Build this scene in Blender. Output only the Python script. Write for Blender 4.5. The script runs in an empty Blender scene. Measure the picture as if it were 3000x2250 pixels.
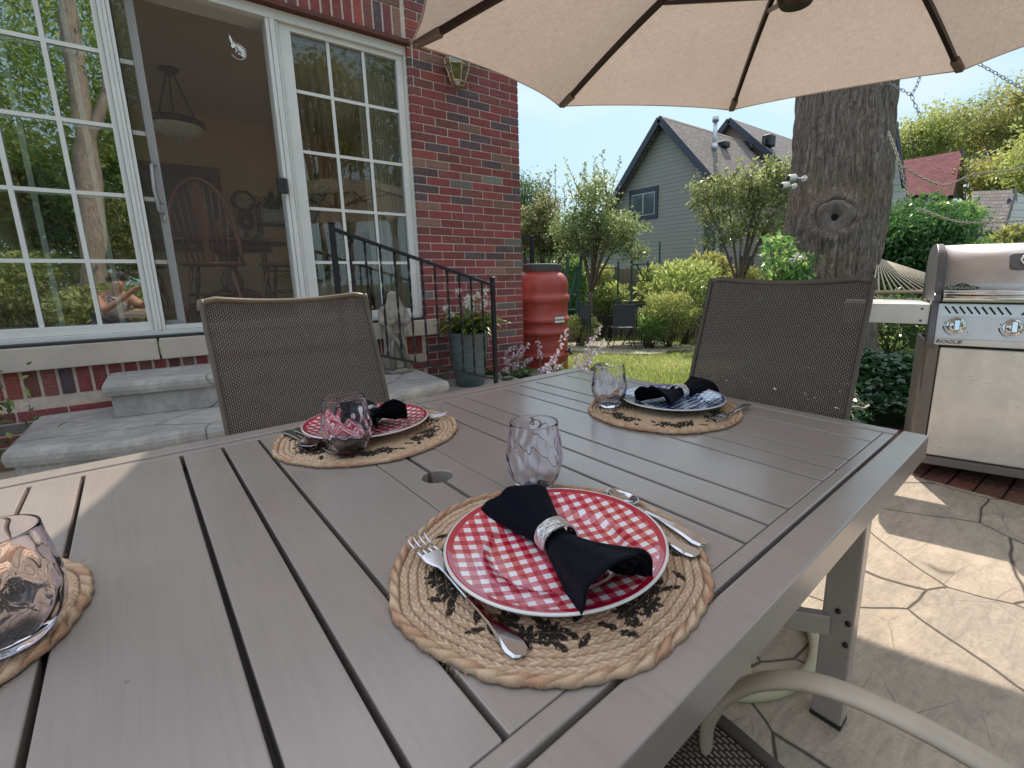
import bpy, bmesh, math, random
import numpy as np
from mathutils import Vector, Matrix, Euler
random.seed(7); rng = np.random.default_rng(11)
S = bpy.context.scene
COL = S.collection
PI = math.pi
R = math.radians

# ---------------------------------------------------------------- camera geometry (solved from the photograph)
FPX, PITCH, ROLL, YAW = 1368.12, 0.19757997, -0.01254710, 0.65736278
PX, PY = 1616.994, 1080.402
CAM = np.array([0, 0, 1.065])
_F = np.array([0, math.cos(PITCH), -math.sin(PITCH)]); _U = np.array([0, math.sin(PITCH), math.cos(PITCH)]); _X = np.array([1., 0, 0])
_Xr = _X*math.cos(ROLL) + _U*math.sin(ROLL); _Ur = -_X*math.sin(ROLL) + _U*math.cos(ROLL)
_M = np.array([[math.cos(YAW), math.sin(YAW), 0], [-math.sin(YAW), math.cos(YAW), 0], [0, 0, 1]])
CX, CU, CF = _M@_Xr, _M@_Ur, _M@_F
def ray(px, py): return CX*(px-PX)/FPX - CU*(py-PY)/FPX + CF
def onz(px, py, z): d = ray(px, py); return CAM + d*((z-CAM[2])/d[2])
def ony(px, py, y): d = ray(px, py); return CAM + d*((y-CAM[1])/d[1])
def onx(px, py, x): d = ray(px, py); return CAM + d*((x-CAM[0])/d[0])
def at(px, py, dd): return CAM + ray(px, py)*dd
def gz(x, y): return -.1*min(max((x+y)/2-3, 0), 9)
def gnd(px, py):
    d = ray(px, py); lo, hi = 0, 60
    for i in range(50):
        m = (lo+hi)/2; P = CAM+d*m
        if P[2] > gz(P[0], P[1]): lo = m
        else: hi = m
    return CAM+d*lo
def mirr(px, py, d): P = at(px, py, d); return np.array([P[0], 8.0-P[1], P[2]])
TA = 0.07087                       # turn of the table against the house
def TW(u, v, z=0.): return np.array([u*math.cos(TA)-v*math.sin(TA), u*math.sin(TA)+v*math.cos(TA), z])

cd = bpy.data.cameras.new("camera"); cam = bpy.data.objects.new("camera", cd); COL.objects.link(cam)
cd.sensor_width = 36; cd.sensor_fit = 'HORIZONTAL'; cd.lens = FPX/3000*36
cd.shift_x = -(PX-1500)/3000; cd.shift_y = -(1125-PY)/3000
cd.clip_start = 0.02; cd.clip_end = 500
m = Matrix(((CX[0], CU[0], -CF[0], CAM[0]), (CX[1], CU[1], -CF[1], CAM[1]), (CX[2], CU[2], -CF[2], CAM[2]), (0, 0, 0, 1)))
cam.matrix_world = m; S.camera = cam

# ---------------------------------------------------------------- light
SUN_EL, SUN_AZ = R(47), R(37)
w = bpy.data.worlds.new("World"); S.world = w; w.use_nodes = True
nt = w.node_tree; bg = nt.nodes["Background"]
sky = nt.nodes.new("ShaderNodeTexSky"); sky.sky_type = 'NISHITA'; sky.sun_disc = False
sky.sun_elevation = SUN_EL; sky.sun_rotation = PI/2 - SUN_AZ
sky.air_density = 1.0; sky.dust_density = 2.2; sky.ozone_density = 1.6
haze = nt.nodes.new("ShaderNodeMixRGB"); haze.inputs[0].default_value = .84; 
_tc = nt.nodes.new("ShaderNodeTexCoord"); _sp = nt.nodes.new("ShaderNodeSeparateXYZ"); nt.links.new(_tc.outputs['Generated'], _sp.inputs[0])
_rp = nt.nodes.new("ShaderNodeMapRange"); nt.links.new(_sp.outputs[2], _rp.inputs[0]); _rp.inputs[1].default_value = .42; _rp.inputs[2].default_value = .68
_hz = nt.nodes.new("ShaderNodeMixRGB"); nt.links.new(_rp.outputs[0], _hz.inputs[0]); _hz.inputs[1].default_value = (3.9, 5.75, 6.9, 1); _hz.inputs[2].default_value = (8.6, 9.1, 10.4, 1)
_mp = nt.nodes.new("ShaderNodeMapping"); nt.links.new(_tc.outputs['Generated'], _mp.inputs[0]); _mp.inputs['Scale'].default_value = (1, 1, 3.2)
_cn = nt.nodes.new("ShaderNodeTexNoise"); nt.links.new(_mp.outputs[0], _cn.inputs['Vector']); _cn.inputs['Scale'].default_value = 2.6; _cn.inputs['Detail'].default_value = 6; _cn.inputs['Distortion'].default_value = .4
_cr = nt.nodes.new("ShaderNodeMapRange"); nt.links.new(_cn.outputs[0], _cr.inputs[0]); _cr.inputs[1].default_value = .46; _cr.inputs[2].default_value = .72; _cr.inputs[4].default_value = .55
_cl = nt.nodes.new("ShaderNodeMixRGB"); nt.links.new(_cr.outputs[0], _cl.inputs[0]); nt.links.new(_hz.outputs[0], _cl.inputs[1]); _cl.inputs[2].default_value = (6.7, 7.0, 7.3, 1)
nt.links.new(_cl.outputs[0], haze.inputs[2])   # haze colour over the clear-sky model, brightened overhead to add fill light
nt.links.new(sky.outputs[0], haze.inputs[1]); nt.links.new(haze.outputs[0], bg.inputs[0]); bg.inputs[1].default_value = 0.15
sl = bpy.data.lights.new("sun", 'SUN'); so = bpy.data.objects.new("sun", sl); COL.objects.link(so)
sl.energy = 5.0; sl.angle = R(0.53); sl.color = (1, .90, .77)
sd = Vector((math.cos(SUN_EL)*math.cos(SUN_AZ), math.cos(SUN_EL)*math.sin(SUN_AZ), math.sin(SUN_EL)))
so.rotation_euler = sd.to_track_quat('Z', 'Y').to_euler(); so.location = sd*30
S.view_settings.view_transform = 'Standard'; S.view_settings.look = 'None'; S.view_settings.exposure = 0
S.cycles.max_bounces = 10; S.cycles.transparent_max_bounces = 24; S.cycles.transmission_bounces = 10
S.cycles.caustics_reflective = False; S.cycles.caustics_refractive = False

# ---------------------------------------------------------------- materials
class NT:
    def __init__(s, name):
        s.m = bpy.data.materials.new(name); s.m.use_nodes = True; s.t = s.m.node_tree
        s.b = s.t.nodes["Principled BSDF"]; s.out = s.t.nodes["Material Output"]
    def n(s, typ, **kw):
        x = s.t.nodes.new("ShaderNode"+typ)
        for k, v in kw.items(): setattr(x, k, v)
        return x
    def l(s, a, b): s.t.links.new(a, b)
    def val(s, sock, v):
        if hasattr(v, 'links') or hasattr(v, 'is_linked'): s.l(v, sock)
        else: sock.default_value = v
    def math(s, op, a, b=0., c=0.):
        x = s.n("Math", operation=op); s.val(x.inputs[0], a); s.val(x.inputs[1], b); s.val(x.inputs[2], c); return x.outputs[0]
    def ramp(s, fac, stops, interp='LINEAR'):
        x = s.n("ValToRGB"); x.color_ramp.interpolation = interp
        e = x.color_ramp.elements
        while len(e) < len(stops): e.new(.5)
        for i, (p, c) in enumerate(stops):
            e[i].position = p; e[i].color = (*c, 1) if len(c) == 3 else c
        s.l(fac, x.inputs[0]); return x.outputs[0]
    def coord(s, kind='Object', scale=(1, 1, 1), rot=(0, 0, 0)):
        tc = s.n("TexCoord"); mp = s.n("Mapping"); mp.inputs['Scale'].default_value = scale; mp.inputs['Rotation'].default_value = rot
        s.l(tc.outputs[kind], mp.inputs[0]); return mp.outputs[0]
    def noise(s, co, scale=5., detail=4., rough=.55, dist=0.):
        x = s.n("TexNoise"); s.l(co, x.inputs['Vector']); x.inputs['Scale'].default_value = scale; x.inputs['Detail'].default_value = detail
        x.inputs['Roughness'].default_value = rough; x.inputs['Distortion'].default_value = dist; return x.outputs[0]
    def mix(s, f, a, b, blend='MIX'):
        x = s.n("MixRGB", blend_type=blend); s.val(x.inputs[0], f)
        for i, c in ((1, a), (2, b)):
            if isinstance(c, tuple): x.inputs[i].default_value = (*c, 1) if len(c) == 3 else c
            else: s.l(c, x.inputs[i])
        return x.outputs[0]
    def bump(s, h, strength=.3, dist=.01, normal=None):
        x = s.n("Bump"); x.inputs['Strength'].default_value = strength; x.inputs['Distance'].default_value = dist; s.l(h, x.inputs['Height'])
        if normal is not None: s.l(normal, x.inputs['Normal'])
        return x.outputs[0]
    def set(s, **kw):
        for k, v in kw.items(): s.val(s.b.inputs[k.replace('_', ' ')], (*v, 1) if isinstance(v, tuple) and len(v) == 3 and 'Color' in k else v)

_mats = {}
def plain(name, col, rough=.5, metal=0., var=.25, scale=8., bump=0., bscale=60., coat=0., spec=None, stretch=(1, 1, 1), dirt=0.):
    """painted / plastic / metal / stone surface: base colour broken up by noise, uneven roughness, fine bump"""
    if name in _mats: return _mats[name]
    k = NT(name); co = k.coord('Object', stretch)
    n1 = k.noise(co, scale, 5, .6)
    c = k.ramp(n1, [(.25, tuple(x*(1-var) for x in col)), (.75, tuple(min(1, x*(1+var)) for x in col))])
    if dirt:
        n3 = k.noise(co, scale*3.7, 6, .7); f = k.ramp(n3, [(.55, (0, 0, 0)), (.72, (dirt, dirt, dirt))])
        c = k.mix(f, c, tuple(x*.35 for x in col))
    k.set(Base_Color=c, Metallic=metal)
    r = k.n("MapRange"); k.l(k.noise(co, scale*2.3, 4, .6), r.inputs[0]); r.inputs[3].default_value = max(.02, rough*.8); r.inputs[4].default_value = min(1, rough*1.25)
    k.l(r.outputs[0], k.b.inputs['Roughness'])
    if bump: k.l(k.bump(k.noise(co, bscale, 5, .6), bump, .004), k.b.inputs['Normal'])
    if coat: k.set(Coat_Weight=coat, Coat_Roughness=.08)
    if spec is not None: k.b.inputs['Specular IOR Level'].default_value = spec
    _mats[name] = k.m; return k.m

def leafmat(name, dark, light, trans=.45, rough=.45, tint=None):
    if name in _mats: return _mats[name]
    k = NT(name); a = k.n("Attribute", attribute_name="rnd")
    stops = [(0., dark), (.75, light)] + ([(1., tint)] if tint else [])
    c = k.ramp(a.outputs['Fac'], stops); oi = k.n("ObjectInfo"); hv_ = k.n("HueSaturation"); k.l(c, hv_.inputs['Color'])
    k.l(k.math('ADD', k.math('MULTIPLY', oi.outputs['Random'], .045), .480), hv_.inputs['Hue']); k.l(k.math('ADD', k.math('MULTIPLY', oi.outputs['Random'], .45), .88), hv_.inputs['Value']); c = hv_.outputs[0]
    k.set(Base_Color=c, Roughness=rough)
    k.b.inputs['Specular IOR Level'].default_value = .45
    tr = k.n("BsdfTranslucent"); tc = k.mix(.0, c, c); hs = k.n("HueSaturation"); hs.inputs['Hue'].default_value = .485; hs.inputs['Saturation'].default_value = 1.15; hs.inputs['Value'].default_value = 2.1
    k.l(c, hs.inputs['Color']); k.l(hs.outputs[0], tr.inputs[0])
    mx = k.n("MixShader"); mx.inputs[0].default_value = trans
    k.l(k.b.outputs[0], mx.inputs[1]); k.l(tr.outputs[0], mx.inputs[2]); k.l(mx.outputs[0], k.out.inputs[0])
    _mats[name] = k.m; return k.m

# ---------------------------------------------------------------- mesh building
MATW = {}
class MB:
    def __init__(s): s.v = []; s.f = []; s.sm = []; s.c = []
    def add(s, vs, fs, smooth=False, col=None):
        o = len(s.v); s.v += [tuple(map(float, p)) for p in vs]
        for f in fs: s.f.append(tuple(i+o for i in f)); s.sm.append(smooth); s.c.append(col)
        return s
    def box(s, lo, hi, M=None, col=None):
        x0, y0, z0 = lo; x1, y1, z1 = hi
        P = [(x0, y0, z0), (x1, y0, z0), (x1, y1, z0), (x0, y1, z0), (x0, y0, z1), (x1, y0, z1), (x1, y1, z1), (x0, y1, z1)]
        if M is not None: P = [tuple(M@Vector(p)) for p in P]
        return s.add(P, [(0, 3, 2, 1), (4, 5, 6, 7), (0, 1, 5, 4), (1, 2, 6, 5), (2, 3, 7, 6), (3, 0, 4, 7)], False, col)
    def bar(s, a, b, w, h=None, up=(0, 0, 1), col=None):
        """rectangular bar from a to b, w across, h along up"""
        h = h or w; a = Vector(a); b = Vector(b); d = (b-a); L = d.length; d.normalize(); up = Vector(up)
        x = d.cross(up)
        if x.length < 1e-4: x = d.cross(Vector((1, 0, 0)))
        x.normalize(); y = x.cross(d)
        M = Matrix(((x.x, d.x, y.x, a.x), (x.y, d.y, y.y, a.y), (x.z, d.z, y.z, a.z), (0, 0, 0, 1)))
        return s.box((-w/2, 0, -h/2), (w/2, L, h/2), M, col)
    def tube(s, pts, r, n=8, cap=True, closed=False, flat=1., up=(0, 0, 1), smooth=True, twist=0., col=None):
        P = [Vector(p) for p in pts]; N = len(P); rs = r if hasattr(r, '__len__') else [r]*N
        vs = []; fs = []; upv = Vector(up); px = None
        for i, p in enumerate(P):
            if closed: t = P[(i+1) % N]-P[i-1]
            else: t = P[min(i+1, N-1)]-P[max(i-1, 0)]
            t.normalize()
            if px is None:
                x = t.cross(upv)
                if x.length < 1e-3: x = t.cross(Vector((1, 0, 0)))
            else: x = px - t*px.dot(t)
            x.normalize(); px = x.copy(); y = x.cross(t)
            for k in range(n):
                a = 2*PI*k/n + twist*i + PI/n
                vs.append(p + x*math.cos(a)*rs[i] + y*math.sin(a)*rs[i]*flat)
        m = N if closed else N-1
        for i in range(m):
            for k in range(n):
                j = (i+1) % N; fs.append((i*n+k, i*n+(k+1) % n, j*n+(k+1) % n, j*n+k))
        s.add(vs, fs, smooth, col)
        if cap and not closed:
            o = len(s.v)-len(vs)
            s.f.append(tuple(o+k for k in range(n))[::-1]); s.sm.append(False); s.c.append(col)
            s.f.append(tuple(o+(N-1)*n+k for k in range(n))); s.sm.append(False); s.c.append(col)
        return s
    def lathe(s, prof, n=32, c=(0, 0, 0), smooth=True, fn=None, capb=True, capt=False, M=None, col=None):
        vs = []; fs = []
        for j, (r, z) in enumerate(prof):
            for k in range(n):
                a = 2*PI*k/n; rr = fn(r, z, a, j) if fn else r
                p = Vector((rr*math.cos(a), rr*math.sin(a), z))
                if M is not None: p = M@p
                vs.append((p[0]+c[0], p[1]+c[1], p[2]+c[2]))
        for j in range(len(prof)-1):
            for k in range(n): fs.append((j*n+k, j*n+(k+1) % n, (j+1)*n+(k+1) % n, (j+1)*n+k))
        o = len(s.v); s.add(vs, fs, smooth, col)
        if capb: s.f.append(tuple(o+k for k in range(n))[::-1]); s.sm.append(False); s.c.append(col)
        if capt: s.f.append(tuple(o+(len(prof)-1)*n+k for k in range(n))); s.sm.append(False); s.c.append(col)
        return s
    def prism(s, outline, z0, z1, M=None, smooth=False, col=None):
        n = len(outline); P = [(x, y, z0) for x, y in outline]+[(x, y, z1) for x, y in outline]
        if M is not None: P = [tuple(M@Vector(p)) for p in P]
        return s.add(P, [tuple(range(n))[::-1], tuple(range(n, 2*n))]+[(i, (i+1) % n, n+(i+1) % n, n+i) for i in range(n)], smooth, col)
    def grid(s, fn, nu, nv, smooth=True, closed_u=False, col=None):
        vs = [fn(i/(nu if closed_u else nu-1), j/(nv-1)) for j in range(nv) for i in range(nu)]
        fs = []
        for j in range(nv-1):
            for i in range(nu if closed_u else nu-1):
                fs.append((j*nu+i, j*nu+(i+1) % nu, (j+1)*nu+(i+1) % nu, (j+1)*nu+i))
        return s.add(vs, fs, smooth, col)
    def ball(s, c, r, n=10, sq=(1, 1, 1), smooth=True, col=None):
        if not hasattr(r, '__len__'): r = (r*sq[0], r*sq[1], r*sq[2])
        def f(u, v):
            a = 2*PI*u; b = -PI/2+PI*v
            return (c[0]+r[0]*math.cos(a)*math.cos(b), c[1]+r[1]*math.sin(a)*math.cos(b), c[2]+r[2]*math.sin(b))
        return s.grid(f, n, max(5, n//2+1), smooth, True, col)
    def build(s, name, mat, parent=None, world=True, bevel=0., solid=0., sub=0, uv=None, seg=2, label=None):
        me = bpy.data.meshes.new(name); V = s.v
        if parent is not None and world and parent.name in MATW:
            I = MATW[parent.name].inverted(); V = [tuple(I@Vector(p)) for p in V]
        me.from_pydata(V, [], s.f); me.polygons.foreach_set('use_smooth', s.sm)
        if any(c is not None for c in s.c):
            at_ = me.color_attributes.new('col', 'FLOAT_COLOR', 'CORNER'); buf = []
            for f, c in zip(s.f, s.c): buf += list((*(c or (1, 1, 1)), 1))*len(f)
            at_.data.foreach_set('color', buf)
        if uv is not None:
            L = me.uv_layers.new(name='UVMap'); lv = np.empty(len(me.loops), dtype=np.int32); me.loops.foreach_get('vertex_index', lv)
            L.data.foreach_set('uv', np.asarray(uv, dtype=np.float32)[lv].ravel())
        me.materials.append(mat); me.validate(); me.update()
        return link(name, me, parent, bevel, solid, sub, seg, label)
def link(name, me, parent=None, bevel=0., solid=0., sub=0, seg=2, label=None):
    o = bpy.data.objects.new(name, me); COL.objects.link(o)
    if parent is not None:
        o.parent = parent
        if parent.name in MATW: MATW[o.name] = MATW[parent.name]
    if solid:
        k = o.modifiers.new('s', 'SOLIDIFY'); k.thickness = solid; k.offset = 0
    if bevel:
        k = o.modifiers.new('b', 'BEVEL'); k.width = bevel; k.segments = seg; k.limit_method = 'ANGLE'; k.angle_limit = R(40)
    if sub:
        k = o.modifiers.new('d', 'SUBSURF'); k.levels = sub; k.render_levels = sub
    if label: o['label'] = label
    return o
def thing(name, label, cat, loc=(0, 0, 0), rz=0., group=None, kind=None):
    o = bpy.data.objects.new(name, None); COL.objects.link(o); o.location = tuple(map(float, loc)); o.rotation_euler = (0, 0, rz)
    o.empty_display_size = .1
    MATW[o.name] = Matrix.Translation(o.location)@Matrix.Rotation(rz, 4, 'Z')
    return tag(o, label, cat, group, kind)
def tag(o, label, cat, group=None, kind=None):
    o['label'] = label; o['category'] = cat
    if group: o['group'] = group
    if kind: o['kind'] = kind
    return o
def copy_tree(o, parent=None):
    c = o.copy(); COL.objects.link(c)
    if parent is not None: c.parent = parent
    for ch in list(o.children): copy_tree(ch, c)
    return c

def np_mesh(name, verts, faces4, mat, rnd=None, parent=None, smooth=False, origin=None):
    """fast mesh of quads (numpy) with a per-face random attribute"""
    verts = np.asarray(verts, dtype=np.float64)
    if parent is not None and parent.name in MATW:
        I = np.array(MATW[parent.name].inverted()); verts = verts@I[:3, :3].T+I[:3, 3]
    me = bpy.data.meshes.new(name); nf = len(faces4); k = faces4.shape[1]
    me.vertices.add(len(verts)); me.vertices.foreach_set('co', verts.astype(np.float32).ravel())
    me.loops.add(nf*k); me.loops.foreach_set('vertex_index', faces4.astype(np.int32).ravel())
    me.polygons.add(nf); me.polygons.foreach_set('loop_start', np.arange(0, nf*k, k, dtype=np.int32))
    me.polygons.foreach_set('use_smooth', np.full(nf, smooth))
    me.update(calc_edges=True)
    if rnd is not None:
        a = me.attributes.new('rnd', 'FLOAT', 'FACE'); a.data.foreach_set('value', np.asarray(rnd, dtype=np.float32))
    me.materials.append(mat)
    return link(name, me, parent)
def unit(a): return a/np.maximum(np.linalg.norm(a, axis=-1, keepdims=True), 1e-9)
def leaf_geo(c, L, W, d=None, nrm=None, fold=.25, seg=1):
    """kite-shaped folded leaves: two triangles-as-quads each side of the midrib. returns verts, faces"""
    c = np.asarray(c); N = len(c)
    if d is None: d = unit(rng.normal(size=(N, 3))+np.array([0, 0, -.2]))
    if nrm is None: nrm = rng.normal(size=(N, 3))+np.array([0, 0, .9])
    d = unit(d); x = unit(np.cross(d, nrm)); n = np.cross(x, d)
    L = np.broadcast_to(np.asarray(L, float).reshape(-1, 1), (N, 1)); W = np.broadcast_to(np.asarray(W, float).reshape(-1, 1), (N, 1))
    a = c; m1 = c+d*L*.42-n*W*fold*.3; t = c+d*L-n*L*.12
    l = c+d*L*.42+x*W*.5+n*W*fold*.5; r = c+d*L*.42-x*W*.5+n*W*fold*.5
    V = np.stack([a, m1, t, l, r], 1).reshape(-1, 3); o = (np.arange(N)*5)[:, None]
    F1 = np.stack([o[:, 0], o[:, 0]+1, o[:, 0]+2, o[:, 0]+3], 1); F2 = np.stack([o[:, 0], o[:, 0]+4, o[:, 0]+2, o[:, 0]+1], 1)
    return V, np.concatenate([F1, F2], 0)
def leaves(name, mat, c, L, W, parent=None, d=None, nrm=None, shade=None, fold=.25):
    V, F = leaf_geo(c, L, W, d, nrm, fold); N = len(c)
    r = rng.random(N) if shade is None else np.clip(shade, 0, 1)
    return np_mesh(name, V, F, mat, np.concatenate([r, r]), parent)
def text_geo(txt, size, extrude=.0006, shear=0., sx=1., bold=0.):
    cu = bpy.data.curves.new('t', 'FONT'); cu.body = txt; cu.size = size; cu.extrude = extrude; cu.align_x = 'CENTER'; cu.align_y = 'CENTER'; cu.shear = shear; cu.offset = bold
    ob = bpy.data.objects.new('t', cu); COL.objects.link(ob); dg = bpy.context.evaluated_depsgraph_get(); dg.update()
    me = bpy.data.meshes.new_from_object(ob.evaluated_get(dg)); bpy.data.objects.remove(ob)
    for v in me.vertices: v.co.x *= sx
    return me
def text_part(name, txt, size, mat, parent, M, **kw):
    """letters lying in local XY of matrix M (parent space)"""
    me = text_geo(txt, size, **kw); me.transform(M); me.materials.clear(); me.materials.append(mat); me.name = name
    return link(name, me, parent)
# ================================================================ MATERIALS
def table_paint():
    k = NT('taupe_metal'); co = k.coord('Object', (1, 1, 1)); gr_ = k.noise(k.coord('Object', (55, 2.2, 30)), 3, 5, .62, .4); bl = k.noise(co, 2.4, 5, .6); fine_ = k.noise(co, 260, 3, .6)
    c = k.ramp(gr_, [(.3, (.312, .266, .236)), (.55, (.338, .289, .257)), (.75, (.352, .301, .268))]); c = k.mix(.8, c, k.ramp(bl, [(.3, (.84, .83, .84)), (.7, (1.1, 1.09, 1.08))]), 'MULTIPLY')
    sp_ = k.ramp(k.noise(co, 75, 2, .4), [(.76, (0,)*3), (.79, (.5,)*3)]); c = k.mix(sp_, c, (.14, .11, .09))
    k.set(Base_Color=c); r = k.n("MapRange"); k.l(k.noise(co, 6, 5, .65), r.inputs[0]); r.inputs[3].default_value = .22; r.inputs[4].default_value = .42; k.l(r.outputs[0], k.b.inputs['Roughness']); k.b.inputs['Specular IOR Level'].default_value = .75; k.set(Coat_Weight=.6, Coat_Roughness=.17)
    k.l(k.bump(gr_, .03, .002, k.bump(fine_, .05, .0006)), k.b.inputs['Normal']); return k.m
M_taupe = table_paint()
M_beige = plain('beige_metal', (.34, .27, .19), .4, 0, .1, 5, .03, 200)
M_cream = plain('cream_metal', (.50, .46, .30), .4, 0, .1, 5, .03, 200)
M_white = plain('white_vinyl', (.66, .66, .64), .38, 0, .06, 6, .02, 80, dirt=.12)
M_greyv = plain('grey_vinyl', (.40, .41, .42), .45, 0, .06, 6)
M_black = plain('black_iron', (.012, .013, .018), .38, .3, .3, 20, .15, 120)
M_dark = plain('dark_plastic', (.02, .02, .022), .45, 0, .2, 20)
M_bronze = plain('bronze_metal', (.028, .02, .018), .35, .5, .3, 20)
M_steel = plain('polished_steel', (.66, .68, .73), .13, 1, .05, 40)
M_chrome = plain('chrome', (.8, .8, .8), .06, 1, .03, 40)
M_sill = plain('limestone', (.46, .40, .34), .8, 0, .12, 4, .25, 90, dirt=.3)
M_ring = plain('hammered_silver', (.92, .92, .95), .1, 1, .1, 60, .9, 140)
M_wood = plain('varnished_oak', (.17, .06, .028), .3, 0, .35, 3, .05, 60, coat=.3, stretch=(1, 1, .3))
M_brass = plain('brass', (.48, .38, .2), .28, .9, .25, 20)
M_green = plain('green_paint', (.012, .085, .06), .45, 0, .25, 10)
M_mortarR = (.33, .26, .21)

def brick_mat():
    k = NT('brick'); a = k.n("Attribute", attribute_name="col"); co = k.coord('Object')
    n = k.noise(co, 22, 6, .7); n2 = k.noise(co, 130, 4, .7)
    c = k.mix(k.ramp(n, [(.3, (.0,)*3), (.75, (.55,)*3)]), a.outputs['Color'], (.30, .16, .12), 'MIX')
    c = k.mix(.5, c, k.ramp(n2, [(.3, (.55,)*3), (.7, (1.25,)*3)]), 'MULTIPLY')
    w1 = k.n("TexWave", wave_type='BANDS', bands_direction='Z'); cw = k.coord('Object', (.35, .35, 1))
    k.l(cw, w1.inputs['Vector']); w1.inputs['Scale'].default_value = 30; w1.inputs['Distortion'].default_value = 14; w1.inputs['Detail'].default_value = 3; w1.inputs['Detail Scale'].default_value = 2.2
    c = k.mix(.38, c, k.ramp(w1.outputs['Fac'], [(.15, (.35,)*3), (.6, (1.1,)*3)]), 'MULTIPLY')
    k.set(Base_Color=c, Roughness=.82)
    k.l(k.bump(w1.outputs['Fac'], .6, .006, k.bump(n2, .4, .003)), k.b.inputs['Normal']); return k.m
M_brick = brick_mat()
M_mortar = plain('mortar', (.56, .46, .40), .9, 0, .2, 30, .4, 150)
PAL = [((.29, .040, .055), 9), ((.24, .046, .065), 6), ((.21, .058, .058), 3), ((.072, .060, .085), 3.4), ((.27, .15, .11), 2.6), ((.18, .20, .185), .9), ((.36, .065, .05), 2)]
def brick_col():
    t = random.random()*sum(wt for _, wt in PAL)
    for c, wt in PAL:
        t -= wt
        if t <= 0: break
    j = random.uniform(.75, 1.3); return tuple(x*j for x in c)
BL, BH, BM = .2032, .0575, .0102
def bricks_x(mb, x0, x1, z0, z1, yf, depth=.1, ztop_align=None, phase=0):
    """running-bond courses on a wall facing -y"""
    z = z0; k = phase
    while z+BH <= z1+.002:
        x = x0 - (0 if k % 2 == 0 else (BL+BM)/2)
        while x < x1-.01:
            a, b = max(x, x0), min(x+BL, x1)
            if b-a > .02:
                j = random.uniform(-.0015, .0015)
                mb.box((a, yf+j, z), (b, yf+depth, z+BH), col=brick_col())
            x += BL+BM
        z += BH+BM; k += 1
def soldiers(mb, x0, x1, z0, z1, yf, depth=.1):
    x = x0
    while x+BH <= x1+.002:
        j = random.uniform(-.0015, .0015); mb.box((x, yf+j, z0), (x+BH, yf+depth, z1), col=brick_col()); x += BH+BM*1.5

def concrete(name, base, scale=1.9, groove=1.):
    """stamped flagstone concrete: irregular slabs, dark joints, split-stone bump"""
    k = NT(name); co = k.coord('Object'); nz = k.n("TexNoise"); k.l(co, nz.inputs['Vector']); nz.inputs['Scale'].default_value = 1.6; nz.inputs['Detail'].default_value = 3
    wv = k.n("VectorMath", operation='SCALE'); k.l(nz.outputs['Color'], wv.inputs[0]); wv.inputs['Scale'].default_value = .13
    ad = k.n("VectorMath", operation='ADD'); k.l(co, ad.inputs[0]); k.l(wv.outputs[0], ad.inputs[1])
    v = k.n("TexVoronoi", feature='DISTANCE_TO_EDGE'); k.l(ad.outputs[0], v.inputs['Vector']); v.inputs['Scale'].default_value = scale; v.inputs['Randomness'].default_value = .9
    vc = k.n("TexVoronoi", feature='F1'); k.l(ad.outputs[0], vc.inputs['Vector']); vc.inputs['Scale'].default_value = scale; vc.inputs['Randomness'].default_value = .9
    j = k.ramp(v.outputs['Distance'], [(.0, (0,)*3), (.0035*scale/2, (.1,)*3), (.0105*scale/2, (1,)*3)])
    st = k.coord('Object', (1.2, 5, 1), (0, 0, .5)); n1 = k.noise(st, 5, 7, .68, 1.2); n2 = k.noise(co, 45, 6, .75); n3 = k.noise(co, 1.5, 4, .6)
    c = k.ramp(n3, [(.3, tuple(x*.82 for x in base)), (.7, tuple(x*1.12 for x in base))])
    c = k.mix(k.ramp(n1, [(.42, (0,)*3), (.70, (.9,)*3)]), c, (base[0]*.66, base[1]*.64, base[2]*.66))
    c = k.mix(k.ramp(n2, [(.35, (.5,)*3), (.5, (0,)*3)]), c, tuple(x*.6 for x in base))
    hv = k.n("SeparateColor"); k.l(vc.outputs['Color'], hv.inputs[0])
    c = k.mix(.55, c, k.ramp(hv.outputs[0], [(0, (.78, .78, .8)), (1, (1.12, 1.08, 1.02))]), 'MULTIPLY')
    # short split-stone cracks
    cr = k.n("TexVoronoi", feature='DISTANCE_TO_EDGE'); ad2 = k.n("VectorMath", operation='MULTIPLY'); k.l(ad.outputs[0], ad2.inputs[0]); ad2.inputs[1].default_value = (1, 2.1, 1); k.l(ad2.outputs[0], cr.inputs['Vector']); cr.inputs['Scale'].default_value = scale*1.5
    cm = k.ramp(k.noise(co, 2.6, 2, .5), [(.50, (0,)*3), (.60, (1,)*3)]); ce = k.ramp(cr.outputs['Distance'], [(.0, (1,)*3), (.010, (0,)*3)]); cf = k.mix(1, cm, ce, 'MULTIPLY')
    c = k.mix(k.ramp(k.noise(co, 7, 6, .75), [(.35, (.55,)*3), (.5, (0,)*3), (.62, (0,)*3), (.75, (.35,)*3)]), c, (base[0]*1.25, base[1]*1.2, base[2]*1.15))
    c = k.mix(cf, c, tuple(x*.3 for x in base))
    c = k.mix(j, tuple(x*.15 for x in base), c)
    k.set(Base_Color=c, Roughness=.78)
    b = k.bump(n1, .35, .02, k.bump(n2, .35, .006)); b = k.bump(j, .8*groove, .004, b)
    k.l(b, k.b.inputs['Normal']); return k.m
M_patio = concrete('stamped_patio', (.54, .455, .365), 2.35)
M_step = concrete('stamped_steps', (.43, .415, .39), .85, .4)

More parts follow.
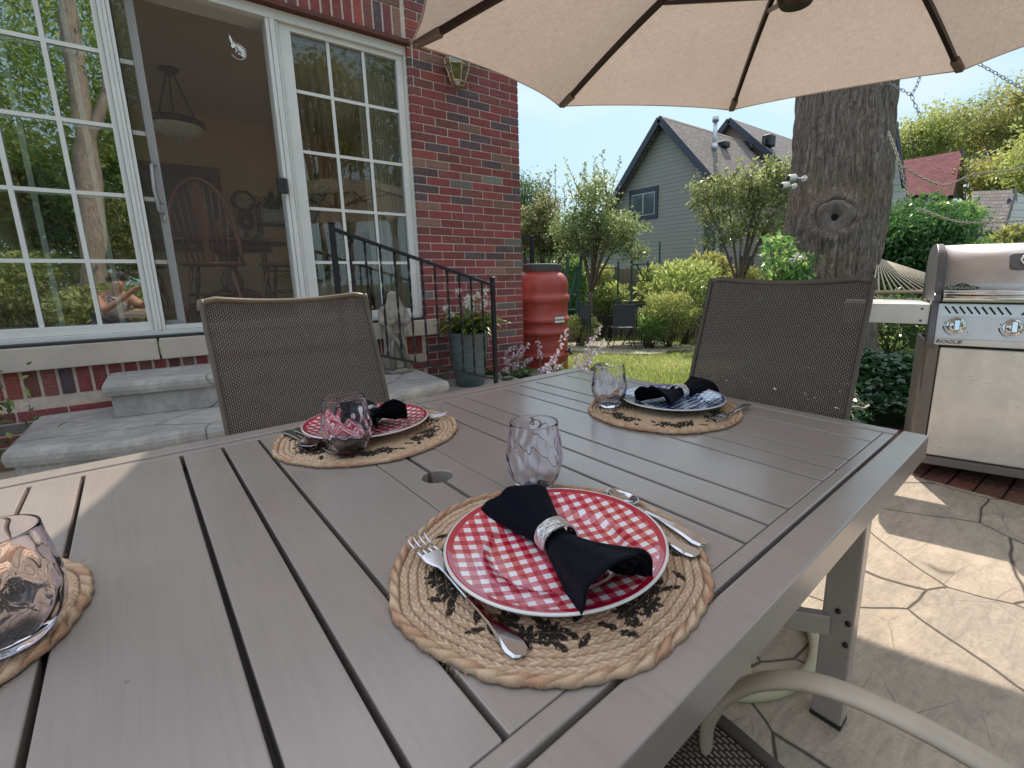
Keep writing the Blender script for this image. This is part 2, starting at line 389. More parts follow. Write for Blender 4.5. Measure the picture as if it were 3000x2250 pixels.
# ================================================================ GROUND
def earth_mat():
    k = NT('lawn_earth'); co = k.coord('Object'); n = k.noise(co, .5, 4, .6); n2 = k.noise(co, 40, 6, .8)
    c = k.ramp(n, [(.3, (.030, .055, .012)), (.7, (.055, .085, .018))]); c = k.mix(.6, c, k.ramp(n2, [(.3, (.5,)*3), (.7, (1.5,)*3)]), 'MULTIPLY')
    k.set(Base_Color=c, Roughness=.9); k.l(k.bump(n2, .8, .03), k.b.inputs['Normal']); return k.m
mb = MB(); xs = list(np.concatenate([np.arange(-60, 0, 6), np.arange(0, 24, .6), np.arange(24, 130, 8)]))
ys = list(np.concatenate([np.arange(-60, 0, 6), np.arange(0, 24, .6), np.arange(24, 130, 8)]))
V = [(x, y, gz(x, y)-.03) for y in ys for x in xs]; nx = len(xs)
mb.add(V, [(j*nx+i, j*nx+i+1, (j+1)*nx+i+1, (j+1)*nx+i) for j in range(len(ys)-1) for i in range(nx-1)], True)
g = mb.build('lawn', earth_mat()); g['kind'] = 'structure'
mb = MB(); mb.box((-7, -7, -.12), (2.93, 3.90, 0)); p = mb.build('patio', M_patio, bevel=.01); p['kind'] = 'structure'
# brick paver band under the grill
mb = MB(); y = -3.0; k = 0
while y < 1.05:
    for r in range(4):
        x = 2.94+r*.212
        mb.box((x, y, -.1), (x+.2, y+.096, -.004+random.uniform(-.004, .003)), col=tuple(c*random.uniform(.8, 1.2) for c in random.choice([(.22, .07, .05), (.19, .06, .05), (.17, .075, .06)])))
    y += .104
pb = mb.build('brick_paving', M_brick, bevel=.006); pb['kind'] = 'structure'
mb = MB(); mb.box((2.932, -3.02, -.1), (3.79, 1.05, -.022)); o = mb.build('paving_bed', plain('sand_dirt', (.06, .045, .035), .95, 0, .3, 30, .5)); o['kind'] = 'structure'
# garden sitting area paving
cp = gnd(1790, 975)

# ================================================================ HOUSE
W = 3.92; YD = 4.01
house = thing('brick_house', 'red brick house with white framed sliding patio door and stone ledge', 'house', (0.6, 3.92, 0))
mb = MB()
bricks_x(mb, 1.625, 2.668, .002, 4.05, W)                       # pier right of the door
bricks_x(mb, -1.6, 1.62, .002, .39, W, phase=1)                  # below the ledge
bricks_x(mb, -1.6, 1.62, 3.100, 4.05, W, phase=0)
soldiers(mb, -1.6, 1.60, 2.892, 3.092, W)
mb2 = MB(); soldiers(mb2, -1.6, 1.60, .4075, .560, W)
mb.v2 = None
for f in (mb2,):
    o = len(mb.v); mb.v += f.v; mb.f += [tuple(i+o for i in q) for q in f.f]; mb.sm += f.sm; mb.c += f.c
bricks_x(mb, 1.752, 2.668-0, 0, 0, W)
mb.build('wall', M_brick, house, bevel=.0025, seg=1)
mb = MB(); mb.box((1.630, W+.007, -.1), (2.664, W+.22, 4.1)); mb.box((-2.5, W+.007, -.1), (1.63, W+.22, .565)); mb.box((-2.5, W+.007, 2.885), (1.63, W+.22, 4.1))
mb.build('mortar_backing', M_mortar, house)
# side wall of the house with brick courses on the return (has a window opening for the dining room)
def side_brick():
    k = NT('side_brick'); co = k.coord('Object', (1, 1, 1), (PI/2, 0, PI/2)); b = k.n("TexBrick"); k.l(co, b.inputs['Vector'])
    b.inputs['Scale'].default_value = 1; b.inputs['Brick Width'].default_value = .213; b.inputs['Row Height'].default_value = .0677; b.inputs['Mortar Size'].default_value = .005
    b.inputs['Color1'].default_value = (.2, .035, .042, 1); b.inputs['Color2'].default_value = (.06, .04, .05, 1); b.inputs['Mortar'].default_value = (.33, .26, .21, 1)
    k.set(Base_Color=b.outputs[0], Roughness=.85); k.l(k.bump(b.outputs['Fac'], -.5, .01), k.b.inputs['Normal']); return k.m
msb = side_brick()
mb = MB(); mb.box((2.45, 4.145, -.6), (2.664, 5.15, 4.1)); mb.box((2.45, 5.15, -.6), (2.664, 6.35, 1.35)); mb.box((2.45, 5.15, 2.75), (2.664, 6.35, 4.1)); mb.box((2.45, 6.35, -.6), (2.664, 11, 4.1))
mb.build('side_wall', msb, house)
# ledge stones and lintel
mb = MB(); mb.box((-1.8, 3.875, .566), (-.182, 4.02, .700)); mb.box((-.172, 3.875, .566), (1.745, 4.02, .700))
mb.build('stone_ledge', M_sill, house, bevel=.006)
mb = MB(); mb.box((-1.7, 3.895, 2.855), (1.64, 4.0, 2.884)); mb.build('lintel', plain('rust_brown_paint', (.10, .028, .022), .7, 0, .3, 12, .2), house)
mb = MB(); mb.box((-1.7, 3.915, 2.8842), (1.66, 3.99, 2.8915)); mb.tube([(1.665, 3.925, 2.87), (1.66, 3.93, 2.3), (1.655, 3.93, 1.4), (1.648, 3.93, .72)], .008, 6)
mb.build('caulk_bead', plain('grey_caulk', (.42, .38, .34), .9, 0, .3, 40, .5), house)

# ---- patio door: outer frame, fixed right panel, fixed left panel, slid-open sash, screen
M_alum = M_white
door = MB()
door.box((-1.75, 3.965, .716), (1.66, 4.20, .745)); door.box((-1.75, 3.955, 2.79), (1.66, 4.20, 2.853))       # sill and head
door.box((1.608, 3.955, .745), (1.652, 4.20, 2.79)); door.box((1.652, 3.945, .716), (1.666, 4.18, 2.853))
for x, wd in ((-.187, .020), (-.164, .014), (-.147, .017)): door.box((x, 3.958+abs(x+.164)*.4, .745), (x+wd, 4.12, 2.79))
door.box((-.187, 3.97, .747), (-.13, 4.1, 2.788))
for x, wd, y in ((.660, .022, 3.962), (.685, .03, 3.956), (.718, .008, 3.966)): door.box((x, y, .745), (x+wd, 4.12, 2.79))
door.box((.665, 3.972, .747), (.735, 4.1, 2.788)); door.box((-.13, 3.972, .747), (.665, 4.05, .775))
D = door.build('patio_door', M_white, house, bevel=.002)
mb = MB(); mb.box((-1.75, 3.90, .7025), (1.62, 4.1, .7155)); mb.build('sill_gasket', M_dark, D)
def panel(x0, x1, gx0, gx1, gz0, gz1, y, verts, hors, mat=M_white, nm='panel_frame', gmat=None, th=.045, mw=.011, gm=None):
    m_ = MB(); y1 = y+th
    m_.box((x0, y, gz1), (x1, y1, 2.789)); m_.box((x0, y, .746), (x1, y1, gz0)); m_.box((x0, y, gz0), (gx0, y1, gz1)); m_.box((gx1, y, gz0), (x1, y1, gz1))
    f = m_.build(nm, mat, D, bevel=.0025)
    m_ = MB(); e = .004
    for a in verts: m_.box((a-mw, y+.016, gz0-.001), (a+mw, y+.026, gz1+.001))
    for b in hors:
        xs_ = [gx0]+sorted(verts)+[gx1]
        for i in range(len(xs_)-1): m_.box((xs_[i]+(mw if i else 0), y+.017, b-mw), (xs_[i+1]-(mw if i < len(xs_)-2 else 0), y+.025, b+mw))
    m_.build('grille', gm or mat, f)
    m_ = MB(); m_.add([(gx0, y+.032, gz0), (gx1, y+.032, gz0), (gx1, y+.032, gz1), (gx0, y+.032, gz1)], [(0, 1, 2, 3)]); m_.build('glass_pane', gmat, f)
    return f
def glassmat(name, base, edge, tint=(.93, .96, .94), dirt=.0, wav=.0):
    k = NT(name); t = k.n("BsdfTransparent"); t.inputs[0].default_value = (*tint, 1); g_ = k.n("BsdfGlossy"); g_.inputs['Roughness'].default_value = .0; g_.inputs['Color'].default_value = (.95, 1, .97, 1)
    lw = k.n("LayerWeight"); lw.inputs[0].default_value = .35
    r = k.n("MapRange"); k.l(lw.outputs['Fresnel'], r.inputs[0]); r.inputs[1].default_value = 0; r.inputs[2].default_value = 1; r.inputs[3].default_value = base; r.inputs[4].default_value = edge
    if wav: k.l(k.bump(k.noise(k.coord('Object'), 2.2, 2, .5), wav, .05), g_.inputs['Normal'])
    mx = k.n("MixShader"); k.l(r.outputs[0], mx.inputs[0]); k.l(t.outputs[0], mx.inputs[1]); k.l(g_.outputs[0], mx.inputs[2])
    last = mx.outputs[0]
    if dirt:
        df = k.n("BsdfDiffuse"); df.inputs[0].default_value = (.6, .62, .6, 1); m2 = k.n("MixShader")
        f = k.ramp(k.noise(k.coord('Object', (14, 1, 1.2)), 3, 5, .7), [(.42, (0,)*3), (.75, (dirt,)*3)]); k.l(f, m2.inputs[0]); k.l(last, m2.inputs[1]); k.l(df.outputs[0], m2.inputs[2]); last = m2.outputs[0]
    k.l(last, k.out.inputs[0]); return k.m
G_left = glassmat('reflective_glass', .34, .9, (.85, .92, .88), .05, .03); G_right = glassmat('window_glass', .06, .8, (.92, .94, .92), .08, .02); G_back = glassmat('sash_glass', .06, .6, (.8, .86, .82))
hz = [2.379, 1.975, 1.579, 1.184]
panel(.737, 1.607, .812, 1.556, .797, 2.753, 3.985, [1.055, 1.305], hz, gmat=G_right)
panel(-1.74, -.188, -1.62, -.215, .80, 2.753, 3.985, [-1.44, -1.19, -.945, -.692, -.442], hz, gmat=G_left)
sash = panel(-.98, -.022, -.90, -.066, .80, 2.753, 4.075, [-.62, -.345], hz, mat=M_greyv, gmat=G_back, gm=plain('bright_grille', (.9, .93, .9), .4, 0, .03), mw=.013)
mb = MB(); hx = -.045; hy = 4.072
mb.bar((hx, hy, 1.44), (hx, hy, 1.83), .02, .008, up=(0, 1, 0)); mb.tube([(hx, hy-.005, 1.79), (hx-.02, hy-.045, 1.78), (hx-.028, hy-.055, 1.64), (hx-.02, hy-.045, 1.50), (hx, hy-.005, 1.49)], .009, 8)
mb.ball((hx+.002, hy-.008, 1.56), .011); mb.ball((hx, hy-.008, 1.455), .012, sq=(1, .6, 1.6)); mb.build('door_handle', M_greyv, sash)
# insect screen across the opening
k = NT('insect_screen'); t = k.n("BsdfTransparent"); d_ = k.n("BsdfDiffuse"); d_.inputs[0].default_value = (.30, .26, .24, 1); mx = k.n("MixShader"); mx.inputs[0].default_value = .15
k.l(t.outputs[0], mx.inputs[1]); k.l(d_.outputs[0], mx.inputs[2]); k.l(mx.outputs[0], k.out.inputs[0])
mb = MB(); mb.add([(-.128, 4.02, .775), (.66, 4.02, .775), (.66, 4.02, 2.79), (-.128, 4.02, 2.79)], [(0, 1, 2, 3)]); mb.build('door_screen', k.m, D)
# white bird decal with feather cut-outs
bp = ony(697, 145, 4.016); mb = MB()
def leafoutline(cx, cz, L, Wd, a, n=8):
    o = []
    for i in range(n+1):
        t_ = i/n; o.append((t_*L, Wd*math.sin(PI*t_)))
    for i in range(n-1, 0, -1):
        t_ = i/n; o.append((t_*L, -Wd*math.sin(PI*t_)))
    ca, sa = math.cos(a), math.sin(a); return [(cx+x*ca-z*sa, cz+x*sa+z*ca) for x, z in o]
MBd = Matrix(((1, 0, 0, bp[0]), (0, 0, -1, bp[1]), (0, 1, 0, bp[2]), (0, 0, 0, 1)))
mb.prism(leafoutline(-.028, .02, .06, .007, 1.75), 0, .001, MBd); mb.prism(leafoutline(-.03, .0, .035, .011, 1.3), 0, .001, MBd)

for i in range(10): mb.prism(leafoutline(-.012+.001*i, -.012, .062-.002*abs(i-4), .0042, 1.45-i*.24), 0, .001, MBd)
for i in range(6): mb.prism(leafoutline(-.018+.004*i, .03-.009*i, .018, .0028, -.3-i*.25), 0, .001, MBd)
mb.tube([tuple(MBd@Vector((-.022+.0*i+.012*math.sin(i/7*PI), .045-.012*i, 0))) for i in range(7)], .0022, 5)
mb.tube([tuple(MBd@Vector((.045*math.cos(a), .05*math.sin(a)-.01, 0))) for a in np.linspace(-2.6, -.3, 9)], .0018, 5)
o = mb.build('bird_decal', plain('white_decal', (.8, .8, .78), .5), None); tag(o, 'small white cut-out bird decal stuck on the dark open doorway screen', 'decal')
s0 = ony(828, 545, 3.95); mb = MB(); mb.box((s0[0]-.033, 3.925, s0[2]-.052), (s0[0]+.028, 3.957, s0[2]+.052)); mb.box((s0[0]-.028, 3.921, s0[2]-.047), (s0[0]+.0, 3.926, s0[2]+.047))
o = mb.build('door_sensor', M_dark, bevel=.004); tag(o, 'small black box mounted on the white frame between open doorway and grid window', 'sensor')

# ---- vertical blinds behind the right panel
k = NT('blind_fabric'); k.set(Base_Color=(.55, .49, .40), Roughness=.8); tr = k.n("BsdfTranslucent"); tr.inputs[0].default_value = (.6, .52, .4, 1); mx = k.n("MixShader"); mx.inputs[0].default_value = .3; k.l(k.b.outputs[0], mx.inputs[1]); k.l(tr.outputs[0], mx.inputs[2]); k.l(mx.outputs[0], k.out.inputs[0])
vb = thing('vertical_blinds', 'stacked beige vertical blinds hanging behind the right side of the grid window', 'blinds', (1.5, 4.17, .8))
for i in range(13):
    x = 1.335+i*.0235; a = R(62); mb = MB(); mb.box((-.0009, -.045, .79), (.0009, .045, 2.76), Matrix.Translation((x, 4.19, 0))@Matrix.Rotation(-a+random.uniform(-.06, .06), 4, 'Z')); mb.build('slat', k.m, vb)
mb = MB(); mb.box((.75, 4.16, 2.76), (1.62, 4.22, 2.785)); mb.build('head_rail', M_white, vb)
for i, x in enumerate((1.375, 1.43)):
    mb = MB(); mb.tube([(x, 4.135, 1.55), (x+.02, 4.135, 1.2), (x+.035, 4.135, .9)], .003, 5); mb.build('cord', M_white, vb)

# ---- dining room shell
M_room = plain('tan_room_paint', (.78, .56, .33), .85, 0, .08, 2); M_ceil = plain('ceiling_paint', (.78, .66, .56), .9, 0, .06, 2)
M_floorw = plain('wood_floor', (.09, .035, .018), .3, 0, .3, 3, .05, 40, stretch=(1, 6, 1))
mb = MB(); mb.box((-4, 8.2, .7), (2.45, 8.35, 3.3)); mb.box((2.43, 4.15, .75), (2.449, 5.15, 3.2)); mb.box((2.43, 6.35, .75), (2.449, 8.2, 3.2)); mb.box((2.43, 5.15, .75), (2.449, 6.35, 1.35)); mb.box((2.43, 5.15, 2.75), (2.449, 6.35, 3.2)); mb.box((-4, 4.15, .7), (-3.9, 5.0, 3.3)); mb.box((-4, 7.6, .7), (-3.9, 8.2, 3.3)); mb.box((-4, 5.0, .7), (-3.9, 7.6, 1.3)); mb.box((-4, 5.0, 2.9), (-3.9, 7.6, 3.3)); mb.box((-4, 4.145, .7), (-1.75, 4.2, 3.3))
mb.build('interior_wall', M_room, house)  # left wall opening is unseen, added to let sky light in
mb = MB(); mb.box((-4, 4.12, .66), (2.44, 8.3, .744)); mb.build('interior_floor', M_floorw, house)
mb = MB(); mb.box((-4, 4.0, 3.2), (2.6, 8.3, 3.3)); mb.build('interior_ceiling', M_ceil, house)
mb = MB()
for z0, z1 in ((1.35, 1.40), (2.70, 2.75)): mb.box((2.42, 5.15, z0), (2.66, 6.35, z1))
for y0 in (5.15, 5.73, 6.30): mb.box((2.425, y0, 1.40), (2.655, y0+.05, 2.70))
for z0 in (1.85, 2.28): mb.box((2.56, 5.2, z0), (2.575, 6.3, z0+.02))
for y0 in (5.46, 6.04): mb.box((2.562, y0, 1.4), (2.573, y0+.018, 2.7))
mb.build('window', M_white, house, bevel=.003)
# ledge steps, landing
steps = thing('stone_steps', 'grey stamped concrete steps rising to the patio door', 'steps', (.4, 3.5, 0))
def nosed(mb_, poly, z0, z1, out=.028, th=.085):
    """slab with overhanging rounded nosing: riser body plus tread"""
    mb_.prism(poly, z0, z1-th)
    n = len(poly); c = Vector((sum(p[0] for p in poly)/n, sum(p[1] for p in poly)/n))
    def off(p, o_): return (p[0]+(o_ if p[0] > c.x else -o_), p[1]-(o_ if p[1] < c.y else 0))
    vs = []; prof = [(0., z1-th), (out*.75, z1-th+.004), (out, z1-th*.62), (out, z1-th*.35), (out*.72, z1-.008), (.0, z1)]
    for o_, z in prof: vs += [(*off(p, o_), z) for p in poly]
    fs = [tuple(range((len(prof)-1)*n, len(prof)*n)), tuple(range(n))[::-1]]
    for j in range(len(prof)-1):
        for i in range(n): fs.append((j*n+i, j*n+(i+1) % n, (j+1)*n+(i+1) % n, (j+1)*n+i))
    mb_.add(vs, fs, False)
mb = MB(); nosed(mb, [(-.745, 3.20), (-.3, 3.03), (.1, 3.02), (.99, 3.09), (1.465, 3.24), (1.465, 3.915), (-.755, 3.915)], 0, .295); mb.build('lower_tread', M_step, steps, bevel=.006)
mb = MB(); nosed(mb, [(-.41, 3.56), (.06, 3.48), (.60, 3.40), (.93, 3.42), (.93, 3.912), (-.42, 3.912)], .2952, .507); mb.build('upper_tread', M_step, steps, bevel=.006)
mb = MB(); mb.prism([(1.47, 3.1), (2.35, 3.1), (2.35, 3.91), (1.47, 3.91)], 0, .13); mb.build('side_slab', M_step, steps, bevel=.01)
# ================================================================ STEP RAILING
y0 = 3.27
p1 = ony(963, 655, y0); p2 = ony(1446, 815, y0); p1b = (p1[0]+.015, y0, .507); x2b = ony(1440, 1100, y0)[0]
rl = thing('step_railing', 'black wrought iron railing with twisted balusters beside the stone steps', 'railing', (1.4, y0, 0))
mb = MB(); mb.bar((p1b[0], y0, .507), (p1b[0], y0, p1[2]), .032); mb.box((p1b[0]-.02, y0-.02, p1[2]), (p1b[0]+.02, y0+.02, p1[2]+.008)); mb.build('post', M_black, rl, bevel=.002)
xb = p2[0]-.012
mb = MB(); mb.bar((xb, y0, .13), (xb, y0, p2[2]), .03); mb.ball((xb, y0, p2[2]+.004), .026, 12, (1, 1, .35)); mb.build('post', M_black, rl, bevel=.002)
zt1, zt2 = p1[2]-.03, p2[2]-.055; slope = (zt2-zt1)/(xb-p1b[0])
mb = MB(); mb.bar((p1b[0], y0, zt1), (xb, y0, zt2), .034, .022); mb.build('top_rail', M_black, rl, bevel=.004)
zb2 = ony(1440, 1112, y0)[2]; zbf = lambda x: zb2+slope*(x-xb); ztf = lambda x: zt2+slope*(x-xb)
mb = MB(); mb.bar((p1b[0], y0, zbf(p1b[0])), (xb, y0, zb2), .028, .018); mb.build('bottom_rail', M_black, rl, bevel=.002)
for i in range(11):
    x = p1b[0]+(xb-p1b[0])*(i+1)/12; za, zb = zbf(x), ztf(x)
    N = 34; pts = [(x, y0, za+(zb-za)*j/(N-1)) for j in range(N)]
    tw = [0]*N; mb = MB()
    # square bar with a slow twist: flat section turned along its length
    vs = []; fs = []
    for j, p in enumerate(pts):
        a = 2*PI*j/(N-1)*2.6
        for k_, (dx, dy) in enumerate(((-.0085, -.0035), (.0085, -.0035), (.0085, .0035), (-.0085, .0035))):
            vs.append((p[0]+dx*math.cos(a)-dy*math.sin(a), p[1]+dx*math.sin(a)+dy*math.cos(a), p[2]))
        if j: fs += [((j-1)*4+q, (j-1)*4+(q+1) % 4, j*4+(q+1) % 4, j*4+q) for q in range(4)]
    mb.add(vs, fs); mb.build('baluster', M_black, rl)
# railing on the far side door, seen past the corner
r2 = thing('side_railing', 'black metal handrail just visible past the brick corner behind the red barrel', 'railing', (3.1, 5.6, 0))
a = at(1557, 690, 6.2); mb = MB(); mb.bar((a[0], a[1], -.1), (a[0], a[1], a[2]), .045); mb.build('post', M_black, r2, bevel=.003)
mb = MB(); mb.bar((a[0], a[1], a[2]-.03), (2.67, a[1]+.02, a[2]-.03), .04, .03); mb.build('top_rail', M_black, r2)
mb = MB(); mb.bar((a[0]-.12, a[1], 0), (a[0]-.12, a[1], a[2]-.04), .014); mb.build('baluster', M_black, r2)

# ================================================================ STATUE (robed standing figure)
sb = np.array([1.31, 3.80, .295]); M_stat = plain('weathered_stone', (.25, .225, .19), .9, 0, .35, 7, .5, 60, dirt=.5)
st = thing('garden_statue', 'weathered stone statue of a robed veiled figure on the step behind the railing', 'statue', sb)
mb = MB()
def robe(r, z, a, j):
    f = 1+.10*math.sin(7*a+z*3)+.05*math.sin(13*a-z*7); return r*f*(1 if z < .5 else .96+.0*a)
prof = [(.105, .035), (.102, .06), (.088, .12), (.078, .2), (.074, .3), (.078, .38), (.088, .44), (.096, .49), (.094, .52), (.070, .545), (.036, .56), (.030, .575)]
Ms = Matrix.Diagonal((1.12, .8, 1, 1))
mb.lathe(prof, 40, sb, True, robe, M=Ms)
# head with veil
mb.ball((sb[0], sb[1], sb[2]+.60), (.040, .046, .052), 16)
def veil(u, v):
    a = -PI*.5+PI*2*(.09+.82*u)+0; a = PI*1.5+ (u-.5)*PI*1.62+PI
    r = [.044, .056, .062, .085, .112, .105][min(5, int(v*5))]; t_ = v*5-int(v*5)
    rr = [.018, .052, .060, .080, .110, .104, .095]; i = min(5, int(v*5)); r = rr[i]*(1-t_)+rr[i+1]*t_
    z = [.662, .645, .60, .545, .47, .33, .30]; zz = z[i]*(1-t_)+z[i+1]*t_
    r *= 1+.05*math.sin(9*a+v*5)
    return (sb[0]+r*1.02*math.cos(a-PI/2), sb[1]+.004+r*.86*math.sin(a-PI/2), sb[2]+zz)
mb.grid(veil, 28, 18)
for s_ in (-1, 1):   # folded arms and hands meeting at the chest, sleeves hanging
    mb.tube([(sb[0]+s_*.088, sb[1]-.0, sb[2]+.50), (sb[0]+s_*.098, sb[1]-.035, sb[2]+.42), (sb[0]+s_*.055, sb[1]-.085, sb[2]+.405), (sb[0]+s_*.012, sb[1]-.098, sb[2]+.44)], [.034, .036, .030, .016], 10)
    mb.tube([(sb[0]+s_*.07, sb[1]-.078, sb[2]+.40), (sb[0]+s_*.062, sb[1]-.082, sb[2]+.33), (sb[0]+s_*.05, sb[1]-.078, sb[2]+.27)], [.024, .022, .006], 8)
    mb.tube([(sb[0]+s_*.008, sb[1]-.098, sb[2]+.43), (sb[0]+s_*.004, sb[1]-.102, sb[2]+.475)], [.012, .006], 6)
    mb.tube([(sb[0]+s_*.03, sb[1]-.068, sb[2]+.36), (sb[0]+s_*.055, sb[1]-.078, sb[2]+.2), (sb[0]+s_*.065, sb[1]-.085, sb[2]+.04)], [.014, .012, .02], 7)
mb.tube([(sb[0]-.07, sb[1]-.06, sb[2]+.36), (sb[0]-.0, sb[1]-.085, sb[2]+.25), (sb[0]+.06, sb[1]-.085, sb[2]+.08)], [.012, .014, .012], 7)
mb.ball((sb[0], sb[1]-.042, sb[2]+.595), (.008, .012, .012), 8)
mb.build('figure', M_stat, st)
mb = MB(); mb.lathe([(.125, 0), (.13, .012), (.125, .03), (.108, .037), (.0, .038)], 8, sb, False); mb.build('base', M_stat, st, bevel=.004)

# ================================================================ PLANTER WITH WHITE FLOWERS
pc = np.array([1.885, 3.62, .13]); ptz = .60
pt = thing('flower_pot', 'tall blue green ribbed pot of white flowers beside the railing post', 'planter', pc)
k = NT('blue_glaze'); co = k.coord('Object'); wz = k.n("TexWave", wave_type='BANDS', bands_direction='Z'); k.l(co, wz.inputs[0]); wz.inputs['Scale'].default_value = 22; wz.inputs['Distortion'].default_value = 1.5
c = k.ramp(k.noise(k.coord('Object', (1, 1, 4)), 6, 5, .6), [(.3, (.05, .08, .09)), (.7, (.115, .15, .15))]); k.set(Base_Color=c, Roughness=.42); k.l(k.bump(wz.outputs['Fac'], .12, .003), k.b.inputs['Normal'])
mb = MB(); h = ptz-pc[2]; mb.lathe([(.118, 0), (.125, .01), (.145, h*.45), (.168, h*.85), (.176, h*.97), (.180, h), (.170, h), (.162, h-.03), (.0, h-.035)], 44, pc); mb.build('pot', k.m, pt)
def strap_leaves(name, mat, base, n, L, Wd, spread, parent, lift=.9, seed=1, shade=(.1, 1)):
    rg = np.random.default_rng(seed); V = []; F = []; rn = []
    for i in range(n):
        az = rg.uniform(0, 2*PI); l = L*rg.uniform(.6, 1.1); el = rg.uniform(.5, 1.4)*lift; wd = Wd*rg.uniform(.7, 1.2)
        b = np.array(base)+np.array([math.cos(az), math.sin(az), 0])*rg.uniform(0, spread); p = b.copy(); sgm = 6
        side = np.array([-math.sin(az), math.cos(az), 0]); o = len(V)
        for s_ in range(sgm+1):
            t_ = s_/sgm; ww = wd*math.sin(PI*min(.98, .12+.86*t_))**.8*.5
            V += [p-side*ww+np.array([0, 0, ww*.35]), p+side*ww+np.array([0, 0, ww*.35]), p]
            e = el-1.5*t_**1.4*rg.uniform(.7, 1.2)
            p = p+np.array([math.cos(az)*math.cos(e), math.sin(az)*math.cos(e), math.sin(e)])*l/sgm
            if s_ < sgm:
                q = o+s_*3; F += [(q, q+2, q+5, q+3), (q+2, q+1, q+4, q+5)]; rn += [rg.uniform(*shade)]*2
    return np_mesh(name, np.array(V), np.array(F), mat, rn, parent, True)
L_pot = leafmat('pot_foliage', (.03, .07, .02), (.11, .18, .05), .35, .35, (.25, .3, .08))
strap_leaves('foliage', L_pot, (pc[0], pc[1], ptz-.02), 130, .30, .045, .13, pt, .95, 3)
k = NT('white_petal'); k.set(Base_Color=(.8, .8, .76), Roughness=.6); tr = k.n("BsdfTranslucent"); tr.inputs[0].default_value = (.85, .85, .75, 1); mx = k.n("MixShader"); mx.inputs[0].default_value = .4; k.l(k.b.outputs[0], mx.inputs[1]); k.l(tr.outputs[0], mx.inputs[2]); k.l(mx.outputs[0], k.out.inputs[0]); M_petal = k.m
cs = []; ds = []
for hx, hy, hz_ in ((-.19, 0, .20), (-.16, -.02, .15), (-.05, .05, .34), (0, -.02, .28), (.05, 0, .27), (.02, -.03, .22), (.12, .03, .30), (.17, 0, .24), (.13, -.05, .20), (.20, .02, .33), (.24, -.02, .22), (.21, -.04, .10), (-.03, -.05, .24), (.08, .05, .2)):
    c0 = np.array([pc[0]+hx, pc[1]+hy, ptz+hz_])
    for _ in range(34): d = unit(rng.normal(size=3)+np.array([0, 0, .35])); cs.append(c0+d*.006); ds.append(d)
leaves('blossom', M_petal, cs, .038, .009, pt, d=np.array(ds))
mb = MB()
for hx, hy, hz_ in ((-.18, 0, .18), (-.03, .05, .32), (.12, .03, .28), (.2, .02, .3), (.05, 0, .25)): mb.tube([(pc[0]+hx*.2, pc[1], ptz-.02), (pc[0]+hx*.8, pc[1]+hy, ptz+hz_*.6), (pc[0]+hx, pc[1]+hy, ptz+hz_)], .004, 5)
mb.build('stem', plain('green_stem', (.06, .12, .03), .6), pt)

# ================================================================ WALL LANTERN
lt = np.array([ony(1340, 200, 3.80)[0], 3.80, ony(1340, 180, 3.80)[2]])
la = thing('wall_lantern', 'brass lantern with clear glass panes on the brick wall under the umbrella edge', 'lantern', lt)
def hexring(r, z, n=6): return [(lt[0]+r*math.cos(2*PI*i/n+PI/6), lt[1]+r*.85*math.sin(2*PI*i/n+PI/6), lt[2]+z) for i in range(n)]
rings = [hexring(.104, .035), hexring(.098, -.035), hexring(.058, -.155), hexring(.040, -.185)]
k = NT('lantern_glass'); gl = k.n("BsdfGlass"); gl.inputs['Color'].default_value = (.82, .88, .9, 1); gl.inputs['Roughness'].default_value = .06; gl.inputs['IOR'].default_value = 1.2; gs = k.n("BsdfGlossy"); gs.inputs['Roughness'].default_value = .08; mx = k.n("MixShader"); mx.inputs[0].default_value = .3; k.l(gl.outputs[0], mx.inputs[1]); k.l(gs.outputs[0], mx.inputs[2]); k.l(mx.outputs[0], k.out.inputs[0])
mb = MB()
for j in range(3): mb.add(rings[j]+rings[j+1], [(i, (i+1) % 6, 6+(i+1) % 6, 6+i) for i in range(6)])
mb.build('glass', k.m, la)
mb = MB()
for i in range(6):
    mb.tube([rings[j][i] for j in range(4)], .0045, 6)
for j in range(4): mb.tube([rings[j][i] for i in range(6)], .0055, 6, closed=True)
mb.lathe([(.112, .033), (.118, .045), (.085, .075), (.03, .095), (.008, .11), (.0, .112)], 6, lt, False, M=Matrix.Rotation(PI/6, 4, 'Z')@Matrix.Diagonal((1, .85, 1, 1)))
mb.lathe([(.034, -.188), (.014, -.2), (.0, -.202)], 6, lt, False); mb.build('cage', M_brass, la)
mb = MB(); mb.tube([(lt[0], lt[1]+.0, lt[2]-.03), (lt[0], lt[1], lt[2]+.02)], .012, 8); mb.ball((lt[0], lt[1], lt[2]+.0), (.026, .026, .036), 12); mb.build('bulb', plain('frosted_bulb', (.7, .7, .66), .3), la)
mb = MB(); mb.box((lt[0]-.05, 3.893, lt[2]-.05), (lt[0]+.05, 3.915, lt[2]+.16)); mb.tube([(lt[0]-.0, 3.9, lt[2]+.12), (lt[0], 3.86, lt[2]+.16), (lt[0], 3.82, lt[2]+.14), (lt[0], 3.80, lt[2]+.10)], .008, 8)
mb.build('bracket', M_brass, la, bevel=.004)

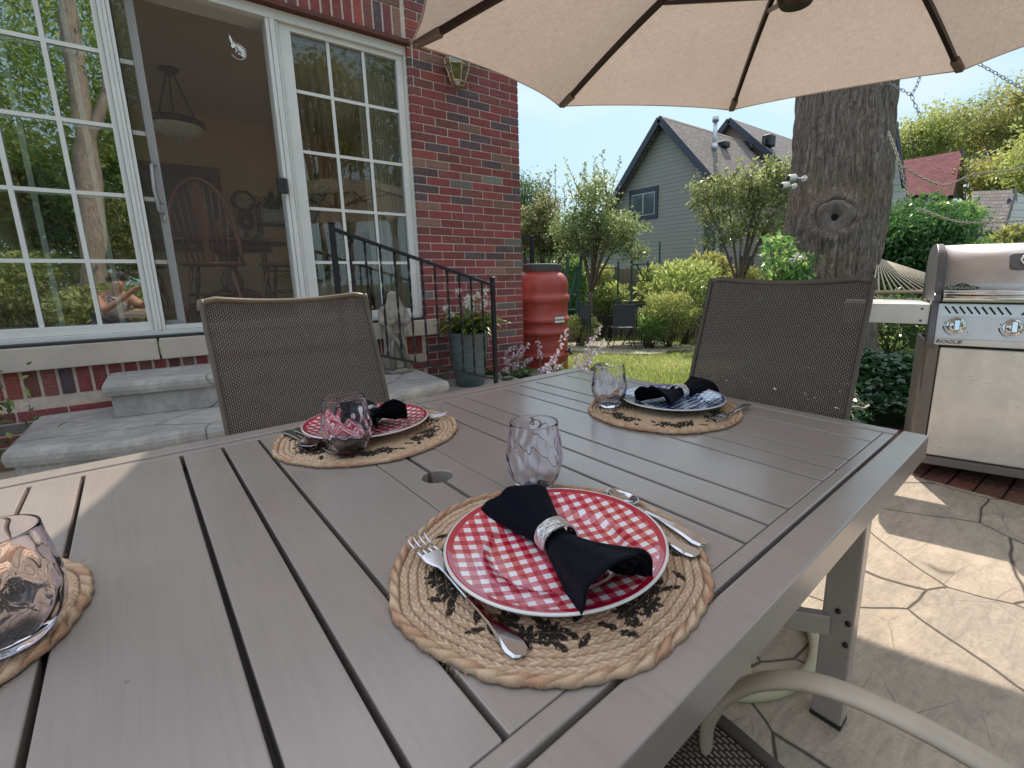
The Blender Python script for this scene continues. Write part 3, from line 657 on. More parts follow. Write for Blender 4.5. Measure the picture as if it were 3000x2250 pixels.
# ================================================================ RAIN BARREL
bc = at(1592, 1085, 5.28); bz = gz(bc[0], bc[1])-.01; bt = at(1592, 792, 5.28)[2]
br = thing('rain_barrel', 'terracotta red ribbed plastic rain barrel with dark screw lid by the brick corner', 'barrel', (bc[0], bc[1], bz))
H = bt-bz; mp = plain('terracotta_plastic', (.36, .058, .045), .42, 0, .10, 2.5, .06, 200, spec=.5)
def rib(z0, wd=.022, dp=.012): return [(-wd, 0), (-wd*.6, dp*.7), (0, dp), (wd*.6, dp*.7), (wd, 0)]
pr = [(.235, 0), (.262, .02), (.272, .07), (.275, .2)]
Rb = .283
def at_h(f): return H*f
pts_ = [(.20, .006), (.255, .0), (.27, .03), (.278, .10)]
for f, dp in ((.20, -.004), (.225, .014), (.245, .014), (.262, -.006), (.30, -.006), (.42, -.004), (.435, .014), (.462, .014), (.475, -.006), (.53, -.006), (.543, .014), (.572, .014), (.585, -.006), (.70, -.004), (.725, .018), (.765, .018), (.785, -.004), (.83, -.002), (.86, .0)):
    pts_.append((Rb+dp, at_h(f)))
for a in np.linspace(.15, 1.35, 8): pts_.append((.19+(Rb-.19)*math.cos(a), at_h(.86)+at_h(.115)*math.sin(a)))
pts_ += [(.195, at_h(.985)), (.195, at_h(1.0))]
fine = []
for i in range(len(pts_)-1):
    for t_ in (0, .5): fine.append((pts_[i][0]*(1-t_)+pts_[i+1][0]*t_, pts_[i][1]*(1-t_)+pts_[i+1][1]*t_))
fine.append(pts_[-1])
mb = MB(); mb.lathe(fine, 64, (bc[0], bc[1], bz)); mb.build('body', mp, br)
mb = MB(); mb.lathe([(.200, H-.012), (.206, H-.008), (.207, H+.05), (.200, H+.062), (.17, H+.066), (.14, H+.060), (0, H+.058)], 72, (bc[0], bc[1], bz), False, lambda r, z, a, j: r*(1+.012*(1 if int(a*72/(2*PI)) % 2 else -1)*(r > .198))); mb.build('lid', plain('charcoal_plastic', (.05, .05, .055), .5, 0, .15, 8), br)
# label, facing the camera a little right of the middle
view = math.atan2(-bc[1], -bc[0]); la_ = view+R(38); lz = bz+H*.655*.99
lz = at(1651, 932, 5.1)[2]
mb = MB(); rr = Rb+.006
def lab(rr, hw, hh, z=lz):
    return [(bc[0]+rr*math.cos(la_+t_), bc[1]+rr*math.sin(la_+t_), z+s_*hh) for s_ in (-1, 1) for t_ in np.linspace(-hw, hw, 7)]
for rr, hw, hh, nm, mt in ((Rb+.0165, .24, .036, 'label_border', M_dark), (Rb+.018, .225, .031, 'label', plain('label_white', (.7, .69, .64), .5, 0, .03))):
    mb = MB(); mb.add(lab(rr, hw, hh), [(i, i+1, i+8, i+7) for i in range(6)], True); mb.build(nm, mt, br)
me = text_geo("mirainbarrel", .026, .0003, bold=.0004)
for v in me.vertices:
    t_ = v.co.x/Rb; zz = v.co.y; rr = Rb+.0192+v.co.z; v.co = MATW[br.name].inverted()@Vector((bc[0]+rr*math.cos(la_+t_), bc[1]+rr*math.sin(la_+t_), lz+zz))
me.materials.clear(); me.materials.append(M_dark); me.name = 'label_text'; link('label_text', me, br)
fa = view+R(62); fp = np.array([bc[0]+Rb*math.cos(fa), bc[1]+Rb*math.sin(fa), at(1655, 1030, 5.1)[2]]); fd = np.array([math.cos(fa), math.sin(fa), 0])
mb = MB(); mb.tube([fp, fp+fd*.05, fp+fd*.07+np.array([0, 0, -.03])], .014, 8); mb.bar(fp+fd*.04+np.array([0, 0, .01]), fp+fd*.04+np.array([0, 0, .04]), .03, .008); mb.build('tap', M_dark, br)

# ================================================================ HOSTA WITH LILAC FLOWERS
L_hosta = leafmat('hosta_leaf', (.03, .06, .02), (.10, .17, .05), .4, .4); M_lil = plain('lilac_petal', (.68, .56, .70), .6, 0, .2, 40)
k = NT('lilac_petals'); k.set(Base_Color=(.78, .68, .78), Roughness=.6); tr = k.n("BsdfTranslucent"); tr.inputs[0].default_value = (.88, .76, .86, 1); mx = k.n("MixShader"); mx.inputs[0].default_value = .45; k.l(k.b.outputs[0], mx.inputs[1]); k.l(tr.outputs[0], mx.inputs[2]); k.l(mx.outputs[0], k.out.inputs[0]); M_lil = k.m
def hosta(px, py, d, stems, label):
    b = at(px, py, d); b[2] = gz(b[0], b[1])
    t = thing('hosta_plant', label, 'plant', b, group='flowering hostas by the house corner')
    strap_leaves('foliage', L_hosta, b, 46, .34, .11, .08, t, .9, int(px))
    mb_ = MB(); cs = []; ds = []
    for (qx, qy, dd) in stems:
        tip = at(qx, qy, dd); mid = (b+tip)/2+np.array([0, 0, .08])
        P = [b+(mid-b)*2*t_*(1-t_)+(tip-b)*t_*t_ if False else (1-t_)**2*b+2*t_*(1-t_)*mid+t_*t_*tip for t_ in np.linspace(0, 1, 9)]
        mb_.tube(P, [.004-.0025*i/8 for i in range(9)], 5)
        for t_ in np.linspace(.58, 1.0, 15):
            p = (1-t_)**2*b+2*t_*(1-t_)*mid+t_*t_*tip
            sd_ = unit(np.array([rng.normal(), rng.normal(), -1.1])); q = p+sd_*.006
            for _ in range(5): cs.append(q+sd_*.006); ds.append(unit(sd_+rng.normal(size=3)*.30))
    mb_.build('stem', plain('pale_stem', (.16, .22, .06), .6), t)
    cs = np.array(cs); leaves('blossom', M_lil, cs, rng.uniform(.022, .044, len(cs)), .012, t, d=np.array(ds))
hosta(1500, 1150, 4.6, [(1500, 1010, 4.5), (1530, 1005, 4.6), (1483, 1045, 4.4), (1460, 1100, 4.3), (1515, 1060, 4.5), (1545, 1000, 4.7), (1475, 1075, 4.4), (1555, 1045, 4.6), (1540, 1085, 4.4), (1570, 1090, 4.4), (1468, 990, 4.7)], 'hosta with arching lilac flower spikes nearest the railing post')
hosta(1590, 1170, 4.5, [(1665, 958, 4.4), (1635, 1025, 4.5), (1620, 1050, 4.4), (1600, 1060, 4.3), (1640, 1065, 4.5), (1575, 995, 4.6), (1610, 1085, 4.3), (1655, 1085, 4.4), (1585, 1075, 4.4), (1630, 1095, 4.3)], 'hosta with one long stem arching across the red barrel')
hosta(1700, 1150, 4.7, [(1690, 1040, 4.8), (1712, 1030, 4.9), (1735, 985, 5.0), (1700, 1065, 4.8), (1675, 1070, 4.7), (1730, 1050, 4.8), (1760, 950, 5.2), (1715, 1075, 4.7), (1742, 1030, 4.9), (1695, 1080, 4.7), (1770, 990, 5.0)], 'airy pale pink hosta flowers right of the red barrel against the lawn')

# ================================================================ PLANT AT THE LEFT EDGE
lp = np.array([-1.02, 3.42, 0]); t = thing('leafy_shrub', 'small green potted shrub with yellow blooms at the left edge by the steps', 'plant', lp)
mb = MB(); mb.lathe([(.09, 0), (.13, .3), (.14, .34), (.125, .34), (0, .32)], 28, lp); mb.build('pot', k.m if False else _mats.get('x', plain('dark_blue_pot', (.02, .035, .08), .35)), t)
cs = lp+rng.normal(size=(700, 3))*np.array([.10, .10, .11])+np.array([.05, 0, .42]); leaves('foliage', L_pot, cs, rng.uniform(.03, .07, 700), .022, t)
cs = lp+rng.normal(size=(60, 3))*np.array([.09, .09, .07])+np.array([.07, -.03, .52]); leaves('blossom', plain('yellow_petal', (.7, .45, .03), .6), cs, .022, .014, t)
# ================================================================ TABLE
UC, VC = .36, .7035
tc = TW(UC, VC, 0)
table = thing('patio_table', 'large taupe slatted metal patio table set for a meal', 'table', tc, TA)
def TL(u, v, z): return (u-UC, v-VC, z)
ZT = .72
mb = MB()
def tb(u0, u1, v0, v1, z0=ZT-.034, z1=ZT): mb.box(TL(u0, v0, z0), TL(u1, v1, z1))
U0, U1, V0, V1 = -.507, 1.227, .172, 1.235
wide = [(-.47, 1), (-.38, 1), (-.242, 1), (-.174, 1), (-.107, 1), (.033, 1), (.101, 1), (.167, 1), (.302, 0), (.36, 1), (.422, 0), (.553, 1), (.619, 1), (.687, 1), (.827, 1), (.894, 1), (.962, 1), (1.10, 1)]
edges = [(U0+.044, 1)]+wide[1:]+[(1.184, 1)]
va, vb_ = .2455, 1.1615
for i in range(len(edges)-1):
    a = edges[i][0]+(.0030 if edges[i][1] else .0008); b = edges[i+1][0]-(.0030 if edges[i+1][1] else .0008)
    hole_l = abs(edges[i][0]-.36) < .001; hole_r = abs(edges[i+1][0]-.36) < .001
    if hole_l or hole_r:
        rr = .0265; vc = .711; n = 12; x0 = .36
        if hole_r: out = [(a, va), (b, va)]+[(x0-rr*math.cos(t_), vc+rr*math.sin(t_)) for t_ in np.linspace(-1.42, 1.42, n)]+[(b, vb_), (a, vb_)]
        else: out = [(b, va), (b, vb_), (a, vb_)]+[(x0+rr*math.cos(t_), vc+rr*math.sin(t_)) for t_ in np.linspace(1.42, -1.42, n)]+[(a, va)]
        mb.prism([(u-UC, v-VC) for u, v in out], ZT-.034, ZT)
    else: tb(a, b, va, vb_)
mb.build('tabletop', M_taupe, table, world=False, bevel=.0016)
mb = MB()
tb(U0, U1, V0, V0+.046, ZT-.05, ZT+.001); tb(U0, U1, V1-.046, V1, ZT-.05, ZT+.001)
tb(U0, U0+.037, V0+.0535, V1-.0535, ZT-.05, ZT); tb(U1-.037, U1, V0+.0535, V1-.0535, ZT-.05, ZT)
tb(U0+.0435, U1-.0435, .2245, .2450, ZT-.03, ZT-.0003); tb(U0+.0435, U1-.0435, 1.162, 1.1825, ZT-.03, ZT-.0003)
mb.build('frame', M_taupe, table, world=False, bevel=.003, seg=3)
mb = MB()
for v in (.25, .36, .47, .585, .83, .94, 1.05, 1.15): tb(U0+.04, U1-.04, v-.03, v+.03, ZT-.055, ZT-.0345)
for e_, wd_ in edges[4:-1]:  # dark strips added under the slat gaps to stand in for shade
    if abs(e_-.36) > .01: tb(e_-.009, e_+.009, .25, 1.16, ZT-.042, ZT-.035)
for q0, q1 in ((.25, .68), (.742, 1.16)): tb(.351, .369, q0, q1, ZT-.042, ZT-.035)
mb.lathe([(.03, ZT-.09), (.03, ZT-.0345)], 24, TL(.36, .711, 0), capb=False); mb.build('underframe_gap_strips', plain('shaded_frame', (.12, .10, .09), .5), table, world=False)
for (u, v) in ((1.128, .268), (1.128, 1.139), (-.408, .268), (-.408, 1.139)):
    mb = MB(); s_ = 1 if u > 0 else -1
    mb.box(TL(u-.021, v-.033, 0), TL(u+.021, v+.033, ZT-.05)); lg = mb.build('leg', M_taupe, table, world=False, bevel=.004)
    mb = MB(); mb.box(TL(u-.0225, v-.034, -.0), TL(u+.0225, v+.034, .012)); mb.build('foot', M_dark, lg, world=False)
    for z_, q in ((.305, .0), (.285, -.022), (.23, -.022)): mb = MB(); mb.lathe([(.006, 0), (.006, .004), (.0, .006)], 10, TL(u-s_*.022, v+q, z_), M=Matrix.Rotation(-s_*PI/2, 4, 'Y')); mb.build('bolt', M_bronze, lg, world=False)
mb = MB()
for s_, u in ((1, 1.108), (-1, -.388)):
    for v in (.285, 1.122): mb.bar(TL(u, v, .262), TL(u-s_*.28, VC, .262), .022, .05)
mb.bar(TL(.835, VC, .262), TL(-.115, VC, .262), .022, .05); mb.build('stretcher', M_taupe, table, world=False, bevel=.002)

# ================================================================ SLING CHAIRS
def sling_mat(name, light, dark, tr=.30):
    k = NT(name); tc_ = k.n("TexCoord"); mp_ = k.n("Mapping"); k.l(tc_.outputs['UV'], mp_.inputs[0]); mp_.inputs['Rotation'].default_value = (0, 0, PI/2)
    b = k.n("TexBrick"); b.offset = .5; k.l(mp_.outputs[0], b.inputs['Vector']); b.inputs['Scale'].default_value = 1; b.inputs['Brick Width'].default_value = .0108; b.inputs['Row Height'].default_value = .0054; b.inputs['Mortar Size'].default_value = .0015; b.inputs['Mortar Smooth'].default_value = .1
    b.inputs['Color1'].default_value = (*light, 1); b.inputs['Color2'].default_value = (*[x*.8 for x in light], 1); b.inputs['Mortar'].default_value = (*dark, 1)
    k.set(Base_Color=b.outputs[0], Roughness=.55); k.l(k.bump(b.outputs['Fac'], -.8, .002), k.b.inputs['Normal'])
    t = k.n("BsdfTransparent"); mx_ = k.n("MixShader"); f = k.math('MULTIPLY', b.outputs['Fac'], tr); k.l(f, mx_.inputs[0]); k.l(k.b.outputs[0], mx_.inputs[1]); k.l(t.outputs[0], mx_.inputs[2]); k.l(mx_.outputs[0], k.out.inputs[0]); return k.m
M_sling = sling_mat('sling_weave', (.31, .225, .175), (.010, .008, .008), .06)
def spline(P, n):
    P = [np.array(p, float) for p in P]; P = [2*P[0]-P[1]]+P+[2*P[-1]-P[-2]]; o = []
    m = len(P)-3
    for i in range(n):
        t_ = i/(n-1)*m; k_ = min(int(t_), m-1); u = t_-k_; a, b, c, d = P[k_:k_+4]
        o.append(.5*((2*b)+(-a+c)*u+(2*a-5*b+4*c-d)*u*u+(-a+3*b-3*c+d)*u**3))
    return o
def chair(label, loc, rz, hw=.232, mat=M_beige, zs=1., inw=.0, sz=0.):
    t = thing('sling_chair', label, 'chair', loc, rz, 'woven sling swivel chairs around the patio table')
    # facing +Y; side profile (y, z)
    prof = spline([(-.335, 1.045*zs), (-.318, .98*zs), (-.275, .86*zs), (-.222, .70*zs), (-.195, .58), (-.19, .49+sz*.5), (-.155, .43+sz), (-.05, .405+sz), (.10, .415+sz), (.22, .43+sz), (.265, .415+sz)], 44)
    nu = 22; V = []; UV = []; s_ = 0
    for j, (y, z) in enumerate(prof):
        if j: s_ += float(np.linalg.norm(prof[j]-prof[j-1]))
        k_ = j/43
        for i in range(nu):
            x = -hw+2*hw*i/(nu-1); q = 1-(x/hw)**2
            sag = .028*q*(1 if k_ < .6 else .8); top = max(0, 1-k_*14)
            ny, nz = (-1, .15) if k_ < .5 else (0, -1)
            V.append((x, y+ny*sag*(1-.3*top), z+nz*sag*(1-.3*top)-.018*q*top)); UV.append((x, s_))
    F = [(j*nu+i, j*nu+i+1, (j+1)*nu+i+1, (j+1)*nu+i) for j in range(43) for i in range(nu-1)]
    m_ = MB(); m_.add(V, F, True); m_.build('sling', M_sling, t, world=False, uv=UV)
    for sx in (-1, 1):
        m_ = MB(); m_.tube([(sx*(hw+.002), y, z) for y, z in prof], .0075, 8, flat=1.5); m_.build('side_rail', plain('rail_edge', (.10, .078, .06), .5), t, world=False)
    m_ = MB(); top = [(x, prof[0][0]-.026*(1-(x/hw)**2), prof[0][1]+.004-.019*(1-(x/hw)**2)) for x in np.linspace(-hw, hw, 15)]
    top = [(-hw-.006, prof[0][0]+.004, prof[0][1]-.03), (-hw-.005, prof[0][0]+.0, prof[0][1]-.008)]+top[1:-1]+[(hw+.005, prof[0][0], prof[0][1]-.008), (hw+.006, prof[0][0]+.004, prof[0][1]-.03)]
    m_.tube(top, .010, 8); m_.build('top_rail', mat, t, world=False)
    for sx in (-1, 1):
        m_ = MB(); x = sx*(hw+.018)
        arm = spline([(x, -.225, .60), (x+sx*.006, -.12, .615), (x+sx*.006, .02, .622), (x-sx*inw*.2, .12, .615), (x-sx*inw*.6, .185, .575), (x-sx*inw, .215, .52), (x-sx*inw, .215, .46), (x-sx*inw, .19, .42)], 26)
        m_.tube(arm, .0145, 12, flat=.55, up=(0, 0, 1)); m_.build('armrest', mat, t, world=False)
    m_ = MB()
    m_.bar((-hw, .17, .395), (hw, .17, .395), .03, .02); m_.bar((-hw, -.12, .395), (hw, -.12, .395), .03, .02); m_.bar((0, -.12, .38), (0, .17, .38), .10, .02)
    m_.build('seat_frame', M_cream, t, world=False, bevel=.003)
    m_ = MB(); m_.tube([(0, .02, .37), (0, .02, .20)], .03, 14); m_.build('swivel_post', M_cream, t, world=False)
    m_ = MB()
    for a in (PI/4, 3*PI/4, 5*PI/4, 7*PI/4):
        m_.tube([(0, .02, .22), (.10*math.cos(a), .02+.10*math.sin(a), .19), (.2*math.cos(a), .02+.2*math.sin(a), .10), (.275*math.cos(a), .02+.275*math.sin(a), .022)], .019, 10, flat=.55)
    m_.build('base_leg', M_cream, t, world=False)
    m_ = MB(); m_.tube([(.28*math.cos(a), .02+.28*math.sin(a), .018) for a in np.linspace(0, 2*PI, 49)[:-1]], .016, 10, closed=True); m_.build('base_ring', M_cream, t, world=False)
    return t
# far side of the table (seen from the front), end of the table, near side (only seat corner and arm in view)
a_, b_ = ony(583, 893, 1.66), ony(1078, 860, 1.69)
tl, trr = at(583, 893, 1.33), at(1078, 860, 1.62)
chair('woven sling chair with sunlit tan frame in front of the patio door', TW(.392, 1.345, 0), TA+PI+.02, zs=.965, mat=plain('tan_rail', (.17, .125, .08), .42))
chair('woven sling chair with shaded beige top rail in front of the big tree trunk', TW(1.235, .625, 0), TA+PI/2+.045, hw=.243, mat=plain('shaded_beige', (.13, .10, .08), .42))  # frame beige darkened, shade put into the colour
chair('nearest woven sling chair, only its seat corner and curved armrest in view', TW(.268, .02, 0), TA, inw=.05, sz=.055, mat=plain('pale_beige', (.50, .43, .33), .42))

# ================================================================ PLACEMATS
def mat_verts():
    NR, NS, NTh = 19, 9, 820; Rm = .19; rw = Rm/NR
    r = np.concatenate([[0.002], (np.arange(1, NR*NS+1))*rw/NS]); th = np.arange(NTh)/NTh*2*PI
    Rg, Tg = np.meshgrid(r, th, indexing='ij'); ring = np.floor((Rg-1e-6)/rw); s_ = ((Rg-1e-6)/rw-ring)*2-1
    rc = (ring+.5)*rw; npl = np.maximum(3, np.round(2*PI*rc/.0098)); edge = ring >= NR-1
    npl = np.where(edge, np.round(2*PI*rc/.024), npl)
    ph = Tg*npl/(2*PI)+ring*.37
    side = np.where(s_ > 0, .5, 0.); chev = ph+side+.95*np.abs(s_); a = np.abs(np.sin(PI*chev)); lobe = np.where(edge, np.abs(np.sin(PI*(ph+s_*.45))), a)
    h = np.clip(1-np.abs(s_)**3, 0, 1)**.5*(.18+.82*lobe**.55)*(1-.25*np.exp(-(s_/.12)**2)*(~edge))
    rg = np.random.default_rng(5); jit = rg.normal(size=Rg.shape)*.05
    fib = .5+.5*np.sin((ph*9+s_*5)*2*PI*.5); h = h*(.85+.15*fib)+jit*.5
    z = .0018+h*np.where(edge, .0070, .0034)
    z[0] = .004
    wob = 1+.008*np.sin(Tg*5+1)+.006*np.sin(Tg*9+2)+.004*np.sin(Tg*17)
    # outer edge bulges with every braid strand
    bul = np.where(ring >= NR-1, 1+.010*np.abs(np.sin(ph*PI))*(s_+1)/2, 1)
    X = Rg*wob*bul*np.cos(Tg); Y = Rg*wob*bul*np.sin(Tg)
    cellr = (np.sin(np.floor(np.where(edge, ph+s_*.45, chev))*12.99+ring*78.2+side*6.1)*43758.5) % 1
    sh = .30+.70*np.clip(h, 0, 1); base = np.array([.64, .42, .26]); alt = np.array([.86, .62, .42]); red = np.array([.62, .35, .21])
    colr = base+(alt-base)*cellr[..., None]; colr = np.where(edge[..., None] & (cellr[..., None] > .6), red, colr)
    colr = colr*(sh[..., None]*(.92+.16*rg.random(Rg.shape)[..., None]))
    # black stencilled sprays of flowers
    ink = np.zeros(Rg.shape); rg = np.random.default_rng(21); x0, y0 = Rg*np.cos(Tg), Rg*np.sin(Tg)
    def ell(cx, cy, a_, L, Wd):
        dx, dy = x0-cx, y0-cy; u = dx*math.cos(a_)+dy*math.sin(a_); v = -dx*math.sin(a_)+dy*math.cos(a_)
        return ((u/L)**2+(v/Wd)**2) < 1
    for g in range(6):
        ga = g*PI/3+.35
        for fl in range(3):
            fa = ga+(fl-1)*.19; fr = .128+.012*(fl % 2)+rg.uniform(-.004, .004); cx, cy = fr*math.cos(fa), fr*math.sin(fa)
            for p_ in range(9):
                pa = p_*2*PI/9; d_ = .0115
                ink[ell(cx+d_*math.cos(pa), cy+d_*math.sin(pa), pa, .0066, .0034)] = 1
                ink[ell(cx+.0045*math.cos(pa+.3), cy+.0045*math.sin(pa+.3), pa+.3, .0030, .0016)] = 1
        for lf in range(11):
            t_ = lf/10; fa = ga-.42+.84*t_; fr = .148-.012*math.sin(t_*PI)+rg.uniform(-.006, .010)-.02*(lf % 3 == 0); la2 = fa+PI/2+rg.choice([-.8, .8])
            ink[ell(fr*math.cos(fa), fr*math.sin(fa), la2, .0105, .0042)] = 1
    nz = rg.random(Rg.shape); ink = ink*(nz > .02)*(h > .05)
    colr = colr*(1-ink[..., None]*.965)
    return X, Y, z, colr
mX, mY, mZ, mC = mat_verts()
def mat_mesh():
    n0, n1 = mX.shape; V = np.stack([mX, mY, mZ], -1).reshape(-1, 3)
    i, j = np.meshgrid(np.arange(n0-1), np.arange(n1), indexing='ij'); jn = (j+1) % n1
    F = np.stack([i*n1+j, (i+1)*n1+j, (i+1)*n1+jn, i*n1+jn], -1).reshape(-1, 4)
    me = bpy.data.meshes.new('round_placemat'); me.vertices.add(len(V)); me.vertices.foreach_set('co', V.astype(np.float32).ravel())
    me.loops.add(len(F)*4); me.loops.foreach_set('vertex_index', F.astype(np.int32).ravel()); me.polygons.add(len(F)); me.polygons.foreach_set('loop_start', np.arange(0, len(F)*4, 4, dtype=np.int32)); me.polygons.foreach_set('use_smooth', np.full(len(F), True)); me.update(calc_edges=True)
    ca = me.color_attributes.new('col', 'FLOAT_COLOR', 'POINT'); ca.data.foreach_set('color', np.concatenate([mC.reshape(-1, 3), np.ones((len(V), 1))], 1).astype(np.float32).ravel())
    k = NT('jute'); a = k.n("Attribute", attribute_name="col"); c = k.mix(.4, a.outputs['Color'], k.ramp(k.noise(k.coord('Object'), 900, 3, .6), [(.3, (.6,)*3), (.7, (1.3,)*3)]), 'MULTIPLY'); k.set(Base_Color=c, Roughness=.85)
    me.materials.append(k.m); return me
MM = mat_mesh()
MMfringe = leafmat('jute_fibre', (.35, .22, .12), (.6, .42, .25), .1, .8)
mats = [((.346, .395), .3, 'round braided jute placemat with black flower print under the nearest red plate'), ((.360, 1.018), 1.9, 'round braided jute placemat under the red plate by the left chair'), ((.985, .678), 2.6, 'round braided jute placemat under the blue checked plate'), ((-.268, .706), .9, 'round braided jute placemat cut off at the left edge under a lone tumbler')]
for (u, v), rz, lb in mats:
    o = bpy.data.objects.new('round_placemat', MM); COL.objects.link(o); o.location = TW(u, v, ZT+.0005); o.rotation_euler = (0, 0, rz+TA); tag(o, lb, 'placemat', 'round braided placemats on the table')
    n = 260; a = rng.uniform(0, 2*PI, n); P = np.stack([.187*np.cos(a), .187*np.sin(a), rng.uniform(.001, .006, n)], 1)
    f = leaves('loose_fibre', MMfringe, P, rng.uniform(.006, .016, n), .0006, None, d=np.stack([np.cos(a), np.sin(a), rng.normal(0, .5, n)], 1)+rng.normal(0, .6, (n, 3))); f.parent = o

# ================================================================ PLATES
def gingham(name, c0, c1, c2, per=.0178, rot=.5):
    k = NT(name); co = k.coord('Object', (1/per, 1/per, 1), (0, 0, rot)); dn = k.n("TexNoise"); k.l(k.coord('Object'), dn.inputs['Vector']); dn.inputs['Scale'].default_value = 22
    sp = k.n("SeparateXYZ"); k.l(co, sp.inputs[0]); wob = k.math('MULTIPLY', k.math('SUBTRACT', dn.outputs[0], .5), .10)
    def stripe(o_):
        f = k.math('FRACT', k.math('ADD', o_, wob)); f = k.math('ABSOLUTE', k.math('SUBTRACT', f, .5)); r = k.n("MapRange"); k.l(f, r.inputs[0]); r.inputs[1].default_value = .235; r.inputs[2].default_value = .265; return r.outputs[0]
    sx, sy = stripe(sp.outputs[0]), stripe(sp.outputs[1]); n = k.noise(k.coord('Object'), 16, 3, .6)
    mid = k.mix(k.ramp(n, [(.42, (0,)*3), (.6, (1,)*3)]), c1, tuple(np.clip(np.array(c1)*np.array([1.0, 1.7, .95]), 0, 1)))
    a = k.mix(sx, c0, mid); b = k.mix(sy, mid, c2); bb = k.mix(sy, a, k.mix(sx, mid, c2))
    # radius bands: coloured line near the rim, white lip
    tcx = k.n("TexCoord"); s2 = k.n("SeparateXYZ"); k.l(tcx.outputs['Object'], s2.inputs[0])
    r2 = k.math('SQRT', k.math('ADD', k.math('MULTIPLY', s2.outputs[0], s2.outputs[0]), k.math('MULTIPLY', s2.outputs[1], s2.outputs[1])))
    band = k.math('GREATER_THAN', r2, .1245); lip = k.math('GREATER_THAN', r2, .1318)
    c = k.mix(band, bb, c2); c = k.mix(lip, c, (.78, .76, .74)); k.set(Base_Color=c, Roughness=.16, Coat_Weight=1., Coat_Roughness=.03); return k.m
M_red = gingham('red_gingham', (.90, .86, .90), (.68, .10, .16), (.47, .008, .04), rot=.38); M_blue = gingham('blue_gingham', (.80, .82, .9), (.13, .17, .48), (.015, .02, .22), .0165, .2)
def plate_mesh():
    mb_ = MB(); mb_.lathe([(.0, .0045), (.03, .0045), (.06, .0047), (.078, .0052), (.0815, .0060), (.0835, .0085), (.091, .0135), (.108, .0165), (.122, .0195), (.130, .0222), (.1335, .0228), (.1352, .0215), (.1340, .0195), (.125, .0168), (.105, .0120), (.086, .0045), (.080, .0), (.074, .0), (.072, .0022), (0, .0022)], 96, capb=False)
    return mb_
for (u, v), rz, mt, lb in (((.349, .388), .0, M_red, 'red and white gingham plate nearest the camera with a black napkin across it'), ((.366, 1.045), .7, M_red, 'red and white gingham plate by the left chair, half behind a tumbler'), ((1.030, .680), .3, M_blue, 'blue and white gingham plate at the far end of the table')):
    o = plate_mesh().build('dinner_plate', mt, None, world=False); o.location = TW(u, v, ZT+.0075); o.rotation_euler = (0, 0, rz+TA); tag(o, lb, 'plate', 'gingham dinner plates on the placemats')

# ================================================================ NAPKINS IN RINGS
k = NT('black_napkin'); co = k.coord('Object'); n = k.noise(co, 900, 2, .5); k.set(Base_Color=(.0032, .0038, .009), Roughness=.95); k.b.inputs['Sheen Weight'].default_value = .03; k.b.inputs['Sheen Roughness'].default_value = .4
k.l(k.bump(k.noise(co, 45, 4, .55), .45, .006, k.bump(n, .15, .0006)), k.b.inputs['Normal']); k.b.inputs['Specular IOR Level'].default_value = .15; M_nap = k.m
def napkin(label, loc, rz, L0=.135, L1=.155, seed=3, open_=1.0, tilt=0.):
    """folded cloth drawn through a ring: local +Y is the open end. layered arched folds that pinch at the ring"""
    rg = np.random.default_rng(seed); o = thing('folded_napkin', label, 'napkin', loc, rz, 'black napkins drawn through silver rings')
    mb_ = MB()
    for layer in range(4):
        inn = 1-.13*layer; ph = rg.uniform(0, 6, 6)
        def f(u, v, layer=layer, inn=inn, ph=ph):
            t_ = -1+2*v; y = (t_*L1 if t_ > 0 else t_*L0)*(1-.055*layer if t_ > 0 else 1-.015*layer); at_ = abs(t_)
            pinch = at_**1.15; wd = (.0165+(.035 if t_ > 0 else .036)*pinch)*inn*(1+.02*math.sin(ph[0]+5*v)); hh = (.0155+(.044*open_ if t_ > 0 else .014)*pinch-.003*math.sin(at_*PI))*inn
            a = PI*(1.06-1.12*u)+0
            fold = .0028*pinch*math.sin(5*u*PI+ph[1]+t_*2)+.002*math.sin(9*u*PI+ph[2])*(at_*.6+.3)
            x = wd*math.cos(a)*(1+.0*fold); z = hh*max(-.12, math.sin(a))**(.8 if math.sin(a) > 0 else 1)*1.0 if math.sin(a) > 0 else hh*math.sin(a)*.3
            # one edge stands a little prouder and trails further forward
            y += (.012*(u-.5)-.016*(2*u-1)**2 if t_ > 0 else -.008*(u-.5))*pinch+.003*math.sin(u*7+ph[3])*pinch
            return (x+fold, y, z+fold*.8+.0075)
        mb_.grid(f, 34, 40)
    ob = mb_.build('cloth', M_nap, o, world=False, solid=.0034, sub=1)
    m_ = MB()
    def rf(u, v):
        a = 2*PI*u; q = .0012*math.sin(a*9+v*6)*math.sin(v*9+a*3); rr = 1.0+q*20*0+ (0.02*math.sin(int(u*14)*2.1+int(v*3)*1.7))
        return (.0235*rr*math.cos(a), -.012+.024*v, .0175*rr*math.sin(a)*1.12+.0165)
    m_.grid(rf, 56, 7, False, True)
    rp = m_.build('napkin_ring', M_ring, o, world=False, solid=.0024)
    return o
NZ = ZT+.0075+.006
def dirang(p, q): d = np.array(q)-np.array(p); return math.atan2(-d[0], d[1])
def nap_at(a, b, label, seed, **kw):
    """a = closed end, b = open end (pixels on the plate), both turned into points on the table"""
    A, B = onz(*a, NZ+.018), onz(*b, NZ+.018); c = A*.46+B*.54; return napkin(label, (c[0], c[1], NZ), dirang(A[:2], B[:2]), np.linalg.norm((A-B)[:2])*.46, np.linalg.norm((A-B)[:2])*.54, seed, **kw)
nap_at((1496, 1444), (1796, 1724), 'black cloth napkin through a silver ring lying across the nearest red plate', 3)
nap_at((1035, 1195), (1140, 1228), 'black cloth napkin on the red plate by the left chair', 5, open_=.9)
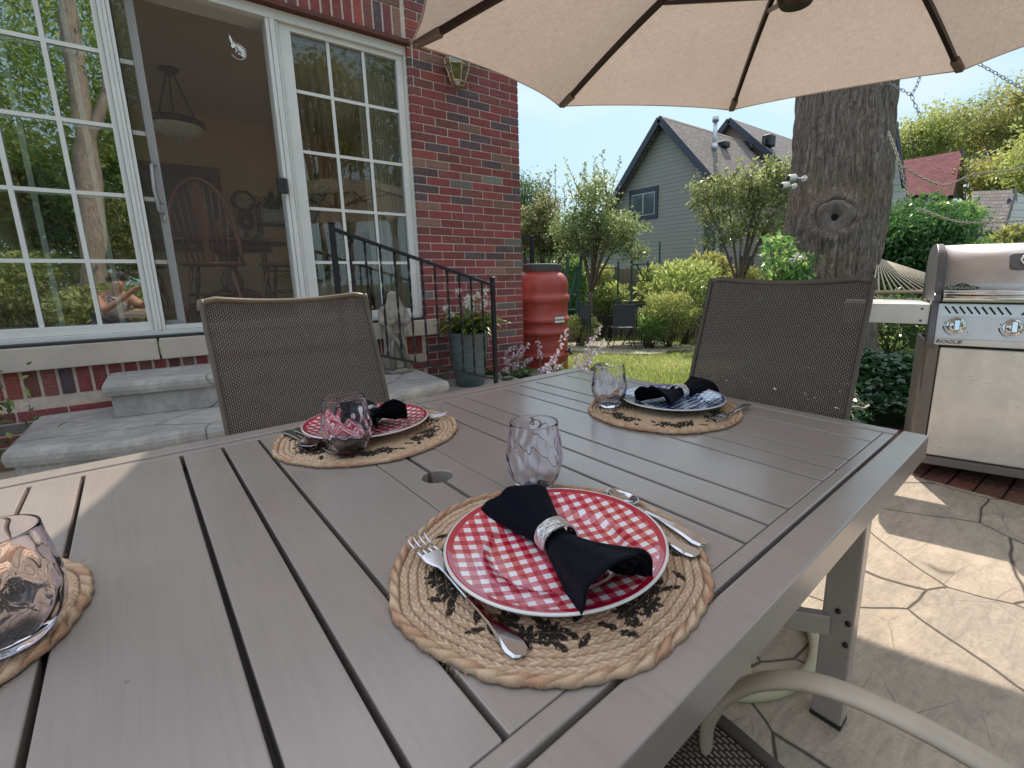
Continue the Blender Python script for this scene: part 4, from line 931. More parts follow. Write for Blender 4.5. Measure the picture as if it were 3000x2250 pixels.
nap_at((2065, 1122), (1915, 1168), 'black cloth napkin through a silver ring on the blue plate', 8, open_=.7)

# ================================================================ TUMBLERS
k = NT('tumbler_glass'); gl = k.b; k.set(Base_Color=(.97, .965, .985), Roughness=.0, IOR=1.32); k.b.inputs['Transmission Weight'].default_value = 1.0
lw = k.n("LayerWeight"); lw.inputs[0].default_value = .45; k.l(k.mix(k.ramp(lw.outputs['Facing'], [(.50, (0,)*3), (1., (1,)*3)]), (.97, .955, 1.0), (.52, .40, 1.0)), k.b.inputs['Base Color'])
t = k.n("BsdfTransparent"); t.inputs[0].default_value = (.985, .98, 1, 1); mx = k.n("MixShader"); mx.inputs[0].default_value = .0; k.l(k.b.outputs[0], mx.inputs[1]); k.l(t.outputs[0], mx.inputs[2]); gs = k.n('BsdfGlossy'); gs.inputs['Roughness'].default_value = .03; gs.inputs['Color'].default_value = (.93, .9, 1, 1); m3 = k.n('MixShader'); fr_ = k.ramp(lw.outputs['Facing'], [(.55, (.0,)*3), (1., (.16,)*3)]); k.l(fr_, m3.inputs[0]); k.l(mx.outputs[0], m3.inputs[1]); k.l(gs.outputs[0], m3.inputs[2]); k.l(m3.outputs[0], k.out.inputs[0]); M_glass = k.m
def tumbler(label, px, py, h=.112, seed=1):
    p = onz(px, py, ZT+.006); m_ = MB(); rg = np.random.default_rng(seed); ph = rg.uniform(0, 6, 6)
    out = [(.0, .001), (.020, .001), (.026, .003), (.033, .011), (.0405, .026), (.0445, .042), (.0455, .056), (.0440, .072), (.0415, .088), (.0393, .101), (.0385, .1095), (.0380, .112)]
    inn = [(.0366, .112), (.0366, .108), (.0372, .10), (.0393, .088), (.0415, .072), (.0425, .056), (.0415, .042), (.036, .026), (.026, .013), (.0, .010)]
    def fine_(pr): 
        q = spline(pr, 34); return [(max(0, a), b) for a, b in q]
    P = [(a, b, 1) for a, b in fine_(out)]+[(a, b, 0) for a, b in fine_(inn)]
    def fn(r, z, a, j):
        if P[j][2] == 0: return r
        e = min(1, max(0, (z-.006)/.02))*min(1, max(0, (.100-z)/.015))
        cell = math.sin(a*8+ph[0]+z*50)*math.sin(z*120+a*3+ph[1])+.6*math.sin(a*12-z*60+ph[2])*math.sin(z*80+ph[3]+a*4)
        return r+.0011*e*cell
    m_.lathe([(a, b*h/.112) for a, b, _ in P], 110, fn=fn, capb=False)
    o = m_.build('glass_tumbler', M_glass, None, world=False); o.location = p; tag(o, label, 'tumbler', 'rippled lavender tumblers on the placemats'); return o
tumbler('rippled clear lavender tumbler behind the nearest plate', 1568, 1428, seed=1)
tumbler('rippled lavender tumbler standing in front of the left red plate', 1024, 1328, seed=2, h=.115)
tumbler('rippled clear tumbler beside the blue checked plate', 1784, 1190, seed=3)
tumbler('rippled lavender tumbler cut off at the left edge of the picture', 28, 1890, seed=4, h=.115)

# ================================================================ CUTLERY
def strip(m_, st_, zf, th=.0016):
    """flat blade/handle: st_ = [(y, halfwidth)], zf(y) height"""
    vs = []
    for y, wd in st_:
        z = zf(y); vs += [(-wd, y, z), (-wd*.72, y, z+th), (wd*.72, y, z+th), (wd, y, z), (wd*.8, y, z-th*.5), (-wd*.8, y, z-th*.5)]
    fs = []; n = len(st_)
    for j in range(n-1):
        for i in range(6): fs.append((j*6+i, j*6+(i+1) % 6, (j+1)*6+(i+1) % 6, (j+1)*6+i))
    fs += [tuple(range(6))[::-1], tuple((n-1)*6+i for i in range(6))]; m_.add(vs, fs, False)
HANDLE = [(0, .004), (.003, .0095), (.012, .0118), (.018, .0112), (.03, .0088), (.05, .0062), (.075, .0040), (.10, .0032)]
def hz_fn(y): return .0028+.0045*math.sin(min(1, y/.11)*PI)*(.6)+(.004*max(0, (y-.09)/.04) if y > .09 else 0)
def cutlery(kind, label, p_handle, p_tip, z=.004):
    A, B = onz(*p_handle, ZT+.008), onz(*p_tip, ZT+.008); L = float(np.linalg.norm((B-A)[:2])); m_ = MB()
    nm = 'table_'+kind; sc = 1
    if kind == 'fork':
        L = min(max(L, .19), .235)
        strip(m_, HANDLE+[(L-.085, .0035), (L-.075, .0045), (L-.068, .0085), (L-.060, .0118), (L-.050, .0125), (L-.046, .0125)], hz_fn)
        for i in range(4):
            x = -.0105+i*.007
            m_.tube([(x, L-.048, hz_fn(L-.048)), (x, L-.03, hz_fn(L-.048)-.0015), (x*1.03, L-.012, hz_fn(L-.048)+.001), (x*1.05, L, hz_fn(L-.048)+.006)], [.0018, .0017, .0015, .0007], 6, flat=.7)
    elif kind == 'knife':
        L = min(max(L, .2), .235)
        strip(m_, HANDLE+[(.115, .006), (.125, .0065)], lambda y: .004); m2 = L-.125
        strip(m_, [(.122, .0055), (.13, .0085), (.16, .0098), (L-.04, .0098), (L-.015, .0075), (L-.003, .003), (L, .0008)], lambda y: .0042, .0009)
    else:
        L = min(max(L, .17), .19)
        strip(m_, HANDLE+[(L-.075, .0030), (L-.062, .0033), (L-.055, .0045)], hz_fn)
        def bowl(u, v):
            y = L-.058+.058*v; wd = .0195*math.sin(PI*min(1, v*.93+.035))**.62*(1.05-.12*v); x = wd*(2*u-1); dp = .0075*math.sin(PI*v)*(1-(2*u-1)**2)
            return (x, y, hz_fn(L-.055)+.0065-dp)
        m_.grid(bowl, 13, 17)
    o = m_.build(nm, M_steel, None, world=False, bevel=.0004, solid=0 if kind != 'spoon' else .0011, seg=1)
    for p in o.data.polygons: p.use_smooth = p.use_smooth
    o.location = (A[0], A[1], ZT+z); o.rotation_euler = (0, 0, dirang(A[:2], B[:2])); tag(o, label, kind, None); return o
cutlery('fork', 'silver fork lying left of the nearest red plate', (1534, 1922), (1203, 1582), .006)
cutlery('knife', 'silver knife with its handle showing right of the nearest red plate', (2045, 1632), (1665, 1440), .0065)
cutlery('spoon', 'silver spoon right of the nearest plate, bowl up, outermost of the setting', (2068, 1598), (1782, 1452), .0065)
cutlery('fork', 'silver fork between the left red plate and the middle of the table', (1075, 1232), (1303, 1224), .0065)
cutlery('knife', 'dark steel knife beside the left red plate, blade toward the tumbler', (868, 1258), (1000, 1340), .0065)
cutlery('spoon', 'silver spoon at the left end of the left placemat', (838, 1265), (912, 1312), .0065)
cutlery('fork', 'silver fork on the placemat right of the blue plate', (2192, 1186), (2090, 1242), .0065)
# ================================================================ CANTILEVER UMBRELLA
UP = [1.855, .868, 1.994, -.063, -.037, 2.321, .418]
uc = np.array(UP[:3]); un = unit(np.array([UP[3], UP[4], 1.])); e1 = unit(np.array([1, 0, 0])-un*un[0]); e2 = np.cross(un, e1)
RIM = [uc+1.5*(math.cos(UP[5]-q*PI/4)*e1+math.sin(UP[5]-q*PI/4)*e2) for q in range(8)]; APEX = uc+un*UP[6]
um = thing('patio_umbrella', 'large beige octagonal cantilever umbrella with dark ribs over the table', 'umbrella', (2.35, -1.75, 0))
k = NT('canopy_fabric'); co = k.coord('UV', (1, 1, 1)); 
w1 = k.noise(k.coord('UV', (80, 5, 1)), 4, 5, .75); w2 = k.noise(k.coord('UV', (5, 80, 1)), 4, 5, .75); w_ = k.mix(.5, w1, w2)
n3 = k.noise(k.coord('Object'), 1.6, 4, .6); c = k.ramp(w_, [(.40, (.335, .275, .222)), (.60, (.515, .43, .352))]); c = k.mix(.35, c, k.ramp(n3, [(.3, (.8,)*3), (.7, (1.15,)*3)]), 'MULTIPLY')
k.set(Base_Color=c, Roughness=.9); k.l(k.bump(w_, .3, .003, k.bump(n3, .3, .05)), k.b.inputs['Normal']); tr = k.n("BsdfTranslucent"); k.l(k.mix(1, c, (.80, .785, .80), 'MULTIPLY'), tr.inputs[0])
mx = k.n("MixShader"); mx.inputs[0].default_value = .52; k.l(k.b.outputs[0], mx.inputs[1]); k.l(tr.outputs[0], mx.inputs[2]); k.l(mx.outputs[0], k.out.inputs[0]); M_can = k.m
mb = MB(); UV = []
for q in range(8):
    A, B = RIM[q], RIM[(q+1) % 8]; NU, NV = 15, 18; vs = []
    for j in range(NV):
        v = .03+.97*j/(NV-1)
        for i in range(NU):
            u = i/(NU-1); p = APEX+(A*(1-u)+B*u-APEX)*v
            s_ = 4*u*(1-u); mid = (A+B)/2; inward = unit(uc-mid)
            p = p+inward*.075*s_*v**3-un*.020*s_*math.sin(v*PI*.9)+un*.0*s_+un*.045*math.sin(v*PI)   # ribs bow upward, panels sag
            vs.append(p); UV.append((u*1.15*v+q*1.3, v*1.5))
    mb.add(vs, [(j*NU+i, j*NU+i+1, (j+1)*NU+i+1, (j+1)*NU+i) for j in range(NV-1) for i in range(NU-1)], True)
mb.build('canopy', M_can, um, uv=UV)
# hem: thin doubled strip along the rim
mb = MB()
for q in range(8):
    A, B = RIM[q], RIM[(q+1) % 8]; mid = (A+B)/2; inward = unit(uc-mid)
    P = [A*(1-u)+B*u+inward*.075*4*u*(1-u) for u in np.linspace(0, 1, 15)]
    mb.tube(P, .0035, 5)
hem = mb.build('hem', plain('hem_cloth', (.5, .4, .31), .9), um)
M_rib = plain('rib_bronze', (.035, .022, .02), .4, .5, .2, 10)
for q in range(8):
    A = RIM[q]; P = [APEX+(A-APEX)*v+un*(.045*math.sin(v*PI)-.016) for v in np.linspace(.05, .93, 14)]
    mb = MB()
    for i in range(13): mb.bar(P[i], P[i+1], .020, .024, up=un)
    rb_ = mb.build('rib', M_rib, um)
    d = unit(A-APEX); E0 = APEX+(A-APEX)*.915+un*(.045*math.sin(.915*PI)-.017); E1 = A-un*.004
    mb = MB(); mb.bar(E0, E1-d*.02, .034, .034, up=un); mb.tube([E1-d*.03, E1-d*.005], [.018, .010], 8); mb.build('end_cap', plain('taupe_plastic', (.14, .105, .09), .5, 0, .15, 10), rb_, bevel=.004)
# runner and struts under the apex, top cap
rn = onz(2330, 4, 2.08); rn = APEX-un*.36+0*rn
hub = at(2330, 2, 1.72)
ax = np.array([APEX[0], APEX[1], 0]); hubp = at(2334, -14, 1.60)
mb = MB(); mb.tube([APEX-un*.02, hubp+un*.03], .024, 12); mb.lathe([(.0, -.03), (.05, -.028), (.062, -.01), (.062, .02), (.04, .035), (.0, .04)], 24, hubp, M=Matrix.Identity(3)); mb.build('hub', M_rib, um)
for q in range(8):
    A = RIM[q]; P = APEX+(A-APEX)*.47+un*(.045*math.sin(.47*PI)-.03); mb = MB(); mb.bar(hubp+unit(P-hubp)*.05, P, .014, .016, up=un); mb.build('strut', M_rib, um)
mb = MB(); mb.lathe([(.11, -.02), (.10, .02), (.03, .05), (.0, .055)], 20, APEX+un*.03); mb.build('top_cap', M_rib, um)
mb = MB(); mb.tube([(2.35, -1.75, .05), (2.35, -1.75, 2.75)], .035, 12); mb.build('mast', M_rib, um)
mb = MB(); mb.bar((2.35, -1.75, 2.1), tuple(APEX+un*.22), .05, .07); mb.tube([APEX+un*.04, APEX+un*.22], .02, 8); mb.build('arm', M_rib, um)
mb = MB(); mb.box((1.9, -2.2, 0), (2.8, -1.3, .06)); mb.bar((2.35, -1.75, 1.2), (2.2, -1.6, 1.2), .02); mb.build('base', M_dark, um, bevel=.01)

# ================================================================ GAS GRILL
gb = np.array([2.98, .645, 0]); gr_z = R(-70.6)
gr = thing('gas_grill', 'stainless steel gas grill with taupe legs and folded side shelf at the patio edge', 'grill', gb, gr_z)
def brushed(name, col, rough, rot=(0, 0, 0), st=(2, 60, 60), dirt=0.):
    k = NT(name); co = k.coord('Object', st, rot); n = k.noise(co, 6, 4, .6); n2 = k.noise(k.coord('Object'), 7, 5, .65); n3 = k.noise(k.coord('Object', (1, 1, 3)), 38, 3, .6)
    c = k.ramp(n2, [(.3, tuple(x*.85 for x in col)), (.7, tuple(min(1, x*1.08) for x in col))])
    if dirt: c = k.mix(k.ramp(n3, [(.66, (0,)*3), (.74, (dirt,)*3)]), c, (.2, .13, .08))
    k.set(Base_Color=c, Metallic=.6); r = k.n("MapRange"); k.l(n, r.inputs[0]); r.inputs[3].default_value = rough*.75; r.inputs[4].default_value = rough*1.3; k.l(r.outputs[0], k.b.inputs['Roughness']); k.b.inputs['Anisotropic'].default_value = .4
    k.l(k.bump(n, .08, .001), k.b.inputs['Normal']); return k.m
M_st = brushed('brushed_stainless', (.72, .68, .68), .40); M_stl = brushed('light_stainless', (.74, .73, .72), .34); M_door = brushed('door_stainless', (.85, .81, .76), .36, dirt=.6); M_leg = plain('grill_leg_paint', (.20, .165, .15), .5, 0, .12, 8); M_cast = plain('cast_aluminium', (.16, .155, .17), .42, .4, .15, 10)
def G(m_, name, mat, parent=None, **kw): return m_.build(name, mat, parent or gr, world=False, **kw)
X0, X1 = -.055, .565; XC = .255
cab = MB(); cab.box((X0+.0, .02, .10), (X0+.012, .48, .70)); cab.box((X1-.012, .02, .10), (X1, .48, .70)); cab.box((X0, .47, .10), (X1, .482, .70)); cab.box((X0, .02, .10), (X1, .48, .112)); G(cab, 'cabinet', M_leg)
m_ = MB(); m_.box((X0+.002, -.012, .10), (X0+.048, .03, .70)); G(m_, 'corner_post', M_leg, bevel=.004)
m_ = MB(); m_.box((X1-.048, -.012, .10), (X1-.002, .03, .70)); G(m_, 'corner_post', M_leg, bevel=.004)
m_ = MB(); m_.box((X0, -.012, .066), (X1, .49, .108)); G(m_, 'base_rail', M_leg, bevel=.003)
dr = MB(); dr.box((X0+.053, -.008, .116), (XC+.245, .012, .685)); dr = G(dr, 'door', M_door, bevel=.006)
for x in (X0+.03, X1-.03):
    for y in (.05, .43):
        m_ = MB(); m_.tube([(x-.011, y, .034), (x+.011, y, .034)], .032, 18); m_.bar((x, y, .04), (x, y, .07), .016); G(m_, 'caster', M_dark)
# control panel, slightly raked, with side bezels
m_ = MB(); m_.prism([(-.028, .700), (.03, .700), (.03, .905), (-.004, .905), (-.030, .735)], X0+.022, X1-.022, Matrix(((0, 0, 1, 0), (1, 0, 0, 0), (0, 1, 0, 0), (0, 0, 0, 1)))); pn = G(m_, 'control_panel', M_st, bevel=.002)
Mx = Matrix(((0, 0, 1, 0), (1, 0, 0, 0), (0, 1, 0, 0), (0, 0, 0, 1)))
for x0, x1 in ((X0-.006, X0+.0215), (X1-.0215, X1+.006)):
    m_ = MB(); m_.prism([(-.030, .684), (-.040, .70), (-.041, .74), (-.020, .86), (-.012, .925), (.06, .925), (.06, .684)], x0, x1, Mx); G(m_, 'bezel', M_cast, bevel=.004)
rake = math.atan2(.026, .17); 
def panel_M(x, z, off=.001):
    y = -.030+(z-.735)*(.026/.17)-off
    return Matrix.Translation((x, y, z))@Matrix.Rotation(PI/2-rake*1.0, 4, 'X')
m_ = MB(); A = panel_M(XC, .873, .0015); m_.box((-.285, -.029, 0), (.285, .029, .001), A); st2 = G(m_, 'vent_strip', M_stl)
for s_ in (-1, 1):
    for i in range(9):
        x = s_*(.030+.0275*i) ; a, b = A@Vector((x-.012, -s_*.016*s_*s_ if False else (-.017), .0016)), A@Vector((x+.012, .017, .0016))
        if s_ < 0: a, b = A@Vector((x-.012, .017, .0016)), A@Vector((x+.012, -.017, .0016))
        m_ = MB(); m_.tube([a, b], .0042, 8, flat=.4, up=A.to_3x3()@Vector((0, 0, 1))); G(m_, 'vent_slot', M_dark, st2)
m_ = MB(); m_.box((X0+.023, -.034, .703), (X1-.023, -.0285, .732)); tp = G(m_, 'trim_strip', M_stl, bevel=.001)
text_part('lettering', 'ROGUE', .024, M_dark, tp, Matrix.Translation((X0+.078, -.0348, .7175))@Matrix.Rotation(PI/2, 4, 'X'), extrude=.0003, shear=.25, sx=1.25, bold=.0004)
for x in (.045, .250, .455):
    Mk = panel_M(x, .798, .0)
    m_ = MB(); m_.lathe([(.040, 0), (.040, .003), (.036, .005), (.0, .005)], 36, M=Mk); kb = G(m_, 'control_knob', M_chrome)
    m_ = MB(); m_.lathe([(.0315, .004), (.0315, .012), (.027, .018), (.0, .018)], 32, M=Mk); G(m_, 'dial', M_chrome, kb)
    m_ = MB(); m_.box((-.0125, -.028, .017), (.0125, .028, .034), Mk@Matrix.Rotation(.0, 4, 'Z')); G(m_, 'grip', M_chrome, kb, bevel=.005, seg=3)
    m_ = MB()
    pts = [Mk@Vector((.049*math.cos(a), .049*math.sin(a), .0012)) for a in np.linspace(3.25, 4.5, 10)]
    m_.tube(pts, [.0035-.0030*i/9 for i in range(10)], 6, flat=.3, up=Mk.to_3x3()@Vector((0, 0, 1)))
    for px_, py_ in ((0, .051), (-.045, .012), (.045, -.03)): m_.lathe([(.0028, .0008), (.0028, .0014), (0, .0015)], 8, M=Mk@Matrix.Translation((px_, py_, 0)))
    G(m_, 'dial_marking', M_dark, kb)
m_ = MB(); m_.box((X0+.01, .0, .905), (X1-.01, .46, .945)); G(m_, 'firebox', M_dark, bevel=.004)
# lid
prof = [(-.012, .948), (-.014, .99), (-.006, 1.02), (.02, 1.08), (.055, 1.135), (.10, 1.170), (.16, 1.188), (.25, 1.190), (.34, 1.18), (.41, 1.14), (.45, 1.06), (.46, .95)]
pr = spline(prof, 40)
m_ = MB(); vs = [(x, y, z) for x in (X0+.026, X1-.026) for y, z in pr]; n = len(pr); m_.add(vs, [(i, i+1, n+i+1, n+i) for i in range(n-1)], True); lid = G(m_, 'lid', M_st, solid=.003)
for x0, x1 in ((X0-.004, X0+.026), (X1-.026, X1+.004)):
    m_ = MB(); op = spline([(y-.012 if y < .2 else y+.01, z+.010) for y, z in prof], 30); fs_out = [(float(a), float(b)) for a, b in op]
    m_.prism([(-.05, .915), (-.052, .945)]+fs_out+[(.46, .915)], x0, x1, Mx); G(m_, 'side_casting', M_cast, lid, bevel=.004)
m_ = MB()
m_.tube([(X0+.03, -.047, .958), (X1-.03, -.047, .958)], .0125, 14); m_.tube([(X0+.03, -.052, .934), (X1-.03, -.052, .934)], .0125, 14)
m_.box((X0+.03, -.05, .915), (X1-.03, -.03, .955)); G(m_, 'handle', M_chrome, lid)
Mb = Matrix.Translation((.045, -.0162, .981))@Matrix.Rotation(PI/2, 4, 'X')
m_ = MB(); m_.prism([(.060*math.cos(a)*1.0+(.0 if True else 0), .0105*math.sin(a)) for a in np.linspace(0, 2*PI, 25)[:-1]], 0, .002, Mb@Matrix.Diagonal((1.05, 1, 1, 1))); m_.prism([(.030*math.cos(a), .022*math.sin(a)) for a in np.linspace(0.1, PI-.1, 14)], 0, .0018, Mb); bd = G(m_, 'badge', M_dark, lid)
text_part('lettering', 'NAPOLEON', .017, M_chrome, bd, Mb@Matrix.Translation((0, -.0005, .0022)), extrude=.0003, sx=1.15, bold=.0004)
m_ = MB(); m_.tube([Mb@Vector(p) for p in ((-.012, .009, .0025), (-.006, .017, .0025), (-.001, .011, .0025), (.004, .018, .0025), (.011, .009, .0025))], .0012, 5); G(m_, 'emblem', M_chrome, bd)
ga = math.atan2(.055, .035); Mg = Matrix.Translation((XC+.035, .034, 1.098))@Matrix.Rotation(R(58), 4, 'X')
m_ = MB(); m_.prism([(.105*max(-1, min(1, math.cos(a)*1.35))*(.78 if abs(math.cos(a)) < 2 else 1), .042*max(-1, min(1, math.sin(a)*1.3))) for a in np.linspace(0, 2*PI, 33)[:-1]], 0, .014, Mg); gh = G(m_, 'thermometer', M_cast, lid, bevel=.004)
m_ = MB(); m_.lathe([(.036, .012), (.036, .019), (.031, .021), (.031, .018), (0, .018)], 32, M=Mg@Matrix.Diagonal((1.35, 1, 1, 1))); G(m_, 'gauge', M_chrome, gh)
text_part('gauge_marks', 'BBQ', .013, M_dark, gh, Mg@Matrix.Translation((0, -.008, .0185)), extrude=.0002) if False else None
# side shelf
m_ = MB(); m_.box((-.43, -.004, .798), (X0-.008, .012, .898)); m_.box((-.43, .012, .885), (X0-.008, .42, .899)); m_.box((-.432, -.004, .798), (-.428, .42, .898)); sh = G(m_, 'side_shelf', M_stl, bevel=.004)
for z in (.815, .875):
    m_ = MB(); m_.lathe([(.006, 0), (.006, .002), (.0, .003)], 12, (X0-.04, -.0045, z), M=Matrix.Rotation(PI/2, 4, 'X')); G(m_, 'screw', M_cast, sh)
m_ = MB(); m_.box((X1+.008, -.004, .798), (X1+.38, .012, .898)); m_.box((X1+.008, .012, .885), (X1+.38, .42, .899)); G(m_, 'side_shelf', M_stl, bevel=.004)

# ================================================================ BIG TREE
tb0 = at(2428, 1085, 5.8); tb0[2] = gz(tb0[0], tb0[1])-.1
TRK = [((2262, 2575), 1130), ((2272, 2545), 1040), ((2282, 2538), 900), ((2294, 2548), 795), ((2300, 2556), 750), ((2311, 2572), 674), ((2330, 2588), 559), ((2337, 2596), 457), ((2342, 2597), 380), ((2350, 2606), 280), ((2352, 2612), 180), ((2350, 2625), 60), ((2345, 2640), -80)]
def trunk_ring(l, r, y, d=5.8):
    A, B = at(l, y, d), at(r, y, d); return (A+B)/2, np.linalg.norm(B-A)/2
rings_ = [trunk_ring(l, r, y) for (l, r), y in TRK]
rings_.sort(key=lambda q: q[0][2])
zc = np.array([q[0][2] for q in rings_]); xc = np.array([q[0][0] for q in rings_]); yc = np.array([q[0][1] for q in rings_]); rc_ = np.array([q[1] for q in rings_])
big = thing('maple_tree', 'big shaggy barked tree trunk with a round cut limb scar beside the grill', 'tree', tb0)
knot = at(2446, 632, 5.2)
def bark_mat():
    k = NT('shaggy_bark'); co = k.coord('Object', (1, 1, .09)); n = k.noise(co, 13, 7, .68, 1.0); n2 = k.noise(k.coord('Object', (1, 1, .3)), 38, 5, .7, .6); n3 = k.noise(k.coord('Object'), 1.6, 3, .5)
    wv = k.n("TexVoronoi", feature='DISTANCE_TO_EDGE'); d = k.n("VectorMath", operation='ADD'); nn = k.n("TexNoise"); k.l(co, nn.inputs['Vector']); nn.inputs['Scale'].default_value = 6; sc_ = k.n("VectorMath", operation='SCALE'); k.l(nn.outputs['Color'], sc_.inputs[0]); sc_.inputs['Scale'].default_value = .12; k.l(co, d.inputs[0]); k.l(sc_.outputs[0], d.inputs[1]); k.l(d.outputs[0], wv.inputs['Vector']); wv.inputs['Scale'].default_value = 27
    cr = k.ramp(wv.outputs['Distance'], [(.0, (0,)*3), (.16, (1,)*3)])
    c = k.ramp(n, [(.3, (.17, .14, .112)), (.6, (.40, .33, .27)), (.8, (.55, .47, .395))]); c = k.mix(.6, c, k.ramp(n2, [(.3, (.5,)*3), (.7, (1.35,)*3)]), 'MULTIPLY'); c = k.mix(k.mix(.55, cr, (1., 1., 1.)), (.06, .045, .037), c)
    c = k.mix(k.ramp(n3, [(.45, (0,)*3), (.8, (.5,)*3)]), c, (.26, .15, .09)); k.set(Base_Color=c, Roughness=.92)
    k.l(k.bump(cr, .4, .02, k.bump(n, 1., .12, k.bump(n2, .7, .015))), k.b.inputs['Normal']); return k.m
M_bark = bark_mat()
NT_, NZ_ = 220, 420; zz = np.linspace(tb0[2], 5.3, NZ_); th = np.linspace(0, 2*PI, NT_, endpoint=False); Z, T = np.meshgrid(zz, th, indexing='ij')
xcI = np.interp(Z, zc, xc); ycI = np.interp(Z, zc, yc); rI = np.interp(Z, zc, rc_)*.955
Zf = np.maximum(0, Z-2.9); rI = np.where(Z > zc[-1], rc_[-1]*.955+.0*Z, rI)
# vertical shaggy ridges, warped around
wp = .5*np.sin(Z*1.7+T*2)+.3*np.sin(Z*4.3+T*5+1)
rid = np.abs(np.sin(T*17+wp*1.6+.5*np.sin(Z*9+T*11)))**.6*.5+np.abs(np.sin(T*29-wp*2+1.3*np.sin(Z*6+T*3)))**.5*.5
strip_ = .5+.5*np.sin(Z*14+np.floor((T*17+wp*1.6)/PI)*2.4)
dd = np.sqrt(((np.cos(T)*rI+xcI-knot[0])**2+(np.sin(T)*rI+ycI-knot[1])**2+(Z-knot[2])**2))
view_t = math.atan2(-tb0[1], -tb0[0]); kang = math.atan2(knot[1]-np.interp(knot[2], zc, yc), knot[0]-np.interp(knot[2], zc, xc))
dk = np.sqrt(((((T-kang+PI) % (2*PI))-PI)*rI)**2+(Z-knot[2])**2)
knobR = .185; bulge = np.exp(-((dk-knobR*1.15)/.09)**2)*.045; flat = np.clip((dk-knobR)/.04, 0, 1)
rr = rI*(1+.02*np.sin(T*3+Z*.5))+(rid*.052+strip_*.016-.03)*flat+bulge-.015*(1-flat)
Vv = np.stack([xcI+rr*np.cos(T), ycI+rr*np.sin(T), Z], -1).reshape(-1, 3); i, j = np.meshgrid(np.arange(NZ_-1), np.arange(NT_), indexing='ij'); jn = (j+1) % NT_
np_mesh('trunk', Vv, np.stack([i*NT_+j, i*NT_+jn, (i+1)*NT_+jn, (i+1)*NT_+j], -1).reshape(-1, 4), M_bark, None, big, True)
# limb scar: grey disc with ragged hole
kc = np.array([np.interp(knot[2], zc, xc), np.interp(knot[2], zc, yc), knot[2]]); rk = float(np.interp(knot[2], zc, rc_))*.955; kn = unit(np.array([math.cos(kang), math.sin(kang), 0])); kp = kc+kn*(rk+.008)
Mk = Matrix.Translation(tuple(kp))@Vector(kn).to_track_quat('Z', 'Y').to_matrix().to_4x4()
k = NT('limb_scar_wood'); co = k.coord('Generated'); tc = k.n("TexCoord"); sp = k.n("SeparateXYZ"); k.l(tc.outputs['Object'], sp.inputs[0]); n = k.noise(k.coord('Object', (1, 1, 1)), 12, 6, .7); c = k.ramp(n, [(.3, (.085, .07, .062)), (.55, (.19, .16, .145)), (.75, (.36, .27, .18))]); k.set(Base_Color=c, Roughness=.9); k.l(k.bump(k.noise(k.coord('Object'), 40, 5, .7), .7, .01), k.b.inputs['Normal'])
mb = MB(); mb.lathe([(.195, -.03), (.192, .012), (.175, .030), (.14, .030), (.10, .022), (.062, .012), (.040, .0), (.034, -.015), (.032, -.10), (0, -.11)], 60, M=Mk, fn=lambda r, z, a, j: r*(1+.05*math.sin(3*a+.7)+.035*math.sin(5*a+1)+.02*math.sin(11*a+j))); sc = mb.build('limb_scar', k.m, big)
mb = MB(); mb.lathe([(.040, -.004), (.030, -.003), (0, -.002)], 24, M=Mk, fn=lambda r, z, a, j: r*(1+.12*math.sin(3*a)+.08*math.sin(7*a)), capb=False); mb.build('hollow', plain('hollow_black', (.003, .002, .002), 1), sc)
for dx, dy, h in ((2.6, .1, 6.5), (2.2, -1.2, 6.7), (1.0, -2.4, 6.4)):
    mb = MB(); P = spline([(xc[-1], yc[-1], 4.9), (xc[-1]+dx*.4, yc[-1]+dy*.4, 5.8), (xc[-1]+dx, yc[-1]+dy, h)], 10); mb.tube(P, [.34-.022*i for i in range(10)], 14); mb.build('limb', M_bark, big)
# security cameras
for q, (a, b, lb) in enumerate((((2358, 523), (2335, 518), 'white security camera on a stalk, the upper of two on the tree trunk'), ((2330, 545), (2300, 543), 'white security camera, the lower of two on the left side of the tree trunk'))):
    A = at(a[0], a[1], 5.15 if q == 0 else 5.45); B = at(b[0]-15*(q == 0), b[1]+(3 if q == 0 else 0), 5.05 if q == 0 else 5.4); c = thing('security_camera', lb, 'camera', B, group='white security cameras on the tree')
    mb = MB(); d = unit(B-A); mb.tube([A, A+d*.02], .032, 14); mb.tube([A, B-d*.04], .009, 8); mb.ball(A+d*.04, .016); mb.build('mount', plain('camera_white', (.75, .74, .70), .35, 0, .03), c)
    f = unit(-CX*.9-CF*.35+np.array([0, 0, -.25])); mb = MB(); mb.tube([B-f*.05, B-f*.04, B+f*.045, B+f*.052], [.028, .036, .036, .029], 20); mb.build('body', _mats['camera_white'], c)
    mb = MB(); mb.tube([B+f*.049, B+f*.056], .026, 18); mb.ball(B+f*.054, .013); mb.build('lens', M_dark, c)
